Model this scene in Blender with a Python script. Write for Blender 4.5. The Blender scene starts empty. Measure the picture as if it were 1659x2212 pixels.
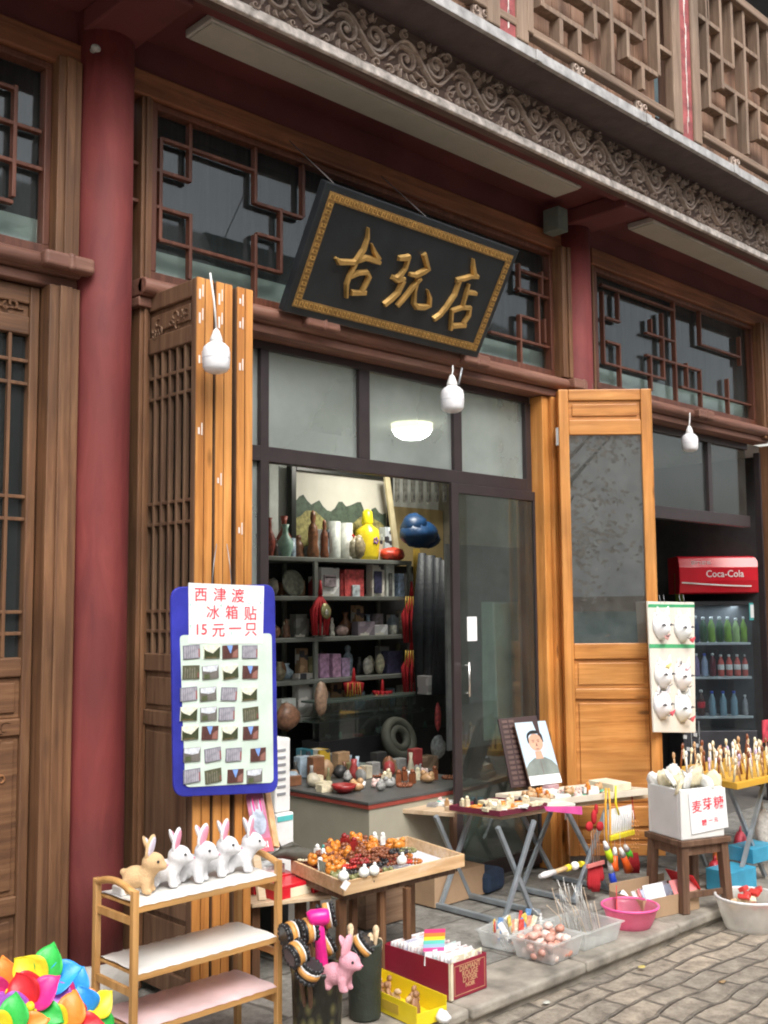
import bpy, math, random
from mathutils import Matrix, Vector
R = math.radians
sc = bpy.context.scene
COL = sc.collection
random.seed(7)

# ------------------------------------------------------------------ camera
FL, CX, CY, H = 2300.0, 829.5, 1106.0, 1.55          # focal length and centre in units of the 1659 px wide view
PITCH = math.atan(212 / FL); ROLL = R(-0.45); ANG = math.atan((3210 - CX) / math.hypot(FL, 212))
UP = Vector((0, 0, 1)); FH = Vector((math.cos(ANG), math.sin(ANG), 0)); R0 = Vector((math.sin(ANG), -math.cos(ANG), 0))
CF = FH * math.cos(PITCH) + UP * math.sin(PITCH); U0 = UP * math.cos(PITCH) - FH * math.sin(PITCH)
CR = R0 * math.cos(ROLL) + U0 * math.sin(ROLL); CU = U0 * math.cos(ROLL) - R0 * math.sin(ROLL)
CAMP = Vector((0, 0, H))
cd = bpy.data.cameras.new('camera'); cam = bpy.data.objects.new('camera', cd); COL.objects.link(cam)
cd.sensor_fit = 'HORIZONTAL'; cd.sensor_width = 36; cd.lens = FL / 1659 * 36; cd.clip_start = 0.05; cd.clip_end = 400
m = Matrix((CR, CU, -CF)).transposed().to_4x4(); m.translation = CAMP; cam.matrix_world = m
sc.camera = cam

# ------------------------------------------------------------------ sky, sun, exposure
SUN_EL, SUN_AZ = R(52), R(200)      # soft sun behind cloud, from the street side
w = bpy.data.worlds.new('World'); sc.world = w; w.use_nodes = True
nt = w.node_tree; bg = nt.nodes['Background']
sky = nt.nodes.new('ShaderNodeTexSky'); sky.sky_type = 'NISHITA'; sky.sun_disc = False
sky.sun_elevation = SUN_EL; sky.sun_rotation = SUN_AZ; sky.dust_density = 6; sky.air_density = 1.2
hs = nt.nodes.new('ShaderNodeHueSaturation'); hs.inputs['Saturation'].default_value = 0.35
nt.links.new(sky.outputs[0], hs.inputs['Color']); nt.links.new(hs.outputs[0], bg.inputs[0])
bg.inputs[1].default_value = 0.15
sl = bpy.data.lights.new('sun', 'SUN'); sl.energy = 0.7; sl.angle = R(35); sl.color = (1, .97, .92)
so = bpy.data.objects.new('sun', sl); COL.objects.link(so)
sd = Vector((math.sin(SUN_AZ) * math.cos(SUN_EL), math.cos(SUN_AZ) * math.cos(SUN_EL), math.sin(SUN_EL)))
so.rotation_euler = sd.to_track_quat('Z', 'Y').to_euler(); so.location = (0, -3, 8)
sc.view_settings.view_transform = 'Standard'; sc.view_settings.look = 'None'; sc.view_settings.gamma = 1
sc.view_settings.use_curve_mapping = False; sc.view_settings.exposure = 1.0
sc.cycles.filter_width = 2.0; sc.cycles.max_bounces = 8; sc.cycles.transparent_max_bounces = 12

# ------------------------------------------------------------------ picture point -> place in the world
def ray(x, y): return CF * FL + CR * (x - CX) + CU * (CY - y)
def aY(x, y, Y): d = ray(x, y); return CAMP + d * (Y / d.y)
def aX(x, y, X): d = ray(x, y); return CAMP + d * (X / d.x)
def aZ(x, y, Z=0.0): d = ray(x, y); return CAMP + d * ((Z - H) / d.z)
def aP(x, y, P, N): d = ray(x, y); return CAMP + d * ((Vector(P) - CAMP).dot(N) / d.dot(N))
def px(P): return (Vector(P) - CAMP).dot(CF) / FL          # metres per view unit at P

# ------------------------------------------------------------------ materials
MATS = {}
def newmat(name):
    mt = bpy.data.materials.new(name); mt.use_nodes = True; MATS[name] = mt
    return mt, mt.node_tree, mt.node_tree.nodes['Principled BSDF']
def rgb(c): return (c[0], c[1], c[2], 1)
def plain(name, col, rough=.5, metal=0, var=.18, scale=9, bump=0, bscale=40, spec=.5, sss=0, emit=0):
    if name in MATS: return MATS[name]
    mt, nt, b = newmat(name)
    b.inputs['Roughness'].default_value = rough; b.inputs['Metallic'].default_value = metal
    b.inputs['Specular IOR Level'].default_value = spec
    tc = nt.nodes.new('ShaderNodeTexCoord')
    nz = nt.nodes.new('ShaderNodeTexNoise'); nz.inputs['Scale'].default_value = scale; nz.inputs['Detail'].default_value = 6
    nt.links.new(tc.outputs['Object'], nz.inputs['Vector'])
    cr = nt.nodes.new('ShaderNodeValToRGB'); cr.color_ramp.elements[0].position = .3; cr.color_ramp.elements[1].position = .7
    cr.color_ramp.elements[0].color = rgb([c * (1 - var) for c in col]); cr.color_ramp.elements[1].color = rgb([min(1, c * (1 + var)) for c in col])
    nt.links.new(nz.outputs['Fac'], cr.inputs[0]); nt.links.new(cr.outputs[0], b.inputs['Base Color'])
    if sss: b.inputs['Subsurface Weight'].default_value = sss; b.inputs['Subsurface Radius'].default_value = (.02, .02, .02)
    if emit: b.inputs['Emission Color'].default_value = rgb(col); b.inputs['Emission Strength'].default_value = emit
    if bump:
        n2 = nt.nodes.new('ShaderNodeTexNoise'); n2.inputs['Scale'].default_value = bscale; n2.inputs['Detail'].default_value = 8
        nt.links.new(tc.outputs['Object'], n2.inputs['Vector'])
        bp = nt.nodes.new('ShaderNodeBump'); bp.inputs['Strength'].default_value = bump; bp.inputs['Distance'].default_value = .01
        nt.links.new(n2.outputs['Fac'], bp.inputs['Height']); nt.links.new(bp.outputs[0], b.inputs['Normal'])
    return mt
def wood(name, dark, mid, light, axis='Z', rough=.6, knots=.0, wear=None, wear_amt=.45, bump=.25, grain=1.0):
    """grain stretched along one axis; darker streaks, knots and a worn colour in patches"""
    if name in MATS: return MATS[name]
    mt, nt, b = newmat(name); L = nt.links.new; N = nt.nodes.new
    tc = N('ShaderNodeTexCoord'); mp = N('ShaderNodeMapping'); L(tc.outputs['Object'], mp.inputs[0])
    s = [1.6 if c in axis else 30 * grain for c in 'XYZ']; mp.inputs['Scale'].default_value = s
    nz = N('ShaderNodeTexNoise'); nz.inputs['Scale'].default_value = 1.0; nz.inputs['Detail'].default_value = 8; nz.inputs['Roughness'].default_value = .65
    nz.inputs['Distortion'].default_value = .6
    L(mp.outputs[0], nz.inputs['Vector'])
    cr = N('ShaderNodeValToRGB'); e = cr.color_ramp.elements; e[0].position = .3; e[0].color = rgb(dark); e[1].position = .72; e[1].color = rgb(light)
    k = cr.color_ramp.elements.new(.5); k.color = rgb(mid)
    L(nz.outputs['Fac'], cr.inputs[0]); last = cr.outputs[0]
    n2 = N('ShaderNodeTexNoise'); n2.inputs['Scale'].default_value = 2.2; n2.inputs['Detail'].default_value = 3
    L(tc.outputs['Object'], n2.inputs['Vector'])
    mx = N('ShaderNodeMix'); mx.data_type = 'RGBA'; mx.blend_type = 'MULTIPLY'; mx.inputs[0].default_value = 1
    r2 = N('ShaderNodeValToRGB'); r2.color_ramp.elements[0].position = .3; r2.color_ramp.elements[0].color = (.72, .72, .72, 1); r2.color_ramp.elements[1].position = .7; r2.color_ramp.elements[1].color = (1.15, 1.12, 1.1, 1)
    L(n2.outputs['Fac'], r2.inputs[0]); L(last, mx.inputs[6]); L(r2.outputs[0], mx.inputs[7]); last = mx.outputs[2]
    if knots:
        vo = N('ShaderNodeTexVoronoi'); m2 = N('ShaderNodeMapping'); sk = [2.2 if c in axis else 7.0 for c in 'XYZ']; m2.inputs['Scale'].default_value = sk
        L(tc.outputs['Object'], m2.inputs[0]); L(m2.outputs[0], vo.inputs['Vector']); vo.inputs['Scale'].default_value = 1
        r3 = N('ShaderNodeValToRGB'); r3.color_ramp.elements[0].position = .06; r3.color_ramp.elements[0].color = (1, 1, 1, 1); r3.color_ramp.elements[1].position = .13; r3.color_ramp.elements[1].color = (0, 0, 0, 1)
        L(vo.outputs['Distance'], r3.inputs[0])
        m3 = N('ShaderNodeMix'); m3.data_type = 'RGBA'; mm = N('ShaderNodeMath'); mm.operation = 'MULTIPLY'; mm.inputs[1].default_value = knots
        L(r3.outputs[0], mm.inputs[0]); L(mm.outputs[0], m3.inputs[0]); L(last, m3.inputs[6]); m3.inputs[7].default_value = rgb([c * .35 for c in dark]); last = m3.outputs[2]
    if wear:
        n4 = N('ShaderNodeTexNoise'); n4.inputs['Scale'].default_value = 5; n4.inputs['Detail'].default_value = 10; n4.inputs['Roughness'].default_value = .75
        m4 = N('ShaderNodeMapping'); s4 = [.7 if c in axis else 2.6 for c in 'XYZ']; m4.inputs['Scale'].default_value = s4
        L(tc.outputs['Object'], m4.inputs[0]); L(m4.outputs[0], n4.inputs['Vector'])
        r4 = N('ShaderNodeValToRGB'); r4.color_ramp.elements[0].position = 1 - wear_amt - .06; r4.color_ramp.elements[0].color = (0, 0, 0, 1); r4.color_ramp.elements[1].position = 1 - wear_amt + .1; r4.color_ramp.elements[1].color = (1, 1, 1, 1)
        L(n4.outputs['Fac'], r4.inputs[0])
        m5 = N('ShaderNodeMix'); m5.data_type = 'RGBA'; m6 = N('ShaderNodeMath'); m6.operation = 'MULTIPLY'; m6.inputs[1].default_value = .8; L(r4.outputs[0], m6.inputs[0])
        L(m6.outputs[0], m5.inputs[0]); L(last, m5.inputs[6]); m5.inputs[7].default_value = rgb(wear); last = m5.outputs[2]
    L(last, b.inputs['Base Color'])
    b.inputs['Roughness'].default_value = rough
    bp = N('ShaderNodeBump'); bp.inputs['Strength'].default_value = bump; bp.inputs['Distance'].default_value = .006
    L(nz.outputs['Fac'], bp.inputs['Height']); L(bp.outputs[0], b.inputs['Normal'])
    return mt
def glass(name, tint=(1, 1, 1), milky=.1, mcol=(.7, .75, .75), rough=.02, ior=1.5, milk_scale=3.0):
    if name in MATS: return MATS[name]
    mt, nt, b = newmat(name); nt.nodes.remove(b); L = nt.links.new; N = nt.nodes.new
    out = nt.nodes['Material Output']
    tr = N('ShaderNodeBsdfTransparent'); tr.inputs[0].default_value = rgb(tint)
    gl = N('ShaderNodeBsdfGlossy'); gl.inputs['Roughness'].default_value = rough
    lw = N('ShaderNodeLayerWeight'); lw.inputs[0].default_value = .5; pw = N('ShaderNodeMath'); pw.operation = 'POWER'; pw.inputs[1].default_value = 5; L(lw.outputs['Facing'], pw.inputs[0])
    F0 = ((ior - 1) / (ior + 1)) ** 2; fr = N('ShaderNodeMath'); fr.operation = 'MULTIPLY_ADD'; fr.inputs[1].default_value = 1 - F0; fr.inputs[2].default_value = F0; L(pw.outputs[0], fr.inputs[0])
    milky = milky * .55; tint = [c ** .5 for c in tint]
    m1 = N('ShaderNodeMixShader'); L(fr.outputs[0], m1.inputs[0]); L(tr.outputs[0], m1.inputs[1]); L(gl.outputs[0], m1.inputs[2])
    df = N('ShaderNodeBsdfDiffuse'); df.inputs[0].default_value = rgb(mcol); tl = N('ShaderNodeBsdfTranslucent'); tl.inputs[0].default_value = rgb(mcol)
    m2 = N('ShaderNodeMixShader'); m2.inputs[0].default_value = .5; L(df.outputs[0], m2.inputs[1]); L(tl.outputs[0], m2.inputs[2])
    m3 = N('ShaderNodeMixShader'); L(m1.outputs[0], m3.inputs[1]); L(m2.outputs[0], m3.inputs[2])
    tc = N('ShaderNodeTexCoord'); nz = N('ShaderNodeTexNoise'); nz.inputs['Scale'].default_value = milk_scale; nz.inputs['Detail'].default_value = 5
    L(tc.outputs['Object'], nz.inputs['Vector'])
    mr = N('ShaderNodeMapRange'); mr.inputs[1].default_value = .3; mr.inputs[2].default_value = .7; mr.inputs[3].default_value = milky * .6; mr.inputs[4].default_value = min(1, milky * 1.4)
    L(nz.outputs['Fac'], mr.inputs[0]); L(mr.outputs[0], m3.inputs[0]); L(m3.outputs[0], out.inputs[0])
    return mt
def printed(name, c, scale=26, rough=.4, pale=(.62, .60, .55), dark=(.05, .05, .06)):
    """patchy printed packaging: cells of the pack colour, pale and dark"""
    if name in MATS: return MATS[name]
    mt, nt, b = newmat(name); L = nt.links.new; N = nt.nodes.new
    tc = N('ShaderNodeTexCoord'); vo = N('ShaderNodeTexVoronoi'); vo.distance = 'CHEBYCHEV'; vo.inputs['Scale'].default_value = scale; L(tc.outputs['Object'], vo.inputs['Vector'])
    sp_ = N('ShaderNodeSeparateColor'); L(vo.outputs['Color'], sp_.inputs[0]); cr = N('ShaderNodeValToRGB'); cr.color_ramp.interpolation = 'CONSTANT'
    e = cr.color_ramp.elements; e[0].position = 0; e[0].color = rgb(c); e[1].position = .55; e[1].color = rgb([min(1, x * 1.5 + .03) for x in c])
    for p_, cc in ((.68, pale), (.82, dark), (.9, c)): k = e.new(p_); k.color = rgb(cc)
    L(sp_.outputs[0], cr.inputs[0]); L(cr.outputs[0], b.inputs['Base Color']); b.inputs['Roughness'].default_value = rough
    return mt
def col(name, c, rough=.45, **k): return plain(name, c, rough, **k)

# ------------------------------------------------------------------ mesh builder
class MB:
    def __init__(s): s.v = []; s.f = []; s.sm = []; s.mi = []; s.T = None; s.m = 0
    def add(s, vs, fs, smooth=False):
        o = len(s.v)
        s.v += [(s.T @ Vector(p)) if s.T is not None else Vector(p) for p in vs]
        for f in fs: s.f.append([i + o for i in f]); s.sm.append(smooth); s.mi.append(s.m)
        return s
    def box(s, x0, x1, y0, y1, z0, z1):
        vs = [(x, y, z) for z in (z0, z1) for y in (y0, y1) for x in (x0, x1)]
        return s.add(vs, [(0, 2, 3, 1), (4, 5, 7, 6), (0, 1, 5, 4), (2, 6, 7, 3), (0, 4, 6, 2), (1, 3, 7, 5)])
    def bar(s, a, b, w, d, up=(0, 0, 1)):
        """square bar from a to b, w across, d along up"""
        a = Vector(a); b = Vector(b); t = (b - a).normalized(); u = Vector(up); x = t.cross(u)
        if x.length < 1e-4: x = t.cross(Vector((1, 0, 0)))
        x.normalize(); u = x.cross(t).normalized()
        vs = [p + x * (w / 2 * i) + u * (d / 2 * j) for p in (a, b) for i, j in ((-1, -1), (1, -1), (1, 1), (-1, 1))]
        return s.add(vs, [(0, 3, 2, 1), (4, 5, 6, 7), (0, 1, 5, 4), (1, 2, 6, 5), (2, 3, 7, 6), (3, 0, 4, 7)])
    def tube(s, pts, r, n=8, cap=True, flat=None):
        pts = [Vector(p) for p in pts]; rs = r if isinstance(r, (list, tuple)) else [r] * len(pts)
        vs = []; fs = []; prev = None
        for i, p in enumerate(pts):
            t = (pts[min(i + 1, len(pts) - 1)] - pts[max(i - 1, 0)])
            t = t.normalized() if t.length > 1e-9 else Vector((0, 0, 1))
            if prev is None:
                x = t.orthogonal().normalized()
                if flat is not None:
                    x = t.cross(Vector(flat)); x = x.normalized() if x.length > 1e-6 else t.orthogonal().normalized()
            else:
                x = (prev - t * prev.dot(t)); x = x.normalized() if x.length > 1e-6 else t.orthogonal().normalized()
                if flat is not None:
                    c = t.cross(Vector(flat)); x = c.normalized() if c.length > 1e-6 else x
            prev = x; y = t.cross(x)
            for k in range(n):
                a = 2 * math.pi * k / n; vs.append(p + (x * math.cos(a) + y * math.sin(a)) * rs[i])
        for i in range(len(pts) - 1):
            for k in range(n): k2 = (k + 1) % n; fs.append((i * n + k, i * n + k2, (i + 1) * n + k2, (i + 1) * n + k))
        s.add(vs, fs, True)
        if cap: s.f.append([len(s.v) - len(vs) + k for k in range(n)][::-1]); s.sm.append(False); s.mi.append(s.m); s.f.append([len(s.v) - n + k for k in range(n)]); s.sm.append(False); s.mi.append(s.m)
        return s
    def lathe(s, prof, c=(0, 0, 0), n=20, M=None, sx=1, sy=1):
        """prof = [(r, z)...] round the z axis through c"""
        c = Vector(c); vs = []; fs = []
        for r, z in prof:
            for k in range(n):
                a = 2 * math.pi * k / n; q = Vector((r * sx * math.cos(a), r * sy * math.sin(a), z)); q = (M @ q) if M is not None else q; vs.append(c + q)
        for i in range(len(prof) - 1):
            for k in range(n): k2 = (k + 1) % n; fs.append((i * n + k, i * n + k2, (i + 1) * n + k2, (i + 1) * n + k))
        s.add(vs, fs, True)
        o = len(s.v) - len(vs)
        for f in ([o + k for k in range(n)][::-1], [o + (len(prof) - 1) * n + k for k in range(n)]): s.f.append(f); s.sm.append(False); s.mi.append(s.m)
        return s
    def ball(s, c, r, n=12, M=None, jit=0):
        rr = r if isinstance(r, (list, tuple)) else (r, r, r); c = Vector(c); vs = []; fs = []; h = max(5, n // 2 + 1)
        for i in range(h + 1):
            th = math.pi * i / h
            for k in range(n):
                a = 2 * math.pi * k / n; j = 1 + (random.uniform(-jit, jit) if jit else 0)
                q = Vector((rr[0] * math.sin(th) * math.cos(a), rr[1] * math.sin(th) * math.sin(a), rr[2] * math.cos(th))) * j
                q = (M @ q) if M is not None else q; vs.append(c + q)
        for i in range(h):
            for k in range(n): k2 = (k + 1) % n; fs.append((i * n + k, (i + 1) * n + k, (i + 1) * n + k2, i * n + k2))
        return s.add(vs, fs, True)
    def torus(s, c, Rr, r, n=20, k=8, M=None, sz=1):
        c = Vector(c); vs = []; fs = []
        for i in range(n):
            a = 2 * math.pi * i / n
            for j in range(k):
                b = 2 * math.pi * j / k; q = Vector(((Rr + r * math.cos(b)) * math.cos(a), (Rr + r * math.cos(b)) * math.sin(a), r * sz * math.sin(b)))
                q = (M @ q) if M is not None else q; vs.append(c + q)
        for i in range(n):
            for j in range(k): fs.append((i * k + j, ((i + 1) % n) * k + j, ((i + 1) % n) * k + (j + 1) % k, i * k + (j + 1) % k))
        return s.add(vs, fs, True)
    def prism(s, poly, z0, z1, M=None):
        """polygon (x, y) extruded z0..z1 then moved by M"""
        n = len(poly); vs = [Vector((x, y, z)) for z in (z0, z1) for x, y in poly]
        if M is not None: vs = [M @ q for q in vs]
        return s.add(vs, [tuple(range(n))[::-1], tuple(range(n, 2 * n))] + [(i, (i + 1) % n, n + (i + 1) % n, n + i) for i in range(n)])
    def quad(s, a, b, c, d): return s.add([a, b, c, d], [(0, 1, 2, 3)])
    def ribbon(s, pts, ws, h, M, bev=.35, base=0):
        """raised brush stroke: flat points (x,y), widths, height h above plane, through M"""
        P = [Vector((a, b)) for a, b in pts]; vs = []
        for i, p in enumerate(P):
            t = (P[min(i + 1, len(P) - 1)] - P[max(i - 1, 0)]).normalized(); nn = Vector((-t.y, t.x)); w = ws[i] / 2
            for k, hh in ((1, base), (1 - bev, h), (-(1 - bev), h), (-1, base)):
                q = p + nn * (w * k); vs.append(M @ Vector((q.x, q.y, hh)))
        fs = []
        for i in range(len(P) - 1):
            for k in range(4): k2 = (k + 1) % 4; fs.append((i * 4 + k, (i + 1) * 4 + k, (i + 1) * 4 + k2, i * 4 + k2))
        fs += [(0, 1, 2, 3), tuple((len(P) - 1) * 4 + k for k in (3, 2, 1, 0))]
        return s.add(vs, fs)
    def text(s, body, size, M, ext=.001, bold=0, font_sx=1):
        cu = bpy.data.curves.new('t', 'FONT'); cu.body = body; cu.size = size; cu.extrude = ext; cu.offset = bold; cu.align_x = 'CENTER'; cu.align_y = 'CENTER'; cu.resolution_u = 3
        ob = bpy.data.objects.new('t', cu); COL.objects.link(ob)
        bpy.context.view_layer.update()
        me = ob.evaluated_get(bpy.context.evaluated_depsgraph_get()).to_mesh()
        vs = [M @ Vector((v.co.x * font_sx, v.co.y, v.co.z)) for v in me.vertices]; fs = [tuple(p.vertices) for p in me.polygons]
        s.add(vs, fs); ob.to_mesh_clear(); bpy.data.objects.remove(ob); bpy.data.curves.remove(cu); return s
    def build(s, name, mats, parent=None, local=False, bevel=0, at=None, seg=2):
        if not isinstance(mats, (list, tuple)): mats = [mats]
        M = Matrix.Identity(4)
        if not local:
            if parent is not None: M = MW[parent.name].inverted()
            elif at is not None: M = Matrix.Translation(-Vector(at))
        me = bpy.data.meshes.new(name); me.from_pydata([tuple(M @ v) for v in s.v], [], s.f); me.validate(clean_customdata=False)
        if len(me.polygons) == len(s.f):
            me.polygons.foreach_set('use_smooth', s.sm); me.polygons.foreach_set('material_index', s.mi)
        else: print('validate dropped faces', name)
        for x in mats: me.materials.append(x)
        import bmesh as _b
        bm = _b.new(); bm.from_mesh(me); _b.ops.recalc_face_normals(bm, faces=bm.faces); bm.to_mesh(me); bm.free()
        o = bpy.data.objects.new(name, me); COL.objects.link(o); o.parent = parent
        if parent is None and at is not None: o.location = at
        MW[o.name] = MW[parent.name] if parent is not None else Matrix.Translation(Vector(at) if at is not None else Vector())
        if bevel:
            md = o.modifiers.new('bevel', 'BEVEL'); md.width = bevel; md.segments = seg; md.limit_method = 'ANGLE'; md.angle_limit = R(40); md.harden_normals = False
        return o
MW = {}
def thing(name, label, cat, loc=(0, 0, 0), rz=0, group=None):
    o = bpy.data.objects.new(name, None); COL.objects.link(o); o.empty_display_size = .05
    o.location = loc; o.rotation_euler = (0, 0, rz); o['label'] = label; o['category'] = cat
    if group: o['group'] = group
    MW[o.name] = Matrix.Translation(Vector(loc)) @ Matrix.Rotation(rz, 4, 'Z')
    return o
def tag(o, label, cat, group=None):
    o['label'] = label; o['category'] = cat
    if group: o['group'] = group
    return o
def struct(o, kind='structure'): o['kind'] = kind; return o
KIDS = {}
def dup(root, loc, rz=0, label=None, group=None, mats=None, scale=1):
    """copy a thing with its parts and sub-parts; mats maps part name -> new material"""
    def cp(o, par):
        c = o.copy(); COL.objects.link(c); c.parent = par
        if mats and o.type == 'MESH' and o.name.split('.')[0] in mats:
            c.data = o.data.copy(); mm = mats[o.name.split('.')[0]]
            for i, x in enumerate(mm if isinstance(mm, list) else [mm]): c.data.materials[i] = x
        for ch in o.children: cp(ch, c)
        return c
    r = cp(root, None); r.location = loc; r.rotation_euler = (0, 0, rz); r.scale = (scale,) * 3
    if label: r['label'] = label
    if group: r['group'] = group
    MW[r.name] = Matrix.Translation(Vector(loc)) @ Matrix.Rotation(rz, 4, 'Z')
    return r
def frame(o, x, y):
    """matrix whose x axis and y axis are the given directions, z = x cross y"""
    x = Vector(x).normalized(); y = Vector(y); y = (y - x * y.dot(x)).normalized(); z = x.cross(y)
    m = Matrix((x, y, z)).transposed().to_4x4(); m.translation = Vector(o); return m
FACE = (0, -1, 0)
ORD = ['first', 'second', 'third', 'fourth', 'fifth', 'sixth', 'seventh', 'eighth', 'ninth', 'tenth', 'eleventh', 'twelfth', 'thirteenth', 'fourteenth', 'fifteenth', 'sixteenth']
# ================================================================== materials of the place
W_OLD_V = wood('weathered brown wood upright', (.085, .038, .018), (.155, .072, .032), (.25, .13, .062), 'Z', .62, .3, (.27, .20, .14), .22, .4)
W_OLD_H = wood('weathered brown wood level', (.085, .038, .018), (.155, .072, .032), (.25, .13, .062), 'XY', .62, .3, (.27, .20, .14), .22, .4)
W_ORG_V = wood('orange varnished pine upright', (.36, .13, .03), (.56, .24, .06), (.72, .35, .11), 'Z', .42, .9, (.30, .13, .05), .24, .25)
W_ORG_H = wood('orange varnished pine level', (.36, .13, .03), (.56, .24, .06), (.72, .35, .11), 'XY', .42, .8, (.30, .13, .05), .24, .25)
W_LAT = wood('red brown lattice wood', (.07, .022, .012), (.12, .04, .022), (.19, .075, .045), 'Z', .5, 0, None, 0, .2)
W_LINT = wood('faded red brown beam', (.13, .055, .038), (.21, .095, .065), (.30, .17, .12), 'X', .6, 0, (.30, .24, .2), .3, .4)
W_GREY_V = wood('sun bleached wood upright', (.15, .10, .07), (.25, .175, .125), (.36, .27, .20), 'Z', .75, .15, (.38, .33, .28), .28, .5)
W_GREY_H = wood('sun bleached wood level', (.15, .10, .07), (.25, .175, .125), (.36, .27, .20), 'X', .75, .15, (.38, .33, .28), .28, .5)
W_BACK = wood('faded orange board', (.16, .085, .05), (.27, .155, .10), (.37, .24, .17), 'Z', .7, .2, (.26, .2, .16), .35, .4)
W_FRIEZE = wood('bleached carved wood', (.24, .175, .14), (.38, .30, .25), (.50, .42, .36), 'X', .75, 0, (.74, .70, .66), .38, .4)
W_FGROUND = wood('dark wood between the carving', (.07, .045, .038), (.12, .08, .065), (.19, .135, .11), 'X', .8, 0, (.3, .27, .24), .25, .4)
M_SLAB = plain('balcony slab edge paint', (.085, .06, .062), .7, var=.25, bump=.2)
M_CAPM = plain('grey flashing', (.42, .41, .40), .5, .3, var=.35, scale=14, bump=.3)
M_COLRED = wood('red column lacquer', (.125, .018, .018), (.17, .028, .026), (.215, .042, .038), 'Z', .72, 0, (.22, .075, .065), .28, .1, .35)
M_DKRED = plain('dark red ceiling paint', (.115, .027, .027), .7, var=.25, scale=3, bump=.1)
M_STONE = plain('grey stone', (.36, .34, .31), .75, var=.22, scale=7, bump=.5, bscale=30)
M_PLASTER = plain('white interior plaster', (.66, .69, .66), .8, var=.08, scale=2)
M_ALU = plain('dark bronze aluminium', (.052, .04, .042), .35, .3, var=.1)
M_GLASS = glass('window glass', (.86, .91, .9), .60, (.74, .80, .78), .02, 1.5, 1.6)  # milky colour also stands in for pale reflections in the transom panes
M_GLASSDARK = glass('old lattice glass', (.75, .8, .8), .10, (.3, .33, .34), .03, 1.6, 3)
M_GLASSDOOR = glass('door leaf glass', (.6, .68, .66), .16, (.33, .34, .33), .02, 2.0, 6)
M_LEAFGL = glass('reflecting door glass', (.5, .55, .55), .26, (.52, .54, .52), .015, 4.2, 14)  # milky colour stands in for part of the pale reflection
M_BOARDS = wood('grey backing boards', (.06, .058, .058), (.11, .105, .105), (.17, .165, .16), 'Z', .8, 0, (.2, .2, .2), .3, .3)
M_PALE = plain('pale green band', (.72, .76, .68), .8, var=.15, scale=6, bump=.2)
M_PANELLIGHT = plain('unlit ceiling lamp diffuser', (.42, .40, .34), .5, var=.06)
M_DARKBACK = plain('near black interior tone', (.05, .05, .052), .9)  # near black; carries the unlit interior's dimness on the added sheets

# street: rough stone setts
def sett_mat(name, bw, bh, c1, c2, mortar, off=.5, bump=.6):
    mt, nt, b = newmat(name); L = nt.links.new; N = nt.nodes.new
    tc = N('ShaderNodeTexCoord'); nzw = N('ShaderNodeTexNoise'); nzw.inputs['Scale'].default_value = 2.5; nzw.inputs['Detail'].default_value = 3
    L(tc.outputs['Object'], nzw.inputs['Vector'])
    vm = N('ShaderNodeVectorMath'); vm.operation = 'MULTIPLY_ADD'; vm.inputs[1].default_value = (.11, .11, 0); L(nzw.outputs['Color'], vm.inputs[0]); L(tc.outputs['Object'], vm.inputs[2])
    br = N('ShaderNodeTexBrick'); br.inputs['Scale'].default_value = 1; br.inputs['Brick Width'].default_value = bw; br.inputs['Row Height'].default_value = bh
    br.inputs['Mortar Size'].default_value = .012; br.inputs['Mortar Smooth'].default_value = .6; br.offset = off; br.inputs['Color1'].default_value = rgb(c1); br.inputs['Color2'].default_value = rgb(c2); br.inputs['Mortar'].default_value = rgb(mortar); br.inputs['Bias'].default_value = 0
    L(vm.outputs[0], br.inputs['Vector'])
    n1 = N('ShaderNodeTexNoise'); n1.inputs['Scale'].default_value = 11; n1.inputs['Detail'].default_value = 12; n1.inputs['Roughness'].default_value = .78; L(tc.outputs['Object'], n1.inputs['Vector'])
    cr = N('ShaderNodeValToRGB'); cr.color_ramp.elements[0].position = .35; cr.color_ramp.elements[0].color = (.42, .40, .38, 1); cr.color_ramp.elements[1].position = .66; cr.color_ramp.elements[1].color = (1.35, 1.32, 1.26, 1)
    L(n1.outputs['Fac'], cr.inputs[0]); mx = N('ShaderNodeMix'); mx.data_type = 'RGBA'; mx.blend_type = 'MULTIPLY'; mx.inputs[0].default_value = 1
    L(br.outputs['Color'], mx.inputs[6]); L(cr.outputs[0], mx.inputs[7]); L(mx.outputs[2], b.inputs['Base Color'])
    rr = N('ShaderNodeMapRange'); rr.inputs[3].default_value = .45; rr.inputs[4].default_value = .85; L(n1.outputs['Fac'], rr.inputs[0]); L(rr.outputs[0], b.inputs['Roughness'])
    sb = N('ShaderNodeMath'); sb.operation = 'SUBTRACT'; L(n1.outputs['Fac'], sb.inputs[0]); L(br.outputs['Fac'], sb.inputs[1])
    bp = N('ShaderNodeBump'); bp.inputs['Strength'].default_value = bump; bp.inputs['Distance'].default_value = .02; L(sb.outputs[0], bp.inputs['Height']); L(bp.outputs[0], b.inputs['Normal'])
    return mt
M_STREET = sett_mat('stone setts', .27, .12, (.50, .43, .35), (.33, .30, .26), (.22, .195, .165), .37, 1.0)
M_PAVE = sett_mat('worn stone flags', .78, .42, (.27, .265, .25), (.22, .22, .21), (.13, .125, .115), .5, .5)
M_KERB = plain('worn kerb stone', (.28, .255, .215), .7, var=.45, scale=7, bump=.9, bscale=18)

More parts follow.
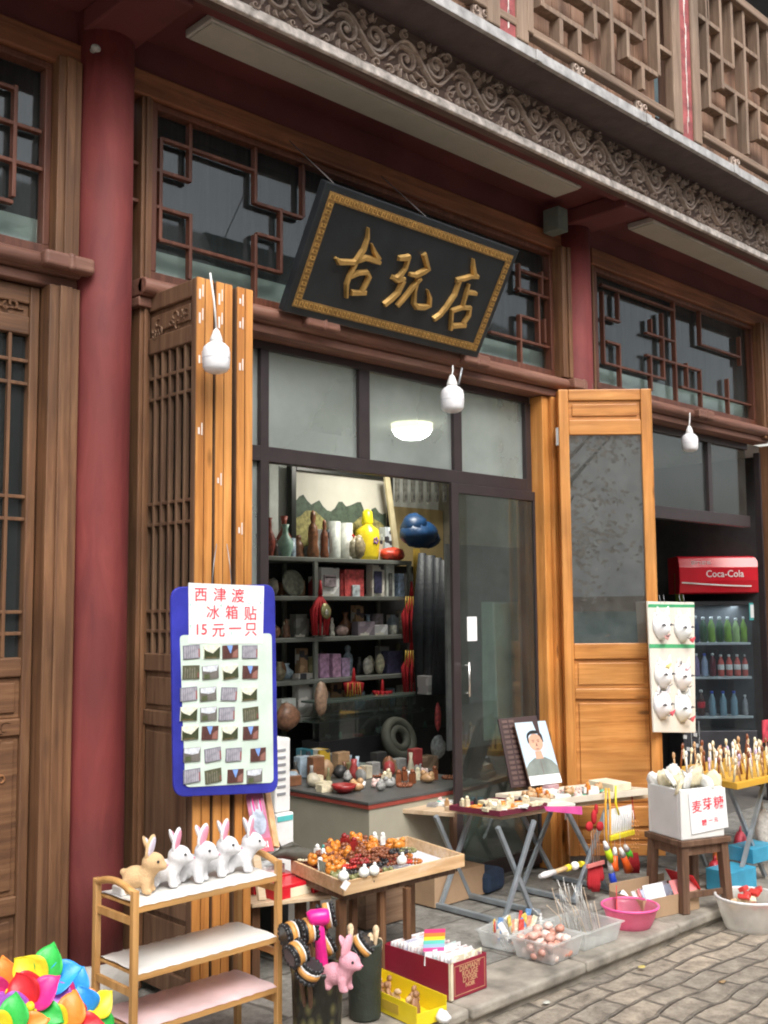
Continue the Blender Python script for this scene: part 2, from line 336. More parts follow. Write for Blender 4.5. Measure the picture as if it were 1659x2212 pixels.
ZS = -.085; YK = 2.87; Y0 = 4.035
b = MB(); nx, ny = 90, 60                          # street: gently uneven sheet near the camera
for j in range(ny + 1):
    for i in range(nx + 1):
        x = -4 + 16 * i / nx; y = -5 + (YK + 5.1) * j / ny
        b.v.append(Vector((x, y, ZS + .012 * math.sin(x * 3.1 + math.sin(y * 5)) * math.sin(y * 4.3 + x))))
for j in range(ny):
    for i in range(nx): b.f.append([j * (nx + 1) + i, j * (nx + 1) + i + 1, (j + 1) * (nx + 1) + i + 1, (j + 1) * (nx + 1) + i]); b.sm.append(True); b.mi.append(0)
struct(b.build('street', M_STREET))
b = MB(); b.quad((-60, -60, ZS - .02), (90, -60, ZS - .02), (90, 60, ZS - .02), (-60, 60, ZS - .02)); struct(b.build('ground', M_STREET))
b = MB(); b.box(-3, 12, YK + .30, 4.10, ZS, -.004); struct(b.build('pavement', M_PAVE))
b = MB(); x = -2.9
while x < 12:
    ln = .772 + random.uniform(-.01, .01); b.box(x + .004, x + ln - .004, YK + random.uniform(-.006, .006), YK + .296, -.048, random.uniform(-.003, .004)); x += ln
struct(b.build('kerb', M_KERB, bevel=.014, seg=3))
b = MB(); b.box(-3, 12, YK + .028, YK + .3, ZS - .02, -.0485); struct(b.build('kerb_bed', M_KERB))

# ================================================================== the shop building
BLD = thing('shop_building', 'two storey old timber shop front with red columns, carved eave board and lattice balcony', 'building', (4, 4.04, 0))
def part(name, mb, mat, parent=None, **k): return mb.build(name, mat, parent or BLD, **k)

# interior rooms
b = MB(); b.box(-3, 12, 4.10, 6.15, ZS, .0); part('shop_floor', b, plain('dark shop floor', (.12, .11, .1), .5, var=.2))
b = MB(); b.box(-3, 12, 6.0, 6.1, 0.002, 3.0); part('back_wall', b, M_PLASTER)
b = MB(); b.box(-3, 12, 4.12, 6.1, 2.88, 2.94); part('shop_ceiling', b, M_PLASTER)
for x0 in (2.24, 6.45):
    b = MB(); b.box(x0, x0 + .08, 4.12, 6.0, .002, 2.878); part('partition_wall', b, M_PLASTER if x0 < 3 else plain('dim tan wall', (.17, .155, .12), .8))
b = MB(); b.box(8.9, 9.0, 4.12, 6.0, .002, 2.878); part('partition_wall', b, M_DARKBACK)
b = MB(); b.box(6.54, 8.89, 5.96, 5.995, .002, 2.2); part('back_wall', b, M_DARKBACK)
# boards behind the high lattice
b = MB(); b.box(-3, 12, 4.42, 4.46, 3.062, 4.05); part('backing_board', b, M_BOARDS)
b = MB(); b.box(-3, 12, 4.112, 4.13, 3.0, 3.19); part('pale_band', b, M_PALE)  # pale green strip low behind the lattice glass

# columns on stone drums
CXS = []
for cxp in (206, 1254):
    P = aY(cxp, 1400, 3.99); CXS.append(P.x); r = .126
    b = MB(); b.lathe([(r * 1.01, .18), (r, .5), (r * .995, 2.5), (r * .985, 4.11)], (P.x, 3.99, 0), 40); c = part('column', b, M_COLRED)
    b = MB(); b.lathe([(.17, -.002), (.19, .03), (.195, .1), (.17, .165), (.14, .18)], (P.x, 3.99, 0), 32); part('column_base', b, M_STONE)
    b = MB(); b.box(P.x - .12, P.x + .12, 3.49, 4.02, 4.0, 4.098); part('cross_beam', b, M_DKRED, bevel=.01)
for X in (-1.3, 9.1):
    b = MB(); b.lathe([(.126, .18), (.124, 4.11)], (X, 3.99, 0), 28); part('column', b, M_COLRED)
    b = MB(); b.lathe([(.17, -.002), (.195, .1), (.14, .18)], (X, 3.99, 0), 28); part('column_base', b, M_STONE)

# posts
for x0, x1, y0, z0, z1 in ((1.952, 2.085, 3.93, 0, 2.87), (1.98, 2.085, 3.945, 3.0, 3.85), (2.40, 2.455, 3.99, 0, 3.85), (5.40, 5.565, 3.93, 3.0, 3.85), (5.80, 5.86, 4.0, 0, 3.85), (8.08, 8.2, 3.93, 2.9, 3.85), (8.30, 8.42, 3.93, 0, 2.87)):
    b = MB(); b.box(x0, x1, y0, 4.10, z0, z1); b.box(x0 + .3 * (x1 - x0), x1 - .3 * (x1 - x0), y0 - .012, y0 - .0005, z0, z1)
    part('post', b, W_OLD_V if x1 < 5 else W_OLD_V, bevel=.005)
b = MB()
for i, (x0, x1, y0) in enumerate(((5.245, 5.31, 3.99), (5.312, 5.40, 3.965), (5.402, 5.47, 3.945), (5.472, 5.565, 3.93))): b.box(x0, x1, y0, 4.09, 0, 2.87)
part('door_jamb', b, W_ORG_V, bevel=.006)

# lintels with their pivot blocks
for x0, x1 in ((-1.2, 2.09), (2.38, 5.57), (5.86, 8.2)):
    b = MB(); b.box(x0, x1, 3.965, 4.10, 2.872, 2.915); b.box(x0, x1, 3.94, 4.10, 2.917, 2.995)
    b.tube([(x0, 3.945, 2.957), (x1, 3.945, 2.957)], .036, 12); part('lintel', b, W_LINT, bevel=.006)
for xe, ln in ((2.12, .22), (3.47, .22), (4.62, .22), (5.63, .2), (7.17, .22), (1.2, .22)):
    b = MB(); b.box(xe - ln, xe, 3.868, 3.935, 2.925, 2.992); b.box(xe - ln * .55, xe - ln * .4, 3.862, 3.91, 2.921, 2.996); o = part('pivot_block', b, W_LINT, bevel=.018, seg=3)

# high lattice windows (traced on their plane)
YL = 4.03
def bars(mb, vert, hori, Y, w=.017, d=.035, z_lo=None):
    for x, y0, y1 in vert:
        A = aY(x, y0, Y); B = aY(x, y1, Y); X = (A.x + B.x) / 2; za, zb = A.z, B.z
        mb.box(X - w / 2, X + w / 2, Y - d / 2, Y + d / 2, min(za, zb), max(za, zb))
    for (xa, ya), (xb, yb) in hori:
        A = aY(xa, ya, Y); B = aY(xb, yb, Y); z = (A.z + B.z) / 2
        mb.box(A.x, B.x, Y - d / 2 + .002, Y + d / 2 - .002, z - w / 2, z + w / 2)
LATT = {
 'left': ([(29, 185, 428)], [((-60, 170), (29, 185)), ((-60, 240), (87, 287)), ((-60, 320), (104, 376)), ((-60, 420), (26, 434))]),
 'mid': ([(344, 298, 521), (408, 258, 396), (408, 463, 605), (549, 301, 441), (549, 507, 645), (604, 451, 592), (652, 351, 470), (1119, 570, 632), (1122, 682, 790), (1161, 640, 745), (1168, 588, 640), (1174, 690, 742)],
         [((346, 301), (549, 371)), ((281, 346), (409, 396)), ((283, 431), (409, 470)), ((341, 517), (607, 592)), ((552, 507), (604, 519)), ((549, 441), (652, 470)), ((1114, 627), (1190, 644)), ((1119, 682), (1163, 694)), ((1057, 720), (1195, 752)), ((1119, 585), (1190, 605)), ((652, 352), (700, 368))]),
 'right': ([(1301, 631, 785), (1333, 634, 691), (1337, 746, 840), (1404, 769, 845), (1430, 678, 819), (1456, 644, 880), (1482, 785, 837), (1510, 673, 746), (1512, 800, 890), (1571, 819, 905), (1596, 728, 790), (1404, 690, 720)],
           [((1297, 634), (1456, 655)), ((1305, 690), (1338, 692)), ((1308, 738), (1338, 746)), ((1303, 785), (1435, 819)), ((1394, 767), (1511, 801)), ((1469, 840), (1620, 872)), ((1394, 720), (1456, 738)), ((1510, 746), (1596, 770))])}
for key, x0, x1 in (('left', -1.1, 1.98), ('mid', 2.456, 5.40), ('right', 5.861, 8.08)):
    f = MB()
    f.box(x0, x1, 4.0, 4.055, 3.005, 3.05); f.box(x0, x1, 4.0, 4.055, 3.80, 3.83); f.box(x0, x0 + .03, 4.001, 4.054, 3.05, 3.80); f.box(x1 - .03, x1, 4.001, 4.054, 3.05, 3.80)
    fr = part('lattice_window', f, W_LAT, bevel=.004)
    f = MB(); bars(f, *LATT[key], YL); f.build('lattice', W_LAT, fr, bevel=.003)
    g = MB(); g.box(x0 + .03, x1 - .03, 4.060, 4.064, 3.05, 3.80); g.build('glass', M_GLASSDARK, fr)
for x0, x1 in ((-1.3, 2.2), (2.3, 5.68), (5.8, 9.0)):
    b = MB(); b.box(x0, x1, 3.975, 4.07, 3.832, 3.945); part('top_rail', b, wood('dark orange rail', (.12, .04, .02), (.22, .08, .035), (.32, .13, .06), 'X', .6, 0, (.12, .05, .03), .4, .3), bevel=.008)
    b = MB(); b.box(x0, x1, 4.0, 4.09, 3.947, 4.11); part('wall_band', b, M_DKRED)

# soffit, eave board, slab
b = MB(); b.box(-3, 12, 3.50, 4.10, 4.10, 4.14); part('soffit', b, M_DKRED)
for xa, xb in ((CXS[0] + .28, CXS[1] - .42), (CXS[1] + .38, 8.7), (-1.0, CXS[0] - .4)):
    b = MB(); b.box(xa, xb, 3.60, 3.80, 4.06, 4.098); f = part('ceiling_lamp', b, plain('white lamp tray', (.5, .48, .44), .5), bevel=.006)
    b = MB(); b.box(xa + .012, xb - .012, 3.612, 3.788, 4.052, 4.0605); b.build('diffuser', M_PANELLIGHT, f, bevel=.004)
b = MB(); b.box(-3, 12, 3.447, 3.498, 4.035, 4.345); part('frieze_board', b, W_FGROUND)
b = MB(); b.box(-3, 12, 3.420, 3.446, 4.028, 4.068); b.box(-3, 12, 3.432, 3.446, 4.068, 4.084); part('frieze_moulding', b, plain('flaking white paint on wood', (.55, .50, .46), .7, var=.45, scale=22, bump=.6, bscale=60), bevel=.008, seg=3)
b = MB(); b.box(-3, 12, 3.499, 3.56, 4.045, 4.099); part('eave_beam', b, M_DKRED)
b = MB(); b.box(-3, 12, 3.20, 4.3, 4.346, 4.40); part('balcony_slab', b, M_SLAB)
b = MB(); x = -3
while x < 12:
    b.box(x, x + 1.02, 3.172, 3.199, 4.335, 4.388 + random.uniform(-.004, .004)); b.box(x + 1.0, x + 1.05, 3.166, 3.171, 4.335, 4.392); x += 1.03
part('slab_edge', b, M_CAPM, bevel=.006)

# carving: scrolls, tendrils and leaves in relief
FM = Matrix(((1, 0, 0, 0), (0, 0, -1, 3.447), (0, 1, 0, 0), (0, 0, 0, 1)))       # (u, v, out) -> (x, y, z)
def scroll(mb, cx, cz, r0, turns, a0, sgn, w):
    n = int(14 * turns) + 2; pts = []; ws = []
    for i in range(n):
        t = i / (n - 1); a = a0 + sgn * t * turns * 2 * math.pi; r = r0 * (1 - .82 * t)
        pts.append((cx + r * math.cos(a), cz + r * math.sin(a) * .95)); ws.append(w * (1 - .35 * t))
    mb.ribbon(pts, ws, random.uniform(.016, .028), FM, .5)
rnd = random.Random(5)
j = lambda a: rnd.uniform(-a, a)
PER = .40; u = .6; zc = 4.205
while u < 9.6:
    b = MB(); A0 = .072
    pts = [(u + PER * t / 20, zc + A0 * math.sin(2 * math.pi * t / 20)) for t in range(21)]
    b.ribbon(pts, [.020 + .006 * math.sin(t * 1.9) for t in range(21)], .026, FM, .5)
    for hlf, sg in ((.25, 1), (.75, -1)):
        cx = u + PER * hlf + j(.008); cz = zc - sg * .018 + j(.006)
        scroll(b, cx, cz, .072 + j(.006), 1.5, R(90 * sg + 60 * sg) + j(.3), -sg, .024)
        b.ball((cx, 3.447 - .016, cz), (.016, .012, .016), 8)
        for k in range(7):          # leaves fanning off the outside of the scroll
            a = R(-90 * sg + (k - 3) * 27) + j(.12); r0 = .072 + j(.006); ln = .045 + j(.012); tw = sg * .5
            p0 = (cx + r0 * math.cos(a), cz + r0 * math.sin(a) * .95); 
            q_ = [(p0[0] + ln * t * math.cos(a + tw * t), p0[1] + ln * t * math.sin(a + tw * t)) for t in (0, .3, .6, 1)]
            b.ribbon(q_, [.008, .021, .016, .003], .012 + rnd.uniform(0, .014), FM, .6)
        for k in range(3):          # tendrils filling the corners
            x0 = u + PER * (hlf + .25 * (k - 1)) + j(.01); z0 = zc + sg * .10 + j(.012); scroll(b, x0, z0, .026 + j(.004), 1.1, rnd.uniform(0, 6), sg, .012)
    for v_ in b.v: v_.z = min(4.335, max(4.078, v_.z))
    part('carving', b, W_FRIEZE); u += PER + .001

# ---- balcony railing
YB = 3.2
def bar_at(mb, xa, xb, za, zb, y0, y1): mb.box(xa, xb, y0, y1, za, zb)
zb0, zb1 = 4.455, 4.50                                # bottom rail
posts = [aY(1455, 290, YB).x, aY(1133, 90, YB).x]
PX1 = aY(1449, 290, YB).x; PX2 = aY(1514, 320, YB).x
for k, dx in enumerate((-3 * 1.66, -2 * 1.66, -1.66, 0, 1.66)): pass
step = 1.72
for s0 in (-2, -1, 0, 1, 2):
    xo = PX1 + s0 * step * 1.0
    b = MB(); b.box(xo, xo + .095, 3.165, 3.23, 4.39, 5.62); b.box(xo + .225, xo + .32, 3.165, 3.23, 4.39, 5.62); p = part('balcony_post', b, W_GREY_V, bevel=.008)
    b = MB(); b.box(xo + .096, xo + .224, 3.178, 3.22, 4.39, 5.62); b.build('red_strip', plain('flaking red paint', (.30, .07, .07), .6, var=.4, scale=18, bump=.3), p)
    b = MB(); rr = random.Random(int(xo * 100))
    for k in range(16):
        z = 4.42 + k * .075; ww = rr.uniform(.003, .011); b.prism([(0, 0), (ww, .01), (ww * .8, .05), (ww * 1.2, .09), (0, .11)], 0, .002, Matrix.Translation((xo + .165 + rr.uniform(-.006, .008), 3.1775, z)) @ Matrix.Rotation(R(90), 4, 'X'))
    b.build('bare_patch', plain('bare white wood', (.75, .7, .66), .7), p)
def panel(xa, xb, vert, hori, fixed=None):
    """one lattice panel with rails, a board behind and small scroll brackets below"""
    f = MB(); f.box(xa, xb, 3.17, 3.225, zb0, zb1)
    p = part('balcony_panel', f, W_GREY_H, bevel=.008)
    f = MB(); f.box(xa, xb, 3.15, 3.245, 5.52, 5.58); f.build('hand_rail', W_GREY_H, p, bevel=.008)
    f = MB()
    for x, z0, z1 in vert: f.box(x - .016, x + .016, 3.175, 3.245, z0, z1)
    for x0, x1, z in hori: f.box(x0, x1, 3.177, 3.243, z - .015, z + .015)
    f.build('lattice', W_GREY_V, p, bevel=.003)
    f = MB(); n = max(3, int((xb - xa) / .16)); wd = (xb - xa) / n
    for k in range(n): f.box(xa + wd * k + .002, xa + wd * (k + 1) - .002, 3.30, 3.315, zb0 + .0, 5.52)
    f.build('backing_board', W_BACK, p)
    for t in (.3, .75):
        xc = xa + (xb - xa) * t; f = MB(); f.box(xc - .05, xc + .05, 3.185, 3.21, 4.40, 4.454)
        for q in (-1, 1): f.torus((xc + q * .03, 3.18, 4.43), .014, .006, 12, 6, Matrix.Rotation(R(90), 4, 'X'))
        f.build('bracket', W_FRIEZE, p, bevel=.003)
    return p
def tr(vs, hs, Y=YB):
    V = []; Hh = []
    for x, y0, y1 in vs:
        D = lambda q: aY(1088 + .344 * x, .344 * q, Y)
        A, B = D(y0), D(y1); V.append(((A.x + B.x) / 2, min(A.z, B.z), max(A.z, B.z)))
    for (x0, y0), (x1, y1) in hs:
        D = lambda p, q: aY(1088 + .344 * p, .344 * q, Y)
        A, B = D(x0, y0), D(x1, y1); Hh.append((A.x, B.x, (A.z + B.z) / 2))
    return V, Hh
V1, H1 = tr([(220, -250, 50), (340, 130, 290), (455, 200, 350), (555, 50, 250), (655, -300, 470), (760, 190, 370), (855, -100, 250), (855, 430, 570), (950, 90, 480), (440, -200, -10)],
            [((220, 40), (555, 240)), ((430, -15), (855, 245)), ((750, -10), (950, 110)), ((760, 360), (950, 480)), ((950, 290), (1035, 350)), ((220, -150), (440, -20))])
V2, H2 = tr([(1260, -50, 130), (1350, 190, 560), (1270, 310, 680), (1420, 250, 430), (1500, 100, 965), (1440, 600, 780), (1365, 720, 880), (1585, 370, 560), (1650, 400, 700), (1585, 700, 880)],
            [((1205, 110), (1350, 200)), ((1270, 320), (1425, 430)), ((1205, 450), (1270, 490)), ((1350, 550), (1780, 800)), ((1270, 660), (1445, 770)), ((1420, 260), (1585, 370)), ((1585, 545), (1700, 610)), ((1585, 850), (1700, 920))])
def topfill(V):      # carry the bars that left the picture up to the rail
    return [(x, z0, 5.52 if z1 > 5.05 else z1) for x, z0, z1 in V]
xm = aY(1128, 90, YB).x
panel(xm + .055, PX1, topfill(V1), H1)
b = MB(); b.box(xm, xm + .05, 3.16, 3.24, zb0, 5.55); part('balcony_post', b, W_GREY_V, bevel=.006)
panel(PX2 + .0, PX1 + step, topfill(V2), H2)
# panels to the left and far right repeat the first one
wP = PX1 - xm - .055
for k, xs in enumerate((xm - wP - .0, xm - 2 * wP - .05)):
    dx = xs - (xm + .055); panel(xs, xs + wP - .002, [(x + dx, a, c) for x, a, c in topfill(V1)], [(a + dx, c + dx, z) for a, c, z in H1])
    b = MB(); b.box(xs - .05, xs - .001, 3.16, 3.24, zb0, 5.55); part('balcony_post', b, W_GREY_V, bevel=.006)
dx = PX1 + step + .33 - PX2; panel(PX2 + dx, PX1 + step + dx, [(x + dx, a, c) for x, a, c in topfill(V2)], [(a + dx, c + dx, z) for a, c, z in H2])
# upper storey wall with windows, roof far above
b = MB(); b.box(-3, 12, 4.3, 4.4, 4.40, 6.9); part('upper_wall', b, wood('brown upper wall', (.10, .05, .03), (.2, .1, .06), (.3, .17, .1), 'Z', .7))
for x in (1.5, 3.6, 5.7, 7.8, 9.9):
    f = MB(); f.box(x, x + 1.5, 4.25, 4.30, 5.3, 6.6); p = part('upper_window', f, W_LAT, bevel=.01)
    f = MB(); f.box(x + .06, x + .7, 4.235, 4.249, 5.36, 6.54); f.box(x + .8, x + 1.44, 4.235, 4.249, 5.36, 6.54); f.build('pane', plain('blue green curtain behind glass', (.30, .42, .45), .3), p)
b = MB(); b.prism([(2.5, 6.75), (8.5, 9.2), (8.5, 9.4), (2.5, 6.95)], -3.4, 12.4, Matrix(((0, 0, 1, 0), (1, 0, 0, 0), (0, 1, 0, 0), (0, 0, 0, 1)))); part('roof', b, plain('grey roof tiles', (.1, .1, .105), .8, bump=.6))
b = MB(); b.box(-3, -2.9, 4.1, 8, 0, 6.8); b.box(11.9, 12, 4.1, 8, 0, 6.8); b.box(-2.9, 11.9, 7.9, 8, 0, 6.8); part('outer_wall', b, M_PLASTER)

# ---- shop front frames
YG = 4.115
zt = (aY(553, 968, YG).z + aY(1172, 1045, YG).z) / 2 + .01; zt0 = zt - .075
f = MB()
f.box(2.46, 5.244, YG - .03, YG + .03, zt0, zt); f.box(2.46, 5.244, YG - .028, YG + .028, 2.83, 2.871)
xs0 = aY(554, 1200, YG).x; xs1 = aY(572, 1200, YG).x
f.box(xs0, xs1, YG - .032, YG + .032, .002, 2.83)
for a, c in ((769, 792), (973, 990)):
    f.box(aY(a, 900, YG).x, aY(c, 900, YG).x, YG - .027, YG + .027, zt, 2.83)
xr0 = aY(1146, 1300, YG).x; xr1 = 5.244
f.box(xr1 - .05, xr1 + .14, YG - .033, YG + .033, .002, 2.83)
SF = part('shop_window_frame', f, M_ALU, bevel=.003)
g = MB(); g.box(2.46, xr1, YG - .003, YG + .003, zt, 2.83); g.build('transom_pane', M_GLASS, SF)
g = MB(); g.box(2.46, xs0, YG - .003, YG + .003, .05, zt0); g.build('side_pane', M_GLASS, SF)
xd0 = aY(972, 1300, YG - .03).x; xd1 = aY(1150, 1300, YG - .03).x + .06; YD = YG - .01
f = MB(); sw = .06
f.box(xd0, xd0 + sw, YD - .045, YD - .022, .03, zt0 - .003); f.box(xd1 - sw, xd1, YD - .045, YD - .022, .03, zt0 - .003)
f.box(xd0 + sw, xd1 - sw, YD - .044, YD - .023, zt0 - .06, zt0 - .003); f.box(xd0 + sw, xd1 - sw, YD - .044, YD - .023, .03, .12)
SD = part('sliding_door', f, M_ALU, bevel=.003)
g = MB(); g.box(xd0 + sw, xd1 - sw, YD - .036, YD - .031, .12, zt0 - .06); g.build('pane', M_GLASSDOOR, SD)
hp = aY(1006, 1430, YD - .06); h2 = aY(1006, 1505, YD - .06)
g = MB(); g.tube([(hp.x, YD - .085, h2.z), (hp.x, YD - .085, hp.z)], .007, 8); g.tube([(hp.x, YD - .085, hp.z - .02), (hp.x, YD - .045, hp.z - .02)], .005, 6); g.tube([(hp.x, YD - .085, h2.z + .02), (hp.x, YD - .045, h2.z + .02)], .005, 6)
g.build('handle', plain('bright steel', (.75, .75, .73), .25, .9), SD)
# right bay shop front (drinks shop)
zq = aY(1550, 1108, YG).z
f = MB(); f.box(5.87, 8.08, YG - .03, YG + .03, zq - .09, zq); f.box(5.87, 8.08, YG - .028, YG + .028, 2.82, 2.871); f.box(5.87, 5.93, YG - .031, YG + .031, .002, 2.82)
for a, c in ((1523, 1531), (1634, 1654)):
    f.box(aY(a, 1000, YG).x, aY(c, 1000, YG).x, YG - .027, YG + .027, zq if a < 1600 else .002, 2.82)
SF2 = part('shop_window_frame', f, M_ALU, bevel=.003)
g = MB(); g.box(5.93, 8.08, YG - .003, YG + .003, zq, 2.82); g.build('transom_pane', M_GLASSDOOR, SF2)

# ---- door leaves
ZROW = dict(top=[aY(60, y, 4.03).z for y in (727, 783, 832)], mid=[aY(60, y, 4.03).z for y in (1075, 1123, 1170)], bot=[aY(60, y, 4.03).z for y in (1322, 1368, 1419)])
def leaf(M, w, h, th, kind, wv, wh, pan=None, z0=.06, ncol=5, name='door_leaf', s=.062):
    """M: local x = along the leaf, y = towards the back, z = up; front face at y=0"""
    fr = MB(); fr.T = M
    fr.box(0, s, 0, th, z0, h); fr.box(w - s, w, 0, th, z0, h)
    if kind == 'lattice':
        zt_, zb_ = ZROW['top'][0], ZROW['bot'][2]
        rails = [(h - .075, h), (zt_ + .0, zt_ + .075), (zb_ - .075, zb_), (zb_ - .30, zb_ - .235), (z0 + .30, z0 + .37), (z0, z0 + .08)]
    else:
        rails = [(2.83, h), (2.615, 2.71), (1.245, 1.34), (1.005, 1.07), (.255, .375), (z0, z0 + .07)]
    fr.m = 1
    for i, (a, c) in enumerate(rails): fr.box(s, w - s, .003, th - .003, a, c)
    o = part(name, fr, [wv[0] if isinstance(wv, list) else wv, wh], bevel=.006)
    fields = []
    for i in range(len(rails) - 1): fields.append((rails[i + 1][1], rails[i][0]))
    for i, (a, c) in enumerate(fields):
        if i == 1: continue
        pn = MB(); pn.T = M; pn.box(s, w - s, .018, .030, a, c); pn.box(s + .022, w - s - .022, .009, .0185, a + .022, c - .022)
        pn.build('panel', pan or wh, o, bevel=.006)
    a, c = fields[1]
    if kind == 'lattice':
        lt = MB(); lt.T = M; bw = .014
        for k in range(1, ncol): x = s + (w - 2 * s) * k / ncol; lt.box(x - bw / 2, x + bw / 2, .008, .03, a, c)
        for z in ZROW['top'][1:] + ZROW['mid'][:2] + ZROW['bot'][:2]: lt.box(s, w - s, .010, .028, z - bw / 2, z + bw / 2)
        lt.build('lattice', wv[0] if isinstance(wv, list) else wv, o, bevel=.002)
        g = MB(); g.T = M; g.box(s, w - s, .036, .039, a, c); g.build('glass', M_GLASSDARK, o)
    else:
        g = MB(); g.T = M; g.box(s, w - s, .02, .025, a, c); g.build('glass', M_LEAFGL, o)
    return o
def relief(o, M, x0, x1, z0, z1, seed, mat, n=14):
    q = random.Random(seed); mb = MB(); F = M @ Matrix(((1, 0, 0, 0), (0, 0, -1, .009), (0, 1, 0, 0), (0, 0, 0, 1)))
    for k in range(n):
        cx = q.uniform(x0 + .02, x1 - .02); cz = q.uniform(z0 + .02, z1 - .02); r = q.uniform(.012, .028); a = q.uniform(0, 6.28); pts = []; ws = []
        for i in range(9):
            t = i / 8; aa = a + t * 4.5; pts.append((cx + r * (1 - .6 * t) * math.cos(aa), cz + r * (1 - .6 * t) * math.sin(aa))); ws.append(.007)
        mb.ribbon(pts, ws, .006, F, .5)
    mb.build('carving', mat, o)
for k, x0 in enumerate((1.405, .85, .295)):
    M = Matrix.Translation((x0, 4.0, 0)); w = .54
    o = leaf(M, w, 2.865, .05, 'lattice', W_OLD_V, W_OLD_H, z0=.10, ncol=6, s=.040)
    relief(o, M, .06, .48, 2.70, 2.80, k, W_OLD_H); relief(o, M, .06, .48, 1.02, 1.16, k + 5, W_OLD_H); relief(o, M, .07, .47, .48, .95, k + 9, wood('worn orange panel', (.16, .06, .02), (.30, .13, .05), (.42, .24, .12), 'X', .6, 0, (.30, .26, .22), .4, .4), 60)
b = MB(); b.box(-3, 2.2, 4.20, 4.24, .003, 2.87); part('dim_interior_sheet', b, M_DARKBACK)  # added dark sheet: dimness behind the left door leaves put into colour
b = MB(); b.box(-.5, 1.95, 3.98, 4.09, -.002, .10); part('threshold', b, W_OLD_H, bevel=.01)
# folded stack: the leaves stand square to the front, outer edges to the street
YE = 3.62
xs = [2.440, 2.483, 2.537, 2.580, 2.645, 2.688]
DARKF = wood('dark brown leaf wood', (.08, .04, .024), (.15, .083, .047), (.22, .135, .08), 'Z', .6, .1, (.13, .10, .07), .3, .3)  # dark brown wood of the folded leaves
for k, x in enumerate(xs):
    M = Matrix(((0, 1, 0, x), (-1, 0, 0, Y0), (0, 0, 1, 0), (0, 0, 0, 1)))       # local x -> -Y, local y -> +X
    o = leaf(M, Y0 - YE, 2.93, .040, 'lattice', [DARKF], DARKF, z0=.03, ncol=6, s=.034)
    e = MB(); e.box(x + .001, x + .0395, YE - .007, YE - .0005, .03, 2.93); e.build('edge_strip', W_ORG_V, o, bevel=.002)
    if k % 2 == 0:
        e = MB(); q = random.Random(k)
        for z in (2.78, 2.88, 2.60, 2.3 - k * .1):
            e.box(x + .01, x + .018, YE - .009, YE - .0072, z - q.uniform(.02, .05), z); e.box(x + .026, x + .031, YE - .009, YE - .0072, z - .03, z + .02)
        e.build('chipped_paint', plain('bare white wood', (.75, .7, .66), .7), o)
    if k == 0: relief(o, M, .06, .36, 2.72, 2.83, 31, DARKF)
# right leaves, swung out towards the street
A = aY(1216, 1300, 3.90); Bv = aY(1419, 1300, 3.50); A.z = Bv.z = 0; d = (Bv - A).normalized(); nrm = Vector((-d.y, d.x, 0))
MR = Matrix(((d.x, nrm.x, 0, A.x), (d.y, nrm.y, 0, A.y), (0, 0, 1, 0), (0, 0, 0, 1))); WR = (Bv - A).length
for k in range(2):
    M = MR @ Matrix.Translation((0, k * .052, 0))
    o = leaf(M, WR, 2.90, .045, 'glass', W_ORG_V, W_ORG_H, pan=W_ORG_H, z0=.085)
    e = MB(); e.T = M; e.box(WR - .001, WR + .006, .001, .044, .085, 2.90); e.build('edge_strip', W_ORG_V, o, bevel=.002)
    if k == 1:
        e = MB(); e.T = M
        for z in (2.88, 2.80, 2.2, 2.66, 2.5): e.box(WR + .0062, WR + .008, .012, .02, z - .06, z)
        e.build('chipped_paint', plain('bare white wood', (.75, .7, .66), .7), o)
e = MB(); e.T = MR; e.box(-.02, -.004, -.006, .03, 2.55, 2.66); e.box(-.02, -.004, -.006, .03, .3, .41); part('hinge', e, plain('bright steel', (.75, .75, .73), .25, .9))
# speaker-like grey box on the beam and small bracket lamp on the first column
P = aY(1200, 480, 3.9); b = MB(); b.box(P.x - .05, P.x + .05, 3.84, 3.96, P.z - .07, P.z + .08)
o = b.build('junction_box', plain('grey green steel', (.13, .15, .13), .6), None, at=(P.x, 3.9, P.z), bevel=.006); tag(o, 'small grey green box fixed high beside the second red column', 'junction box')
b = MB(); P = aY(207, 104, 3.85); b.ball(P, (.022, .016, .016), 12); b.tube([P, P + Vector((0, .03, .0))], .012, 8)
o = b.build('sensor', plain('grey plastic', (.3, .3, .28), .6), None, at=P); tag(o, 'small grey sensor near the top of the first red column', 'sensor')
# ================================================================== things outside
BLACK = col('black plastic', (.02, .02, .022), .35); WHITE = col('white plastic', (.80, .80, .79), .35, sss=.1)
RED = col('red plastic', (.60, .03, .03), .35); GOLD = plain('gilt relief', (.58, .36, .12), .42, .55, var=.25, scale=20)
PAPER = plain('white paper', (.82, .83, .84), .7, var=.04); INKRED = col('red marker ink', (.80, .04, .07), .6)
STEEL = plain('grey painted steel', (.33, .35, .37), .4, .4, var=.15); CREAM = col('cream card', (.72, .64, .48), .6)
BAMB = wood('bamboo', (.40, .20, .06), (.56, .31, .11), (.66, .40, .17), 'Z', .4, 0, None, 0, .1)
BAMBX = wood('bamboo level', (.40, .20, .06), (.56, .31, .11), (.66, .40, .17), 'X', .4, 0, None, 0, .1)
PLY = wood('pale plywood', (.50, .36, .22), (.62, .47, .31), (.72, .58, .42), 'X', .55, 0, (.75, .68, .58), .3, .15)
STOOLW = wood('dark worn stool wood', (.07, .035, .02), (.14, .075, .045), (.23, .14, .09), 'Z', .6, .2, (.24, .19, .14), .3, .35)
CARDB = plain('cardboard', (.42, .28, .17), .8, var=.12, scale=5, bump=.15)
CLEAR = glass('clear plastic', (.97, .98, .98), .62, (.90, .92, .91), .08, 1.35, 5)

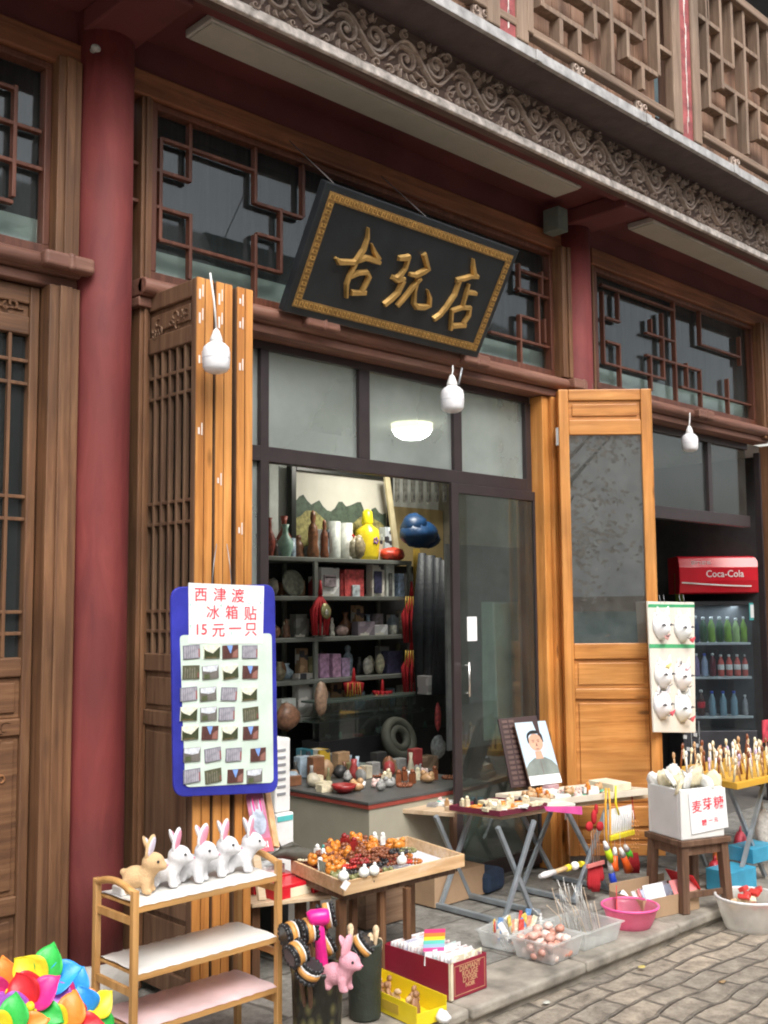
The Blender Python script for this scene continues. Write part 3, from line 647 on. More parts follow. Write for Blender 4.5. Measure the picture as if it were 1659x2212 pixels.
# ---- shop sign
Pb = aY(632, 659, 3.85); Pt = aY(711, 411, 3.57); Pb2 = aY(1029, 761, 3.85); Pt2 = aY(1106, 552, 3.57)
zb = (Pb.z + Pb2.z) / 2; zt2 = (Pt.z + Pt2.z) / 2; xa = (Pb.x + Pt.x) / 2; xb = (Pb2.x + Pt2.x) / 2
SM = frame((xa, 3.85, zb), (1, 0, 0), (0, -.28, zt2 - zb)); SW = xb - xa; SH = math.hypot(.28, zt2 - zb)     # local x right, y up the board, z = x cross y = out to the street
SG = thing('shop_sign', 'black signboard tilted over the entrance with three gold characters and a gold key border', 'shop sign', (xa, 3.85, zb))
b = MB(); b.T = SM; b.box(-.036, SW + .036, -.036, SH + .036, -.05, 0); b.build('board', plain('black lacquer', (.018, .022, .026), .3, var=.2), SG, bevel=.006)
b = MB(); b.T = SM; fw = .042
for x0, x1, y0, y1 in ((0, SW, 0, fw), (0, SW, SH - fw, SH), (0, fw, fw, SH - fw), (SW - fw, SW, fw, SH - fw)): b.box(x0, x1, y0, y1, .0005, .006)
b.build('border', plain('dull gold paint', (.30, .18, .06), .5, .3, var=.2), SG)
b = MB(); b.T = SM; q = .030; mseg = lambda x0, x1, y0, y1: b.box(x0, x1, y0, y1, .0062, .011)
n = int(SW / q)
for k in range(n):
    x = SW * k / n
    for y in (.008, SH - fw + .008): mseg(x + .003, x + .022, y, y + .005); mseg(x + .003, x + .008, y + .005, y + .026); mseg(x + .010, x + .022, y + .021, y + .026); mseg(x + .017, x + .022, y + .010, y + .021)
n = int((SH - 2 * fw) / q)
for k in range(n):
    y = fw + (SH - 2 * fw) * k / n
    for x in (.008, SW - fw + .008): mseg(x, x + .005, y + .003, y + .022); mseg(x + .005, x + .026, y + .003, y + .008); mseg(x + .021, x + .026, y + .010, y + .022); mseg(x + .010, x + .021, y + .017, y + .022)
b.build('key_pattern', GOLD, SG)
SN = SM.to_3x3() @ Vector((0, 0, 1)); SI = SM.inverted()
def sp(x, y): l = SI @ aP(627 + .3086 * x, 384 + .3086 * y, SM.translation, SN); return (l.x, l.y)
wsc = .3086 * px(SM @ Vector((SW / 2, SH / 2, 0)))
CH = [
 [[(535, 345, 8), (532, 420, 24), (505, 500, 36), (458, 570, 38), (438, 620, 26), (402, 690, 32), (386, 740, 30), (384, 835, 18)],
  [(308, 555, 16), (335, 588, 44), (430, 590, 38), (520, 558, 38), (585, 575, 48), (618, 592, 32)], [(558, 455, 5), (578, 510, 30), (612, 568, 44)],
  [(408, 692, 26), (468, 664, 36), (528, 658, 38), (543, 690, 40), (520, 740, 36), (492, 792, 30)], [(418, 802, 42), (470, 804, 36), (518, 800, 42)]],
 [[(748, 562, 34), (800, 560, 48), (828, 545, 34)], [(818, 560, 30), (798, 630, 26), (762, 680, 40), (735, 705, 46)], [(702, 692, 30), (745, 712, 50), (792, 700, 26)],
  [(785, 715, 40), (745, 800, 44), (700, 845, 44), (648, 886, 40)],
  [(928, 528, 40), (943, 585, 36), (958, 640, 30)], [(825, 672, 26), (870, 682, 44), (925, 655, 46), (965, 630, 30)], [(905, 700, 28), (852, 755, 36), (800, 825, 36), (738, 894, 36)],
  [(884, 700, 26), (862, 790, 28), (856, 870, 38), (880, 902, 46), (925, 905, 46), (966, 890, 38), (968, 835, 26), (950, 778, 5)]],
 [[(1270, 562, 6), (1272, 620, 34), (1282, 688, 48)], [(1152, 715, 34), (1205, 705, 38), (1255, 688, 36), (1305, 690, 38)],
  [(1178, 712, 32), (1142, 815, 38), (1082, 905, 38), (1040, 955, 40), (995, 988, 40)],
  [(1240, 738, 14), (1224, 800, 28), (1198, 895, 24)], [(1228, 800, 34), (1262, 802, 38), (1292, 808, 34)],
  [(1122, 918, 22), (1118, 990, 26), (1114, 1062, 24)], [(1120, 930, 34), (1190, 906, 34), (1248, 908, 42), (1240, 960, 36), (1204, 1015, 30)], [(1125, 1036, 42), (1170, 1032, 38), (1216, 1030, 42)]]]
for k, chs in enumerate(CH):
    b = MB()
    for st in chs: b.ribbon([sp(x, y) for x, y, w_ in st], [w_ * wsc * 1.05 for x, y, w_ in st], .022, SM, .38, .0006)
    b.build('character', GOLD, SG)
b = MB(); b.T = None
for x in (745, 945):
    p0 = aP(x, 405 + (x - 705) * .36, SM.translation, SN); b.tube([p0, (p0.x - .02, 3.95, 3.86)], .003, 6)
b.build('hanging_rod', plain('dull dark wire', (.10, .09, .09), .6), SG)

# ---- three bulb lamps hung at the front
def bulb(P, s, label, top, hook=False):
    """P = middle of the globe, s = globe radius"""
    t = thing('bulb_lamp', label, 'lamp', P, 0)
    b = MB(); b.lathe([(.12 * s, -1.18 * s), (.5 * s, -1.14 * s), (.8 * s, -1.0 * s), (.96 * s, -.75 * s), (1.0 * s, -.2 * s), (1.0 * s, .35 * s), (.92 * s, .72 * s), (.66 * s, .98 * s), (.45 * s, 1.1 * s)], P, 28)
    b.build('globe', plain('frosted white globe', (.82, .83, .86), .3, var=.02, sss=.3), t)
    b = MB(); b.lathe([(.455 * s, 1.08 * s), (.46 * s, 1.3 * s), (.38 * s, 1.55 * s), (.30 * s, 1.75 * s), (.24 * s, 1.95 * s), (.1 * s, 2.1 * s)], P, 20); b.build('socket', WHITE, t)
    b = MB(); b.lathe([(1.012 * s, -.12 * s), (1.02 * s, -.1 * s), (1.012 * s, -.08 * s)], P, 28); b.build('seam', col('grey seam', (.55, .55, .6), .5), t)
    b = MB(); a = Vector(P) + Vector((0, 0, 2.05 * s)); tp = Vector(top); md = (a + tp) / 2 + Vector((.004, 0, 0)); b.tube([a, md, tp], .0045, 6); b.build('cord', WHITE, t)
    return t
P = aY(467, 772, 3.50); bulb(P, 30 * px(P), 'white bulb lamp hanging in front of the folded door leaves', aY(454, 590, 3.53))
P = aY(977, 862, 3.78); bulb(P, 25.5 * px(P), 'white bulb lamp hanging under the lintel below the black sign', aY(978, 790, 3.80))
P = aY(1490, 956, 3.82); bulb(P, 17.5 * px(P), 'white bulb lamp hanging outside the drinks shop', aY(1490, 892, 3.86))
b = MB(); p = aY(998, 795, 3.80); q_ = aY(991, 830, 3.80); b.tube([p, q_], .006, 6); tag(b.build('wire_hook', STEEL, None, at=p), 'short grey wire beside the bulb lamp under the sign', 'hook')

# ---- blue board with fridge magnets
YMB = 3.56
def flat(x, y, Y=YMB): p = aY(x, y, Y); return (p.x, p.z)
BM = Matrix(((1, 0, 0, 0), (0, 0, -1, YMB), (0, 1, 0, 0), (0, 0, 0, 1)))      # (x, z, out)
def rrect(pts, rad, n=6):
    out = []; N_ = len(pts)
    for i in range(N_):
        p0, p1, p2 = Vector(pts[i - 1]), Vector(pts[i]), Vector(pts[(i + 1) % N_]); a = (p0 - p1).normalized(); c = (p2 - p1).normalized()
        for k in range(n + 1):
            t = k / n; q = p1 + a * rad * (1 - t) ** 2 + c * rad * t ** 2; out.append((q.x, q.y))
    return out
MBT = thing('magnet_board', 'blue edged board of fridge magnets hung on the folded door leaves', 'display board', (aY(480, 1720, YMB).x, YMB, aY(480, 1720, YMB).z))
b = MB(); b.prism(rrect([flat(368, 1268), flat(592, 1262), flat(600, 1712), flat(374, 1722)], .055), -.008, .006, BM); b.build('board', plain('blue plastic wrap', (.035, .04, .33), .22, var=.3, scale=6, bump=.25, bscale=14), MBT, bevel=.004)
b = MB(); b.prism(rrect([flat(386, 1372), flat(584, 1368), flat(588, 1690), flat(398, 1700)], .02), .0062, .009, BM); b.build('pale_sheet', plain('pale green glossy sheet', (.62, .74, .66), .25, var=.1, bump=.2, bscale=12), MBT)
b = MB(); b.tube([aY(458, 1262, YMB), aY(462, 1215, YMB + .01), aY(468, 1175, 3.606)], .0018, 5); b.tube([aY(500, 1262, YMB), aY(496, 1215, YMB + .01), aY(490, 1175, 3.606)], .0018, 5); b.build('hanging_wire', STEEL, MBT)
PS = thing('price_sheet', 'white sheet with three rows of red handwritten characters on the blue board', 'price sign', aY(485, 1390, YMB - .01))
b = MB(); b.prism([flat(404, 1259), flat(567, 1266), flat(564, 1390), flat(405, 1390)], .0092, .011, BM); b.build('paper', PAPER, PS)
b = MB()
def ctext(mb, s, x, y, hpx, Y, bold=.012, sx=1):
    p = aY(x, y, Y); size = hpx * px(p) * 1.12; mb.text(s, size, Matrix.Translation((p.x, Y, p.z)) @ Matrix.Rotation(R(90), 4, 'X'), .0006, bold * size, sx)
YT = YMB - .0118
for s_, x, y in (('西', 434, 1286), ('津', 475, 1287), ('渡', 514, 1289), ('冰', 460, 1325), ('箱', 501, 1325), ('贴', 541, 1327), ('15', 434, 1361), ('元', 472, 1363), ('一', 508, 1360), ('只', 542, 1361)): ctext(b, s_, x, y, 29, YT, .004, 1.08)
b.build('writing', INKRED, PS)
GREENDOT = col('pale green sticker', (.45, .72, .60), .5)
b = MB()
for x, y in ((412, 1304), (447, 1308), (478, 1306), (538, 1302), (412, 1350), (500, 1366), (563, 1300)): p = aY(x, y, YT); b.prism([(p.x - .006, p.z), (p.x + .006, p.z + .002), (p.x, p.z - .014)], .0112, .0116, BM)
b.build('sticker', GREENDOT, PS)
kinds = {'a': ('grey slate wall picture', (.22, .22, .26), (.36, .35, .40), (.30, .10, .10)), 'b': ('white sky over dark green trees picture', (.75, .76, .62), (.05, .06, .03), (.12, .10, .05)),
         'c': ('blue sky between brown roofs picture', (.10, .045, .04), (.20, .35, .75), (.25, .12, .10)), 'd': ('dark olive lane picture', (.10, .10, .06), (.20, .20, .16), (.22, .09, .08)), 'e': ('pale sky over a grey lane picture', (.15, .14, .13), (.62, .66, .72), (.10, .12, .06))}
rows = [(1408, [(413, 'a'), (457, 'b'), (497, 'c'), (539, 'a')]), (1452, [(412, 'd'), (454, 'e'), (497, 'b'), (540, 'c')]), (1499, [(407, 'a'), (449, 'e'), (494, 'a'), (538, 'b')]), (1542, [(407, 'b'), (450, 'e'), (489, 'a'), (541, 'd')]),
        (1583, [(410, 'b'), (453, 'c'), (496, 'b'), (541, 'c')]), (1630, [(414, 'e'), (459, 'a'), (504, 'a'), (557, 'c')]), (1676, [(414, 'a'), (460, 'd'), (508, 'c'), (549, 'e')])]
MK = {}
def magnet(k, M):
    nm, c0, c1, c2 = kinds[k]; w_, h_ = .077 / 2, .053 / 2
    if k not in MK:
        b0 = MB(); b0.box(-w_, w_, -h_, h_, 0, .004)
        b1 = MB()
        if k == 'a':
            for i in range(7): b1.box(-w_ + .004 + i * .010, -w_ + .011 + i * .010, -h_ + .003, h_ - .004, .0042, .0046)
            b2 = MB(); b2.box(w_ - .008, w_ - .001, -h_ + .004, h_ - .016, .0042, .0047)
        elif k == 'b':
            b1.prism([(-w_ + .001, -h_ + .001), (w_ - .001, -h_ + .001), (w_ - .001, h_ - .006), (w_ - .016, h_ - .018), (.004, -.006), (-.010, -.002), (-w_ + .012, .004), (-w_ + .001, .012)], .0042, .0046); b2 = MB(); b2.box(-w_ + .01, w_ - .02, -h_ + .001, -h_ + .008, .0047, .005)
        elif k == 'c':
            b1.prism([(-.018, h_ - .001), (.010, h_ - .001), (.002, -.004), (-.002, -.006)], .0042, .0046); b2 = MB(); b2.prism([(.008, -h_ + .002), (w_ - .002, -h_ + .002), (w_ - .002, .012), (.012, -.002)], .0042, .0046)
        elif k == 'd':
            for i in range(5): b1.box(-w_ + .008 + i * .011, -w_ + .012 + i * .011, -h_ + .003, h_ - .008 - (i % 2) * .005, .0042, .0046)
            b2 = MB(); b2.box(w_ - .010, w_ - .003, -h_ + .006, -.002, .0047, .005)
        else:
            b1.prism([(-w_ + .001, h_ - .001), (w_ - .001, h_ - .001), (w_ - .010, .004), (.0, .000), (-w_ + .001, .008)], .0042, .0046); b2 = MB(); b2.box(-w_ + .006, -.006, -h_ + .002, -.006, .0042, .0046)
        MK[k] = [(x, plain('magnet %s %d' % (nm, i), c, .3, var=.25, scale=60)) for i, (x, c) in enumerate(((b0, c0), (b1, c1), (b2, c2)))]
    MW[M[0].name] = Matrix(); out = []
    for nm2, (mb_, mt) in zip(('tile', 'picture', 'detail'), MK[k]): out.append(mb_.build(nm2, mt, M[0], local=True))
rowname = ['top', 'second', 'third', 'middle', 'fifth', 'sixth', 'bottom']; colname = ['first', 'second', 'third', 'last']
q = random.Random(3)
for i, (y, cs) in enumerate(rows):
    for j, (x, k) in enumerate(cs):
        p = aY(x, y, YMB - .0095)
        t = thing('fridge_magnet', '%s magnet, %s of the %s row' % (kinds[k][0], colname[j], rowname[i]), 'fridge magnet', p, 0, 'fridge magnets in rows on the blue board')
        t.rotation_euler = (R(90), R(q.uniform(-4, 4)), 0)
        magnet(k, [t])

# ---- bamboo rack with toy rabbits
RX0, RX1, RY0, RY1 = 1.875, 2.462, 3.10, 3.34
rack = thing('bamboo_rack', 'three tier bamboo rack lined with white sheets in front of the left red column', 'rack', ((RX0 + RX1) / 2, 3.22, 0))
ztop = aY(300, 1922, 3.1).z; tiers = [aY(300, 1956, 3.1).z, aY(309, 2100, 3.1).z, aY(309, 2220, 3.1).z]
for x in (RX0, RX1):
    for y in (RY0, RY1):
        b = MB(); b.box(x - .011, x + .011, y - .011, y + .011, .002, ztop); b.build('leg', BAMB, rack, bevel=.002)
    b = MB(); pts = []
    for i in range(11): t = i / 10; pts.append((x, RY0 + (RY1 - RY0) * t, ztop - .012 + .022 * math.sin(math.pi * t)))
    b.tube(pts, .012, 8); b.build('end_rail', BAMB, rack)
    for z in (tiers[1] - .06, tiers[0] - .05, tiers[2] - .05): b = MB(); b.box(x - .006, x + .006, RY0 + .0112, RY1 - .0112, z - .012, z + .012); b.build('end_rail', BAMB, rack)
for k, z in enumerate(tiers):
    b = MB(); b.box(RX0 + .0112, RX1 - .0112, RY0 - .008, RY0 + .004, z - .022, z - .003); b.box(RX0 + .0112, RX1 - .0112, RY1 - .004, RY1 + .008, z - .022, z - .003); b.box(RX0 + .0112, RX1 - .0112, RY0 + .005, RY1 - .005, z - .012, z - .004); b.build('shelf', BAMBX, rack, bevel=.001)
    b = MB(); nx = 30; ny = 10; q = random.Random(k)
    for j in range(ny + 1):
        for i in range(nx + 1):
            x = RX0 + .012 + (RX1 - RX0 - .024) * i / nx; y = RY0 - .009 + (RY1 - RY0 + .018) * j / ny
            b.v.append(Vector((x, y, z + .002 + .003 * abs(math.sin(i * 1.1 + j * .7 + k)) + q.uniform(0, .0015) - (.006 if j in (0, ny) else 0))))
    for j in range(ny):
        for i in range(nx): b.f.append([j * (nx + 1) + i, j * (nx + 1) + i + 1, (j + 1) * (nx + 1) + i + 1, (j + 1) * (nx + 1) + i]); b.sm.append(True); b.mi.append(0)
    b.build('liner_sheet', plain('white plastic sheet', (.72, .72, .69), .35, var=.12, scale=5) if k < 2 else plain('pinkish white sheet', (.70, .52, .53), .4, var=.25, scale=5), rack)
def fur(name, c): return plain(name, c, .95, var=.07, scale=30, bump=.7, bscale=260, spec=.1, sss=.15)
FW = fur('white plush', (.80, .80, .82)); FT = fur('tan plush', (.72, .49, .27)); FP = fur('pink plush inner ear', (.86, .36, .48)); FPK = fur('pink plush', (.82, .42, .50)); FLAV = fur('lavender white plush', (.72, .66, .78))
def rabbit(name, label, cat, loc, rz, s, fb, fi, hang=False, group=None):
    t = thing(name, label, cat, loc, rz, group); MW[t.name] = Matrix(); S = lambda *a: tuple(x * s for x in a)
    b = MB()
    b.ball(S(-.15, 0, .33), S(.28, .22, .23), 14); b.ball(S(.04, 0, .35), S(.20, .19, .20), 14)
    for x, y in ((.10, .11), (.10, -.11), (-.30, .12), (-.30, -.12)): b.tube([S(x, y, .30), S(x + .01, y, .14), S(x + .02, y, .04)], [.11 * s, .095 * s, .09 * s], 10); b.ball(S(x + .04, y, .065), S(.11, .085, .065), 10)
    b.ball(S(-.42, 0, .42), S(.08, .07, .08), 8)
    b.tube([S(.06, 0, .36), S(.18, 0, .52)], [.19 * s, .17 * s], 12)
    b.ball(S(.22, 0, .62), S(.245, .215, .215), 14); b.ball(S(.42, 0, .56), S(.11, .105, .09), 10)
    o = b.build('body', fb, t, local=True); md = o.modifiers.new('remesh', 'REMESH'); md.mode = 'VOXEL'; md.voxel_size = .032 * s; md.use_smooth_shade = True
    md2 = o.modifiers.new('smooth', 'SMOOTH'); md2.factor = .6; md2.iterations = 4
    for y, rx, ry in ((.11, -28, -14), (-.11, 24, 8)):
        M = Matrix.Translation(S(.14, y, .76)) @ Matrix.Rotation(R(-rx), 4, 'X') @ Matrix.Rotation(R(ry), 4, 'Y') @ Matrix.Rotation(R(20 if y > 0 else -14), 4, 'Z')
        b = MB(); b.T = M; b.ball(S(0, 0, .20), S(.055, .135, .26), 14); e = b.build('ear', fb, t, local=True)
        b = MB(); b.T = M; b.ball(S(.036, 0, .20), S(.028, .10, .21), 12); b.build('inner_ear', fi, e, local=True)
    for y in (-.125, .125): b = MB(); b.ball(S(.375, y * 1.15, .67), .03 * s, 10); b.build('eye', BLACK, t, local=True)
    b = MB(); b.ball(S(.525, 0, .58), S(.022, .03, .022), 8); b.build('nose', FP, t, local=True)
    return t
zt0_ = tiers[0] + .005
for k, (x, s_, fb, fi, lb) in enumerate(((322, .164, FT, FLAV, 'tan plush toy rabbit with white inner ears, leftmost on the rack'), (385, .168, FW, FP, 'white plush toy rabbit right beside the tan one'),
        (440, .170, FW, FP, 'white plush toy rabbit in the middle of the five'), (490, .170, FW, FP, 'white plush toy rabbit second from the right end of the rack'), (541, .168, FW, FP, 'white plush toy rabbit at the right end of the rack'))):
    d_ = aZ(x, 1938 - (x - 318) * .22, zt0_)
    rabbit('toy_rabbit', lb, 'toy rabbit', (min(RX1 - .045, max(RX0 + .09, d_.x)), 3.20 + .012 * (k % 2), zt0_ + .001), R(-52 + [0, 6, -8, 4, 12][k]), s_, fb, fi, group='plush toy rabbits on the bamboo rack')
b = MB(); b.T = Matrix.Translation((1.93, 3.25, zt0_ + .0)); b.box(-.035, .03, -.03, .03, 0, .028); b.box(-.01, .045, -.045, -.01, 0, .02); tag(b.build('battery_box', WHITE, None, at=(1.93, 3.25, zt0_), bevel=.004), 'small white battery box behind the tan rabbit', 'box')

# ---- pinwheels
PCOL = {n_: plain('%s foil' % n_, c, .42, var=.14, scale=26, bump=.25, bscale=40, sss=.12) for n_, c in dict(green=(.04, .50, .08), yellow=(.88, .72, .03), red=(.72, .02, .03), orange=(.90, .26, .04), blue=(.03, .32, .85), purple=(.38, .10, .55), pink=(.80, .03, .25), navy=(.02, .10, .40)).items()}
def pinwheel(P, r, cols, look, label, spin):
    """curved double petals round a hub, on a stick"""
    t = thing('pinwheel', label, 'pinwheel', P, 0, 'pinwheels in a bunch at the left front')
    z = Vector(look).normalized(); x = UP.cross(z).normalized(); y = z.cross(x); M0 = Matrix((x, y, z)).transposed().to_4x4(); M0.translation = Vector(P)
    for k, cn in enumerate(cols):
        a = spin + 2 * math.pi * k / len(cols); M = M0 @ Matrix.Rotation(a, 4, 'Z'); b = MB(); n = 12; mm = 7; vs = []; fs = []
        for i in range(n + 1):
            u_ = i / n; w_ = math.sin(math.pi * min(1, u_ * .93 + .05)) ** .8 * r * .40
            for j in range(mm):
                v_ = j / (mm - 1) * 2 - 1; vs.append(M @ Vector((r * u_ * (1 - .08 * v_ * v_), w_ * v_ + .22 * r * u_ * u_, r * (.26 * math.sin(math.pi * u_ * .8) * (1 - .5 * (v_ + 1) / 2) + .16 * v_ * v_ * math.sin(math.pi * u_)))))
        for i in range(n):
            for j in range(mm - 1): fs.append((i * mm + j, (i + 1) * mm + j, (i + 1) * mm + j + 1, i * mm + j + 1))
        b.add(vs, fs, True); o = b.build('petal', PCOL[cn], t); s_ = o.modifiers.new('sol', 'SOLIDIFY'); s_.thickness = .0015
    b = MB(); b.T = M0; b.lathe([(.009, .0), (.010, .006), (.006, .010), (.001, .012)], (0, 0, r * .12), 14); b.build('hub', PCOL['yellow'], t)
    b = MB(); b.tube([Vector(P) - z * .01, Vector((P[0] * .6 + 1.15 * .4, P[1] * .6 + 2.42 * .4, P[2] - .3)), (1.15, 2.42, .16)], .004, 6); b.build('stick', WHITE, t)
    return t
PW = [((95, 2085), 2.35, .115, ['green', 'yellow', 'red', 'pink', 'purple', 'blue'], (-.55, -.7, .45), 1.2, 'pinwheel with a tall green and a yellow petal, highest of the bunch'),
      ((22, 2100), 2.45, .105, ['orange', 'pink', 'purple', 'yellow', 'green'], (-.5, -.8, .2), 1.6, 'pinwheel with a big orange petal at the left edge'),
      ((190, 2150), 2.45, .095, ['yellow', 'blue', 'red', 'orange', 'green'], (-.2, -.85, .3), .4, 'pinwheel with an upright yellow petal nearest the rack'),
      ((68, 2135), 2.15, .10, ['red', 'purple', 'navy', 'green', 'pink'], (-.6, -.65, .5), 1.9, 'pinwheel with a deep red petal in the middle of the bunch'),
      ((140, 2185), 2.10, .10, ['orange', 'yellow', 'green', 'purple', 'red'], (-.45, -.8, .5), 1.1, 'pinwheel with orange and yellow petals low on the right of the bunch'),
      ((25, 2190), 2.10, .095, ['green', 'yellow', 'red', 'blue', 'orange'], (-.5, -.8, .4), 1.3, 'pinwheel with a dark green petal low in the left corner'),
      ((160, 2105), 2.6, .085, ['blue', 'pink', 'green', 'orange'], (-.4, -.8, .3), 1.0, 'pinwheel with a light blue petal between the bunch and the rack')]
for (x, y), Y, r, cs, lk, spn, lb in PW: pinwheel(aY(x, y + 42, Y), r * .78, cs, lk, lb, spn)
b = MB(); b.lathe([(.10, ZS + .002), (.11, ZS + .02), (.13, ZS + .33), (.135, ZS + .35), (.12, ZS + .35), (.1, ZS + .3)], (1.15, 2.42, 0), 24); tag(b.build('bucket', col('blue bucket plastic', (.05, .15, .4), .4), None, at=(1.15, 2.42, ZS)), 'blue bucket on the street holding the pinwheels', 'bucket')

# ---- two patterned bins with massage hammers and scratchers
def bin_(P, r, h, mt, label):
    b = MB(); b.lathe([(r * .86, .002), (r * .9, .01), (r * .99, h - .02), (r * 1.03, h - .008), (r * 1.02, h), (r * .93, h), (r * .9, h - .03), (r * .85, h * .5), (r * .84, .012)], P, 36)
    return tag(b.build('bin', mt, None, at=P), label, 'bin')
mt, nt, bb = newmat('olive leaf pattern'); vo = nt.nodes.new('ShaderNodeTexVoronoi'); vo.inputs['Scale'].default_value = 22; tc = nt.nodes.new('ShaderNodeTexCoord'); mp = nt.nodes.new('ShaderNodeMapping'); mp.inputs['Scale'].default_value = (1.6, 1.6, 1)
nt.links.new(tc.outputs['Object'], mp.inputs[0]); nt.links.new(mp.outputs[0], vo.inputs['Vector']); cr = nt.nodes.new('ShaderNodeValToRGB'); cr.color_ramp.elements[0].color = (.16, .15, .06, 1); cr.color_ramp.elements[1].color = (.015, .015, .012, 1); cr.color_ramp.elements[1].position = .6
nt.links.new(vo.outputs['Distance'], cr.inputs[0]); nt.links.new(cr.outputs[0], bb.inputs['Base Color']); bb.inputs['Roughness'].default_value = .45
bp = nt.nodes.new('ShaderNodeBump'); bp.inputs['Strength'].default_value = .6; bp.invert = True; bp.inputs['Distance'].default_value = .01; nt.links.new(vo.outputs['Distance'], bp.inputs['Height']); nt.links.new(bp.outputs[0], bb.inputs['Normal'])
B1 = Vector((2.56, 3.0, 0)); B2 = Vector((2.885, 3.1, 0))
bin_(B1, .093, .285, mt, 'olive leaf patterned bin holding striped massage rollers')
bin_(B2, .068, .28, plain('dark green bin', (.035, .045, .035), .5, bump=.4, bscale=50), 'dark bin behind the pink rabbit holding wooden scratchers')
ORB = col('orange roller band', (.62, .30, .08), .35)
def roller(P, ax, r, base, lb):
    t = thing('massage_roller', lb, 'massage roller', P, 0, 'massage rollers in the bins'); M = Vector(ax).to_track_quat('Z', 'Y').to_matrix()
    b = MB(); 
    for z in (-.024, -.012, .012, .024): b.torus(Vector(P) + M @ Vector((0, 0, z)), r * .84, .007, 18, 6, M)
    for k in range(14):
        a = k * 2 * math.pi / 14
        for z in (-.026, .026): b.ball(Vector(P) + M @ Vector((r * .92 * math.cos(a), r * .92 * math.sin(a), z)), .008, 6)
    b.lathe([(r * .8, -.03), (r * .8, .03)], P, 18, M); b.build('wheel', BLACK, t)
    b = MB(); b.lathe([(r * .86, -.010), (r * 1.05, -.009), (r * 1.08, 0), (r * 1.05, .009), (r * .86, .010)], P, 22, M); b.build('band', ORB, t)
    b = MB(); b.torus(Vector(P) + M @ Vector((0, 0, .0125)), r * .98, .0035, 20, 6, M); b.build('ring', WHITE, t)
    b = MB(); b.tube([P, (Vector(P) + Vector(base)) / 2, base], [.009, .008, .007], 8); b.build('handle', STOOLW, t)
RO = [((664, 2010), 2.98, (.9, -.3, .1), 'massage roller standing straight up left of the pink hammer'), ((640, 2060), 2.93, (.95, -.1, .3), 'massage roller leaning over the left rim'), ((668, 2098), 2.90, (.2, -.5, .9), 'massage roller lying flat on the rim under the magenta hammer'),
      ((705, 1978), 3.02, (.8, -.6, .2), 'massage roller standing highest behind the magenta hammer'), ((628, 2018), 3.02, (.95, -.2, .1), 'massage roller standing at the far left beside the rack'), ((700, 2040), 3.03, (.9, -.4, .5), 'massage roller hidden between hammer and pink rabbit'),
      ((783, 2044), 3.08, (.55, -.6, .7), 'massage roller leaning on the scratchers in the dark bin')]
for (x, y), Y, ax, lb in RO:
    P = aY(x, y, Y); bs = (B2 if x > 760 else B1); roller(P, ax, 25 * px(P), (bs.x + (P.x - bs.x) * .2, bs.y, .05), 'black and orange ' + lb)
t = thing('toy_hammer', 'magenta plastic massage hammer standing in the olive bin', 'massage hammer', aY(690, 1975, 2.95)); MAG = col('magenta plastic', (.80, .02, .28), .3)
P = aY(688, 1982, 2.95); b = MB(); b.tube([P + Vector((-.030, .02, -.004)), P + Vector((-.02, .014, 0)), P + Vector((.02, -.014, .002)), P + Vector((.030, -.02, .002))], [.024, .029, .029, .024], 18); b.build('head', MAG, t)
b = MB(); b.tube([P, aY(692, 2030, 2.95), aY(697, 2100, 2.97), (2.56, 3.0, .05)], [.018, .019, .024, .014], 14); b.build('handle', MAG, t)
P = aY(738, 2125, 2.88); rabbit('plush_rabbit', 'pink plush toy rabbit hanging against the bins with its legs dangling', 'toy rabbit', (P.x - .0, 2.885, P.z - .025), R(-72), .165, FPK, FPK)
for k, (x, y, dx) in enumerate(((757, 2005, -.01), (812, 2008, .02), (800, 2025, .015), (768, 2030, 0), (820, 2035, .03))):
    P = aY(x, y, 3.1); b = MB(); b.tube([(B2.x + dx * .5, 3.1, .03), P - Vector((0, 0, .03)), P], [.006, .009, .013], 8); b.ball(P, (.014, .012, .018), 8); o = b.build('back_scratcher', plain('pale scratcher wood', (.66, .50, .32), .5), None, at=P)
    tag(o, 'pale wooden back scratcher standing in the dark bin, %s from the left' % ORD[k], 'back scratcher', 'back scratchers in the dark bin')

# ---- yellow box of wooden toys, wine carton of cards
A_ = aZ(822, 2092, .085); Bq = aZ(965, 2152, .085); dv = (Bq - A_).normalized(); L_ = (Bq - A_).length
YM = frame((A_.x, A_.y, .003), dv, Vector((dv.y, -dv.x, 0)))             # y points towards -X side
if (YM.to_3x3() @ Vector((0, 0, 1))).z < 0: YM = frame((A_.x, A_.y, .003), dv, Vector((-dv.y, dv.x, 0)))
ysgn = -1 if (YM.to_3x3() @ Vector((0, 1, 0))).x > 0 else 1
YEL = col('yellow card', (.85, .66, .02), .45, var=.06)
t = thing('yellow_box', 'open yellow cardboard box of small wooden toys on the kerb', 'box', (A_.x, A_.y, 0)); b = MB(); b.T = YM; W_ = .15 * ysgn
def yb(x0, x1, y0, y1, z0, z1): b.box(x0, x1, min(y0, y1), max(y0, y1), z0, z1)
yb(0, L_, 0, .003 * ysgn, 0, .085); yb(0, L_, W_ - .003 * ysgn, W_, 0, .075); yb(0, .003, .0031 * ysgn, W_ - .0031 * ysgn, 0, .085); yb(L_ - .003, L_, .0031 * ysgn, W_ - .0031 * ysgn, 0, .05); yb(.0031, L_ - .0031, .0031 * ysgn, W_ - .0031 * ysgn, 0, .004)
b.build('carton', YEL, t, bevel=.001)
b = MB(); b.T = YM @ Matrix.Translation((L_ * .62, W_ + .0012 * ysgn, .035)) @ Matrix.Rotation(R(90 if ysgn < 0 else -90), 4, 'X'); b.box(-.05, .05, -.018, .018, 0, .001); b.build('label_patch', col('dull yellow print', (.62, .42, .05), .5), t)
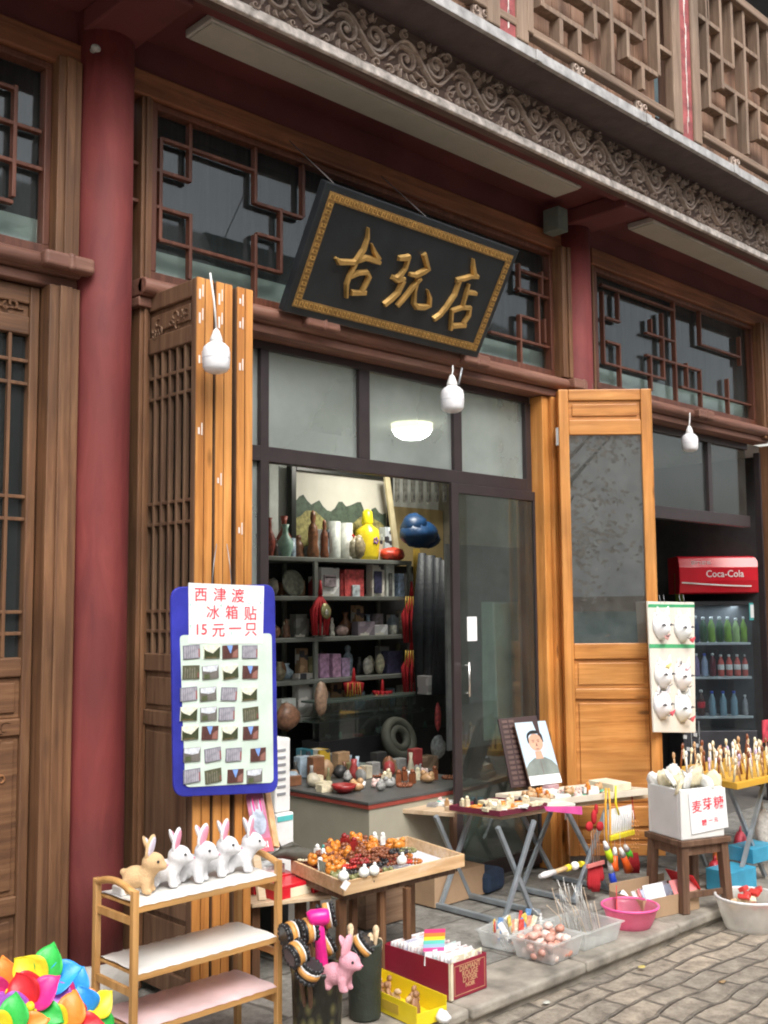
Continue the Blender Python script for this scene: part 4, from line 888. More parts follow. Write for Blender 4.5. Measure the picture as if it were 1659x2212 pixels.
q = random.Random(4); WTOY = wood('toy wood', (.20, .09, .04), (.34, .17, .08), (.50, .29, .15), 'Z', .5)
for k in range(9):
    u_ = .03 + (L_ - .06) * (k + .5) / 9; v_ = (.04 + q.uniform(0, .07)) * ysgn; b = MB(); hh = q.uniform(.05, .10); M = YM @ Matrix.Translation((u_, v_, .005)) @ Matrix.Rotation(q.uniform(0, 3), 4, 'Z') @ Matrix.Rotation(q.uniform(-.5, .5), 4, 'X')
    b.T = M; b.ball((0, 0, hh * .45), (.022, .012, hh * .42), 10); b.ball((.012, 0, hh * .95), (.016, .011, .014), 8); b.tube([(-.012, 0, 0), (-.012, 0, hh * .5)], .005, 6); b.tube([(.012, 0, 0), (.01, 0, hh * .5)], .005, 6)
    p0 = M.translation; o = b.build('wooden_toy', WTOY if k % 3 else col('pale toy wood', (.6, .42, .25), .5), None, at=p0); tag(o, '%s carved wooden animal in the yellow box, %s from the shop side' % ('brown' if k % 3 else 'pale', ORD[k]), 'wooden toy', 'wooden toys in the yellow box')
for k, (x, y, c) in enumerate(((1386, 2088, 'yellow'), (1180, 2165, 'pale'), (1560, 2120, 'brown'))):
    P = aZ(x, y, ZS + .012); b = MB(); b.ball(P, (.022, .014, .004), 8, jit=.2); tag(b.build('fallen_leaf', plain(c + ' leaf', dict(yellow=(.55, .45, .15), pale=(.5, .5, .45), brown=(.3, .2, .1))[c], .7), None, at=P), c + ' fallen leaf on the street stones below the kerb', 'leaf')
b = MB(); P = aZ(958, 2195, .03); b.ball(P, (.03, .028, .022), 10, jit=.25); o = b.build('tissue', PAPER, None, at=P); tag(o, 'crumpled white tissue at the end of the yellow box', 'tissue')
X0, Y_0 = 3.235, 2.972; X1, Y1_ = 3.452, 3.36; zc = aY(962, 2088, Y_0).z
t = thing('wine_carton', 'dark red carton with gold lettering full of cards on the kerb', 'carton', ((X0 + X1) / 2, 3.15, 0)); MAR = col('maroon card', (.26, .012, .035), .4, var=.08)
b = MB(); b.box(X0, X1, Y_0, Y_0 + .004, .002, zc); b.box(X0, X1, Y1_ - .004, Y1_, .002, zc); b.box(X0, X0 + .004, Y_0 + .0041, Y1_ - .0041, .002, zc); b.box(X1 - .004, X1, Y_0 + .0041, Y1_ - .0041, .002, zc); b.box(X0 + .0041, X1 - .0041, Y_0 + .0041, Y1_ - .0041, .002, .006); b.build('carton', MAR, t, bevel=.0015)
b = MB(); b.box(X0 - .0015, X0 + .012, Y_0 - .0015, Y_0 - .0002, .002, zc); b.box(X0 - .0015, X0 - .0002, Y_0, Y_0 + .012, .002, zc); b.build('pale_edge', CREAM, t)
b = MB(); ex = .0008
for x0, x1, z0, z1 in ((X0 + .02, X1 - .012, zc - .016, zc - .0135), (X0 + .02, X1 - .012, .014, .0165), (X0 + .02, X0 + .0225, .0165, zc - .016), (X1 - .0145, X1 - .012, .0165, zc - .016)): b.box(x0, x1, Y_0 - ex, Y_0 - .0001, z0, z1)
for s_, dz, sz in (('DIAMANT', .128, .030), ('ROUGE', .100, .030), ("D'YSER", .072, .030), ('NOIR', .046, .024)):
    b.text(s_, sz, Matrix.Translation(((X0 + X1) / 2 + .005, Y_0 - .0005, zc * dz / .17 + .005)) @ Matrix.Rotation(R(90), 4, 'X'), .0004, .0006, .95)
b.build('gold_print', plain('pale gold print', (.60, .36, .20), .4, .2), t)
q = random.Random(9); CC = [(.75, .75, .76), (.70, .55, .55), (.55, .68, .66), (.72, .68, .5), (.6, .6, .7), (.8, .8, .8)]
for k in range(26):
    y = Y_0 + .012 + k * .0138; c = CC[q.randrange(6)]; b = MB(); h_ = zc + q.uniform(.005, .028); x0 = X0 + .01 + q.uniform(0, .02); b.box(x0, X1 - .012 - q.uniform(0, .025), y, y + .0045, .008, h_); b.T = None
    o = b.build('card_pack', printed('card %.2f %.2f' % (c[0], c[2]), c, 60, pale=(.8, .8, .8), dark=(.35, .2, .25)), None, at=((X0 + X1) / 2, y, .008)); tag(o, 'thin pack of cards standing on edge in the red carton', 'card pack', 'packs of cards filling the red carton')
P = aY(938, 2030, 3.10); RB = [(.75, .06, .22), (.85, .25, .05), (.9, .75, .05), (.15, .65, .55), (.35, .55, .85), (.80, .10, .35)]
t = thing('rainbow_card', 'rainbow striped card standing out of the red carton', 'card', (P.x, 3.10, zc)); wd = 23 * px(P)
M = Matrix.Translation((P.x, 3.10, P.z)) @ Matrix.Rotation(R(-20), 4, 'Z') @ Matrix.Rotation(R(5), 4, 'Y')
for k, c in enumerate(RB): b = MB(); b.T = M; b.box(-wd * 1.1, wd * 1.1, -.0015, .0015, .042 - (k + 1) * .0145, .042 - k * .0145); b.build('stripe', col('stripe %d' % k, c, .35, var=.03), t)
b = MB(); b.T = M; b.box(-wd * .9, wd * .9, -.0015, .0015, -.10, -.0452); b.build('stripe', PAPER, t)

# ---- clear tubs, pink bowl, boxes, basket along the kerb
def tub(x0, x1, y0, y1, h, rz, label, mt=None, name='plastic_tub', z=0):
    t = thing(name, label, 'tub', ((x0 + x1) / 2, (y0 + y1) / 2, z), rz); MW[t.name] = Matrix(); w_ = (x1 - x0) / 2; d_ = (y1 - y0) / 2; b = MB(); th = .003; fl = .016
    def ring(wx, dy, z_): return [(-wx, -dy, z_), (wx, -dy, z_), (wx, dy, z_), (-wx, dy, z_)]
    vs = ring(w_, d_, .002) + ring(w_ + fl, d_ + fl, h) + ring(w_ + fl + .012, d_ + fl + .012, h) + ring(w_ + fl + .012, d_ + fl + .012, h - .006) + ring(w_ + fl - th, d_ + fl - th, h - .001) + ring(w_ - th, d_ - th, .006)
    fs = [(0, 3, 2, 1)]
    for a_, c_ in ((0, 4), (1 * 4, 2 * 4), (8, 12), (4, 16), (16, 20)):
        for k in range(4): k2 = (k + 1) % 4; fs.append((a_ + k, a_ + k2, c_ + k2, c_ + k))
    fs.append((20, 21, 22, 23)); b.add(vs, fs); b.build('tub', mt or CLEAR, t, local=True, bevel=.004)
    return t
tub(3.85, 4.06, 2.95, 3.14, .095, R(4), 'clear plastic tub of pink shells nearest the red carton')
tub(4.115, 4.37, 2.955, 3.18, .09, R(-1), 'clear plastic tub beside the pink bowl')
tub(3.86, 4.16, 3.19, 3.36, .08, R(8), 'clear plastic tub with striped packets behind the shells')
q = random.Random(11); SHELL = [col('pink shell %d' % k, c, .35, var=.2, scale=60) for k, c in enumerate(((.70, .42, .35), (.62, .33, .27), (.78, .6, .54), (.55, .27, .2)))]
for k in range(56):
    p = (3.855 + q.uniform(0, .20), 2.955 + q.uniform(0, .18), .024 + (k // 16) * .026); b = MB(); b.ball(p, (.026, .022, .018), 10, jit=.08); b.tube([p, (p[0] + .015, p[1], p[2] + .012)], [.012, .002], 6)
    tag(b.build('shell', SHELL[k % 4], None, at=p), 'pink sea shell in the clear tub nearest the red carton', 'shell', 'pink shells in the clear tub')
PK = [(.62, .08, .06), (.75, .55, .12), (.8, .8, .8), (.15, .3, .55), (.7, .3, .2), (.72, .7, .5)]
for k in range(16):
    p = Vector((3.87 + .28 * (k + .5) / 16, 3.26 + q.uniform(-.05, .05), .065)); c = PK[k % 6]; b = MB(); b.T = Matrix.Translation(p) @ Matrix.Rotation(q.uniform(-.6, .6), 4, 'Z') @ Matrix.Rotation(q.uniform(-.6, .6), 4, 'Y'); b.box(-.014, .014, -.003, .003, -.05, .055)
    tag(b.build('packet', printed('packet %d' % (k % 6), c, 45), None, at=p, bevel=.002), 'small %s packet upright in the back tub, %s from the left' % (('red', 'yellow', 'white', 'blue', 'brick red', 'cream')[k % 6], ORD[k]), 'packet', 'packets standing in the back tub')
WIRE = plain('bright wire', (.62, .62, .60), .35, .6)
for k in range(34):
    p = Vector((4.15 + q.uniform(0, .18), 2.99 + q.uniform(0, .15), .02)); tp = p + Vector((q.uniform(-.16, .02), q.uniform(-.06, .08), q.uniform(.13, .26))); b = MB(); b.tube([p, (p + tp) / 2 + Vector((0, 0, .01)), tp], .0016, 5); b.ball(tp, .0035, 6)
    tag(b.build('hair_stick', WIRE if k % 4 else col('pale stick', (.7, .55, .4), .5), None, at=p), 'thin silvery hair stick leaning out of the tub beside the pink bowl', 'hair stick', 'hair sticks fanning out of the tub')
PINKP = glass('pink translucent plastic', (.97, .6, .72), .95, (.92, .38, .52), .1, 1.4, 4)
c = Vector((4.60, 3.03, 0)); b = MB(); b.lathe([(.095, .002), (.10, .01), (.115, .04), (.128, .08), (.140, .098), (.142, .102), (.133, .102), (.12, .08), (.108, .04), (.09, .014)], c, 40)
t = thing('pink_bowl', 'round pink plastic basin on the kerb', 'basin', c); b.build('bowl', PINKP, t)
b = MB(); b.torus(c + Vector((0, 0, .100)), .137, .006, 40, 8); b.build('rim', col('hot pink plastic', (.88, .12, .36), .3, var=.05), t)
b = MB(); b.T = Matrix.Translation((4.62, 3.12, .1)) @ Matrix.Rotation(.6, 4, 'Z'); b.prism([(-.03, -.05), (.04, -.05), (.045, .02), (.02, .07)], -.002, .002, Matrix.Rotation(R(90), 4, 'X')); tag(b.build('red_packet', RED, None, at=(4.62, 3.12, .1)), 'red folded packet sticking out of the pink basin', 'packet')
# cardboard box with flaps
cx0 = aZ(1330, 1990, 0); M = Matrix.Translation((4.93, 3.10, 0)) @ Matrix.Rotation(R(-12), 4, 'Z')
t = thing('cardboard_box', 'low cardboard box with open flaps between the pink basin and the stool', 'box', (4.93, 3.10, 0)); b = MB(); b.T = M
b.box(-.20, .20, -.12, -.116, .002, .10); b.box(-.20, .20, .116, .12, .002, .135); b.box(-.20, -.196, -.1159, .1159, .002, .10); b.box(.196, .20, -.1159, .1159, .002, .10); b.box(-.1959, .1959, -.1159, .1159, .002, .006); b.build('carton', CARDB, t, bevel=.0015)
b = MB(); b.T = M @ Matrix.Translation((.20, -.10, .10)) @ Matrix.Rotation(R(-35), 4, 'Y'); b.box(0, .004, -.03, .16, 0, .09); b.build('flap', col('red printed card', (.72, .03, .04), .4), t)
b = MB(); b.T = M @ Matrix.Translation((.0, -.12, .10)) @ Matrix.Rotation(R(60), 4, 'X'); b.box(.02, .19, 0, .07, -.003, 0); b.build('flap', col('pink printed card', (.75, .25, .25), .4), t)
b = MB(); b.T = M @ Matrix.Translation((-.2, -.12, .10)) @ Matrix.Rotation(R(70), 4, 'X'); b.box(.02, .16, 0, .07, -.003, 0); b.build('flap', col('white printed card', (.75, .76, .80), .4, var=.2, scale=30), t)
for k in range(9):
    p = M @ Vector((-.15 + .036 * k, q.uniform(-.06, .05), .055)); c = [(.75, .78, .85), (.8, .8, .8), (.65, .2, .2), (.5, .55, .7)][k % 4]; b = MB(); b.T = Matrix.Translation(p) @ Matrix.Rotation(q.uniform(-.9, .2), 4, 'X') @ Matrix.Rotation(q.uniform(-.5, .5), 4, 'Z'); b.box(-.028, .028, -.004, .004, -.045, .06)
    tag(b.build('wrapped_pack', printed('wrapped pack %d' % (k % 4), c, 40, .25), None, at=p, bevel=.003), '%s wrapped pack in the cardboard box, %s from the left' % (('pale blue', 'white', 'red', 'slate blue')[k % 4], ORD[k]), 'pack', 'wrapped packs in the cardboard box')
c = Vector((5.28, 2.70, ZS)); c = aZ(1598, 2036, ZS); c.y = 2.73; c.x = 5.23
t = thing('white_basket', 'round white translucent basket of snacks on the street by the kerb', 'basket', c); b = MB(); b.lathe([(.12, .004), (.125, .012), (.15, .09), (.165, .15), (.175, .165), (.165, .168), (.155, .15), (.14, .09), (.115, .016)], c, 40)
b.build('bowl', glass('milky plastic', (.95, .95, .93), 1.1, (.88, .87, .82), .1, 1.4, 4), t); b = MB(); b.torus(c + Vector((0, 0, .166)), .168, .007, 40, 8); b.build('rim', WHITE, t)
for k in range(16):
    a = q.uniform(0, 6.28); r_ = q.uniform(0, .11); p = c + Vector((r_ * math.cos(a), r_ * math.sin(a), .12 + .03 * (k % 3))); b = MB(); b.T = Matrix.Translation(p) @ Matrix.Rotation(q.uniform(0, 3), 4, 'Z') @ Matrix.Rotation(q.uniform(-.7, .7), 4, 'X'); b.box(-.028, .028, -.018, .018, -.012, .012)
    tag(b.build('snack_pack', [col('tan snack', (.62, .43, .24), .5, scale=40, var=.3), col('cream snack', (.74, .66, .46), .5, scale=40, var=.2), col('red snack wrapper', (.62, .05, .04), .3)][k % 3 if k % 5 else 2], None, at=p, bevel=.006), 'small snack pack heaped in the white round basket', 'snack pack', 'snack packs in the white basket')

# ---- stool with foam box
O = Vector((4.964, 2.949, 0)); xd = Vector((.274, -.100, 0)); yd = Vector((.149, .219, 0)); SMx = frame(O, xd, yd); sw_ = .285; sd_ = .262; hs_ = aY(1488, 1812, 2.949).z
t = thing('wooden_stool', 'square dark wooden stool standing on the pavement under the foam box', 'stool', O)
for x in (.0, sw_):
    for y in (0, sd_):
        ix = .014 if x == 0 else -.014; iy = .014 if y == 0 else -.014
        b = MB(); b.T = SMx; b.bar((x, y, .002), (x + ix, y + iy, hs_ - .03), .044, .044, (0, 1, 0)); b.build('leg', STOOLW, t, bevel=.003)
b = MB(); b.T = SMx; b.box(-.02, sw_ + .02, -.02, sd_ + .02, hs_ - .03, hs_); b.build('seat', STOOLW, t, bevel=.004)
b = MB(); b.T = SMx
for z in (hs_ - .06,): b.box(.02, sw_ - .02, .004, .022, z - .02, z + .03); b.box(.02, sw_ - .02, sd_ - .022, sd_ - .004, z - .02, z + .03); b.box(.004, .022, .02, sd_ - .02, z - .021, z + .029); b.box(sw_ - .022, sw_ - .004, .02, sd_ - .02, z - .021, z + .029)
b.box(.02, sw_ - .02, .006, .020, .07, .10); b.box(.02, sw_ - .02, sd_ - .02, sd_ - .006, .07, .10); b.build('stretcher', STOOLW, t, bevel=.002)
hb = .255; z0 = hs_ + .001; t = thing('foam_box', 'white foam box on the dark stool with a red lettered price card', 'box', SMx @ Vector((.14, .13, z0))); FOAM = plain('white foam', (.74, .74, .72), .8, var=.06, scale=6, bump=.1, bscale=120)
b = MB(); b.T = SMx; w0, w1, d0, d1 = -.005, .275, -.005, .262; tk = .018
b.box(w0, w1, d0, d0 + tk, z0, z0 + hb); b.box(w0, w1, d1 - tk, d1, z0, z0 + hb); b.box(w0, w0 + tk, d0 + tk, d1 - tk, z0, z0 + hb); b.box(w1 - tk, w1, d0 + tk, d1 - tk, z0, z0 + hb); b.box(w0 + tk, w1 - tk, d0 + tk, d1 - tk, z0, z0 + tk); b.build('box', FOAM, t, bevel=.006)
tp = thing('price_card', 'white card with red characters hung on the foam box', 'price sign', SMx @ Vector((.17, d0 - .004, z0 + .14))); CMx = SMx @ Matrix.Translation((.165, d0 - .0045, z0 + .135)) @ Matrix.Rotation(R(-4), 4, 'Y') @ Matrix.Rotation(R(90), 4, 'X')
b = MB(); b.T = CMx; b.box(-.115, .125, -.10, .105, -.0015, .0015); b.build('paper', PAPER, tp)
b = MB()
for s_, x, y, sz in (('麦', -.07, .03, .066), ('芽', -.0, .035, .066), ('糖', .075, .03, .070), ('糖', -.03, -.055, .034), ('一', .012, -.05, .026), ('元', .048, -.05, .026)): b.text(s_, sz, CMx @ Matrix.Translation((x, y, .0022)), .0006, .0003, 1)
b.build('writing', INKRED, tp)
BAGM = [plain('cream sugar bag', (.86, .78, .55), .3, var=.12, scale=30, bump=.5, bscale=60, sss=.3), plain('white sugar bag', (.86, .86, .82), .25, var=.06, scale=30, bump=.5, bscale=60, sss=.3)]
for k in range(20):
    p = SMx @ Vector((.02 + .055 * (k % 5) + q.uniform(-.01, .01), .03 + .065 * (k // 5), z0 + hb + .01 + .018 * (k % 3))); b = MB(); M = Matrix.Rotation(q.uniform(-.8, .8), 3, 'X') @ Matrix.Rotation(q.uniform(0, 3), 3, 'Z'); b.ball(p, (.042, .014, .052), 10, M, jit=.16)
    tag(b.build('sugar_bag', BAGM[k % 2], None, at=p), '%s bag of maltose candy heaped in the foam box' % ('cream' if k % 2 == 0 else 'white'), 'bag', 'candy bags in the foam box')

# ---- mask board on the swung door leaf
YMK = 3.47; t = thing('mask_board', 'cream board hung on the right door leaf with six white fox masks', 'display board', aY(1455, 1583, YMK)); BK = Matrix(((1, 0, 0, 0), (0, 0, -1, YMK), (0, 1, 0, 0), (0, 0, 0, 1)))
fl2 = lambda x, y: (aY(x, y, YMK).x, aY(x, y, YMK).z)
b = MB(); b.prism([fl2(1399, 1299), fl2(1500, 1301), fl2(1503, 1583), fl2(1413, 1582)], -.012, 0, BK); b.build('board', plain('cream foam board', (.74, .70, .62), .7, var=.06), t, bevel=.003)
b = MB(); b.prism([fl2(1400, 1305), fl2(1500, 1306), fl2(1500, 1312), fl2(1400, 1312)], .0005, .001, BK); b.prism([fl2(1402, 1391), fl2(1500, 1392), fl2(1500, 1400), fl2(1402, 1400)], .0005, .001, BK); b.build('tape', glass('green tape', (.5, .9, .7), .5, (.3, .75, .55), .1), t)
b = MB()
for x in (1427, 1436, 1470, 1479): b.tube([aY(x, 1303, YMK - .002), aY(x - 3, 1285, YMK + .01)], .0015, 5)
b.build('wire', STEEL, t)
MASKS = [(1428, 1352, (.83, .84, .87), 'pinkish chin', (.75, .40, .38)), (1474, 1357, (.80, .84, .86), 'red and pale blue cheeks', (.70, .08, .10)), (1432, 1458, (.82, .82, .83), 'pale yellow forehead', (.85, .72, .30)), (1474, 1462, (.82, .80, .81), 'black spot on its left ear', (.80, .45, .50)), (1430, 1523, (.82, .80, .82), 'red right cheek', (.72, .10, .14)), (1474, 1530, (.78, .83, .85), 'red chin and blue brow', (.72, .10, .12))]
INK = col('grey black brush ink', (.05, .05, .055), .5)
mm = ['top left', 'top right', 'middle left', 'middle right', 'bottom left', 'bottom right']
for k, (x, y, c, lk, ac) in enumerate(MASKS):
    P = aY(x, y, YMK - .004); u_ = px(P); tt = thing('fox_mask', 'white fox mask with %s, %s on the cream board' % (lk, mm[k]), 'mask', P, 0, 'white fox masks on the cream board')
    b = MB(); n = 14; m_ = 9; vs = []; fs = []; W_ = 33 * u_; H_ = 37 * u_
    for i in range(m_ + 1):
        v_ = i / m_; hw = W_ * (.72 + .28 * math.sin(math.pi * min(1, v_ * 1.1))) * (1 if v_ < .6 else math.cos((v_ - .6) / .4 * 1.1))
        for j in range(n + 1):
            s_ = j / n * 2 - 1; zz = H_ * (1 - 2 * v_) * .8; yy = -(.045 * math.cos(s_ * math.pi / 2) ** .7 * math.sin(math.pi * (.12 + .8 * v_)) + (.022 * math.exp(-(s_ * 3.2) ** 2 - ((v_ - .66) * 5) ** 2)))
            vs.append(P + Vector((hw * s_, yy, zz)))
    for i in range(m_):
        for j in range(n): fs.append((i * (n + 1) + j, i * (n + 1) + j + 1, (i + 1) * (n + 1) + j + 1, (i + 1) * (n + 1) + j))
    b.add(vs, fs, True)
    for s_ in (-1, 1): b.prism([(s_ * W_ * .25, H_ * .72), (s_ * W_ * .78, H_ * .66), (s_ * W_ * .66, H_ * 1.15)], .012, .020, Matrix(((1, 0, 0, P.x), (0, 0, -1, P.y), (0, 1, 0, P.z), (0, 0, 0, 1))))
    o = b.build('face', col('mask white %d' % k, c, .3, var=.04), tt); sld = o.modifiers.new('s', 'SOLIDIFY'); sld.thickness = .002
    FM2 = Matrix(((1, 0, 0, P.x), (0, 0, -1, P.y - .047), (0, 1, 0, P.z), (0, 0, 0, 1)))
    b = MB(); sg = 1
    for s_ in (-1, 1): b.ribbon([(s_ * W_ * .16, -H_ * .02), (s_ * W_ * .4, H_ * .08), (s_ * W_ * .72, H_ * .04)], [.003, .014, .004], .004, Matrix.Translation((0, .002, 0)) @ FM2)
    b.ribbon([(-W_ * .3, -H_ * .52), (0, -H_ * .6), (W_ * .3, -H_ * .50)], [.002, .006, .002], .003, Matrix.Translation((0, .001, 0)) @ FM2)
    if k in (3, 4): b.ribbon([(-W_ * .6, H_ * .75), (-W_ * .58, H_ * .95)], [.012, .008], .003, Matrix.Translation((0, .020, 0)) @ FM2)
    b.build('brush_lines', INK, tt)
    b = MB(); yy = dict(zip(range(6), (-.62, -.66, .55, .5, -.45, -.6)))[k]; xx = 0 if k in (0, 2) else (W_ * .5 if k != 3 else 0)
    b.ribbon([(xx - W_ * .35, H_ * yy), (xx, H_ * (yy - .06)), (xx + W_ * .3, H_ * (yy + .12))], [.012, .032 if k != 3 else .014, .010], .003, Matrix.Translation((0, .006, 0)) @ FM2); b.build('painted_patch', col('mask accent %d' % k, ac, .4), tt)
# ================================================================== trestle tables and what lies on them
q = random.Random(21)
def zq_(P): return Vector(P)
def slab(name, mt, parent, corners, z0, z1, bevel=.002):
    b = MB(); pts = [(c[0], c[1]) for c in corners]; b.prism(pts, z0, z1); return b.build(name, mt, parent, bevel=bevel)
LEGM = plain('grey blue painted tube', (.30, .34, .37), .4, .4, var=.2)
def trestle(cx, y0, y1, xa, xb, zt, label, top, topm, edge=None):
    t = thing('folding_table', label, 'folding table', (cx, (y0 + y1) / 2, 0))
    for y in (y0, y1):
        b = MB(); b.bar((xa, y, .012), (xb, y, zt - .004), .024, .020, (0, 1, 0)); b.build('leg', LEGM, t, bevel=.003)
        b = MB(); b.bar((xb, y + .026, .012), (xa, y + .026, zt - .004), .024, .020, (0, 1, 0)); b.build('leg', LEGM, t, bevel=.003)
    for x in (xa, xb): b = MB(); b.bar((x, y0 - .02, .016), (x, y1 + .04, .016), .03, .026); b.build('foot', LEGM, t, bevel=.004)
    slab('table_top', topm, t, top, zt, zt + .028)
    return t
ZT = .475
c1, c2, c3 = aZ(1085, 1771, ZT), aZ(1181, 1755, ZT), aZ(984, 1757, ZT)
bk = (c3 - c1) * 1.25
TT1 = [c1, c2, c2 + bk, c1 + bk]
trestle(4.29, 3.478, 3.90, 4.17, 4.43, ZT, 'grey legged folding table carrying the maroon tray of jade pieces', TT1, [PLY], None)
pA, pB = aZ(1196, 1748, ZT + .002), aZ(1403, 1722, ZT + .002); bk2 = Vector((-.07, .36, 0)); TT2 = [pA, pB, pB + bk2, pA + bk2]
trestle(4.9, 3.47, 3.82, 4.74, 5.08, ZT - .002, 'grey legged folding table carrying the long cream trays', TT2, PLY)
# side board with packets, reaching from the counter
d1, d2 = aZ(803, 1744, ZT), aZ(982, 1757, ZT); bk3 = Vector((.34, .10, 0)); bk3 = (aZ(975, 1722, ZT) - d2); SB = [d1, d2, d2 + bk3 * 1.3, d1 + bk3 * 1.6]
t = thing('side_board', 'thin pale board of small packets bridging counter and table', 'board', d2); slab('board', PLY, t, SB, ZT - .02, ZT + .002)
for p in (d1 + bk3 * .8, d2 + bk3 * .5): b = MB(); b.bar((p.x, p.y, .003), (p.x, p.y, ZT - .021), .03, .03); b.build('leg', STOOLW, t)
def along(A, B, C, u, v): return A + (B - A) * u + (C - A) * v
# maroon tray
MRN = plain('maroon velvet', (.13, .012, .03), .9, var=.15)
e1, e2, e3 = aZ(1080, 1764, ZT + .03), aZ(1183, 1745, ZT + .03), aZ(984, 1752, ZT + .03)
def tray(name, label, A, B, C, z, h, mt, th=.008, inner=None):
    ex = (B - A); ey = (C - A); t = thing(name, label, 'tray', (A + ex * .5 + ey * .5).xy.to_3d() + Vector((0, 0, z)))
    M = frame((A.x, A.y, z), ex, ey); flip = (M.to_3x3() @ Vector((0, 0, 1))).z < 0
    def pt(u, v): p = A + ex * u + ey * v; return (p.x, p.y)
    lx, ly = ex.length, ey.length; a, c_ = th / lx, th / ly; b = MB()
    b.prism([pt(0, 0), pt(1, 0), pt(1, c_), pt(0, c_)], z, z + h); b.prism([pt(0, 1 - c_), pt(1, 1 - c_), pt(1, 1), pt(0, 1)], z, z + h)
    b.prism([pt(0, c_), pt(a, c_), pt(a, 1 - c_), pt(0, 1 - c_)], z, z + h); b.prism([pt(1 - a, c_), pt(1, c_), pt(1, 1 - c_), pt(1 - a, 1 - c_)], z, z + h)
    b.build('rim', mt, t, bevel=.0015); b = MB(); b.prism([pt(a, c_), pt(1 - a, c_), pt(1 - a, 1 - c_), pt(a, 1 - c_)], z + .001, z + .006); b.build('bed', inner or mt, t)
    return t, (lambda u, v, w=0: Vector((*pt(u, v), z + .0065 + w)))
zt_ = ZT + .0285
tr1, at1 = tray('jade_tray', 'maroon velvet tray of jade bangles and pendants on the folding table', e1, e2, e3 * 1.0 + (e3 - e1) * .15, zt_, .028, MRN)
TSC = [1.0]
def one(name, label, cat, group, mt, P, fn, bevel=0):
    b = MB(); b.T = Matrix.Translation(Vector(P)) @ Matrix.Scale(TSC[0], 4) @ Matrix.Rotation(q.uniform(0, 6.28), 4, 'Z'); fn(b); o = b.build(name, mt, None, at=P, bevel=bevel); return tag(o, label, cat, group)
def beads(r, n=14, br=None):
    br = br or r * .24
    def f(b):
        for k in range(n): a = 2 * math.pi * k / n; b.ball((r * math.cos(a), r * math.sin(a), br), br, 7)
    return f
def bangle(r, w=.006): return lambda b: b.torus((0, 0, w), r, w, 24, 8)
def carved(s): 
    def f(b): b.ball((0, 0, s * .6), (s, s * .7, s * .62), 10, jit=.12); b.ball((s * .5, s * .1, s * 1.2), (s * .45, s * .4, s * .4), 8, jit=.1); b.ball((-s * .5, 0, s * 1.0), (s * .4, s * .5, s * .45), 8, jit=.1)
    return f
def block(a, c_, h): return lambda b: b.box(-a, a, -c_, c_, 0, h)
def seal(s): 
    def f(b): b.box(-s * .5, s * .5, -s * .5, s * .5, 0, s * 1.8); b.ball((0, 0, s * 2.1), (s * .5, s * .5, s * .5), 8, jit=.15)
    return f
def pendant(s): 
    def f(b): b.lathe([(s * .15, 0), (s * .8, .002), (s, s * .15), (s * .8, s * .3), (s * .1, s * .32)], (0, 0, 0), 16, sx=1, sy=.75); b.tube([(s * .9, 0, .004), (s * 2, s * .6, .002), (s * 2.8, 0, .002)], .0012, 5)
    return f
TK = {'amber': (.45, .15, .025), 'brown': (.22, .07, .03), 'dark red': (.28, .02, .02), 'orange': (.62, .22, .03), 'cream': (.74, .66, .47), 'black': (.03, .028, .03), 'olive': (.22, .22, .09), 'white': (.80, .81, .78), 'jade green': (.10, .45, .30), 'red': (.60, .04, .03), 'turquoise': (.10, .50, .45), 'grey': (.28, .28, .27), 'tan': (.50, .30, .15), 'pale pink': (.72, .52, .48), 'yellow': (.78, .56, .08)}
def tk(n): return col('trinket ' + n, TK[n], .3, var=.25, scale=45, sss=.05 if n in ('amber', 'orange', 'cream', 'white') else 0)
def scatter(items, atf, where, seed, group, spots):
    """spots: (u, v, lift, key); items: key -> (name, colour, builder, category)"""
    cnt = {}
    for u_, v_, w_, key in spots: cnt[key] = cnt.get(key, 0) + 1
    seen = {}
    for u_, v_, w_, key in spots:
        nm, cn, fn, ct = items[key]; seen[key] = seen.get(key, 0) + 1; n_ = seen[key]
        pos = '' if cnt[key] == 1 else (', ' + (ORD[n_ - 1] if n_ <= 16 else 'last') + ' from the left')
        one(nm, '%s %s %s%s' % (cn, ct, where, pos), ct, group, tk(cn), atf(u_, v_, w_), fn)
IT1 = {'a': ('jade_block', 'cream', block(.020, .016, .012), 'jade block'), 'b': ('bangle', 'orange', bangle(.022), 'bangle'), 'c': ('seal_stone', 'cream', seal(.016), 'seal stone'), 'd': ('pendant', 'tan', pendant(.018), 'pendant'), 'e': ('bangle', 'white', bangle(.022), 'bangle'), 'f': ('bead_bracelet', 'yellow', beads(.022), 'bead bracelet'), 'g': ('pendant', 'white', pendant(.016), 'pendant'), 'h': ('seal_stone', 'black', seal(.012), 'seal stone')}
sp1 = [(.08, .12, 0, 'g'), (.22, .2, 0, 'b'), (.36, .15, 0, 'a'), (.5, .18, 0, 'g'), (.66, .2, 0, 'a'), (.82, .18, 0, 'b'), (.94, .2, 0, 'e'), (.1, .4, 0, 'h'), (.24, .42, 0, 'c'), (.4, .42, 0, 'f'), (.58, .45, 0, 'a'), (.74, .45, 0, 'g'), (.9, .45, 0, 'h'), (.12, .68, 0, 'b'), (.28, .66, 0, 'a'), (.44, .7, 0, 'f'), (.6, .68, 0, 'f'), (.76, .7, 0, 'e'), (.9, .72, 0, 'd'), (.15, .88, 0, 'c'), (.35, .88, 0, 'g'), (.55, .9, 0, 'f'), (.8, .88, 0, 'a')]
TSC[0] = 1.35; sp1 += [(.05 + .058 * k, .06 + .1 * (k % 2), .016, 'cagadcgbeac'[k % 11]) for k in range(16)] + [(.05 + .058 * k, .30 + .25 * (k % 3), .012, 'abcgdhfeacb'[k % 11]) for k in range(16)]
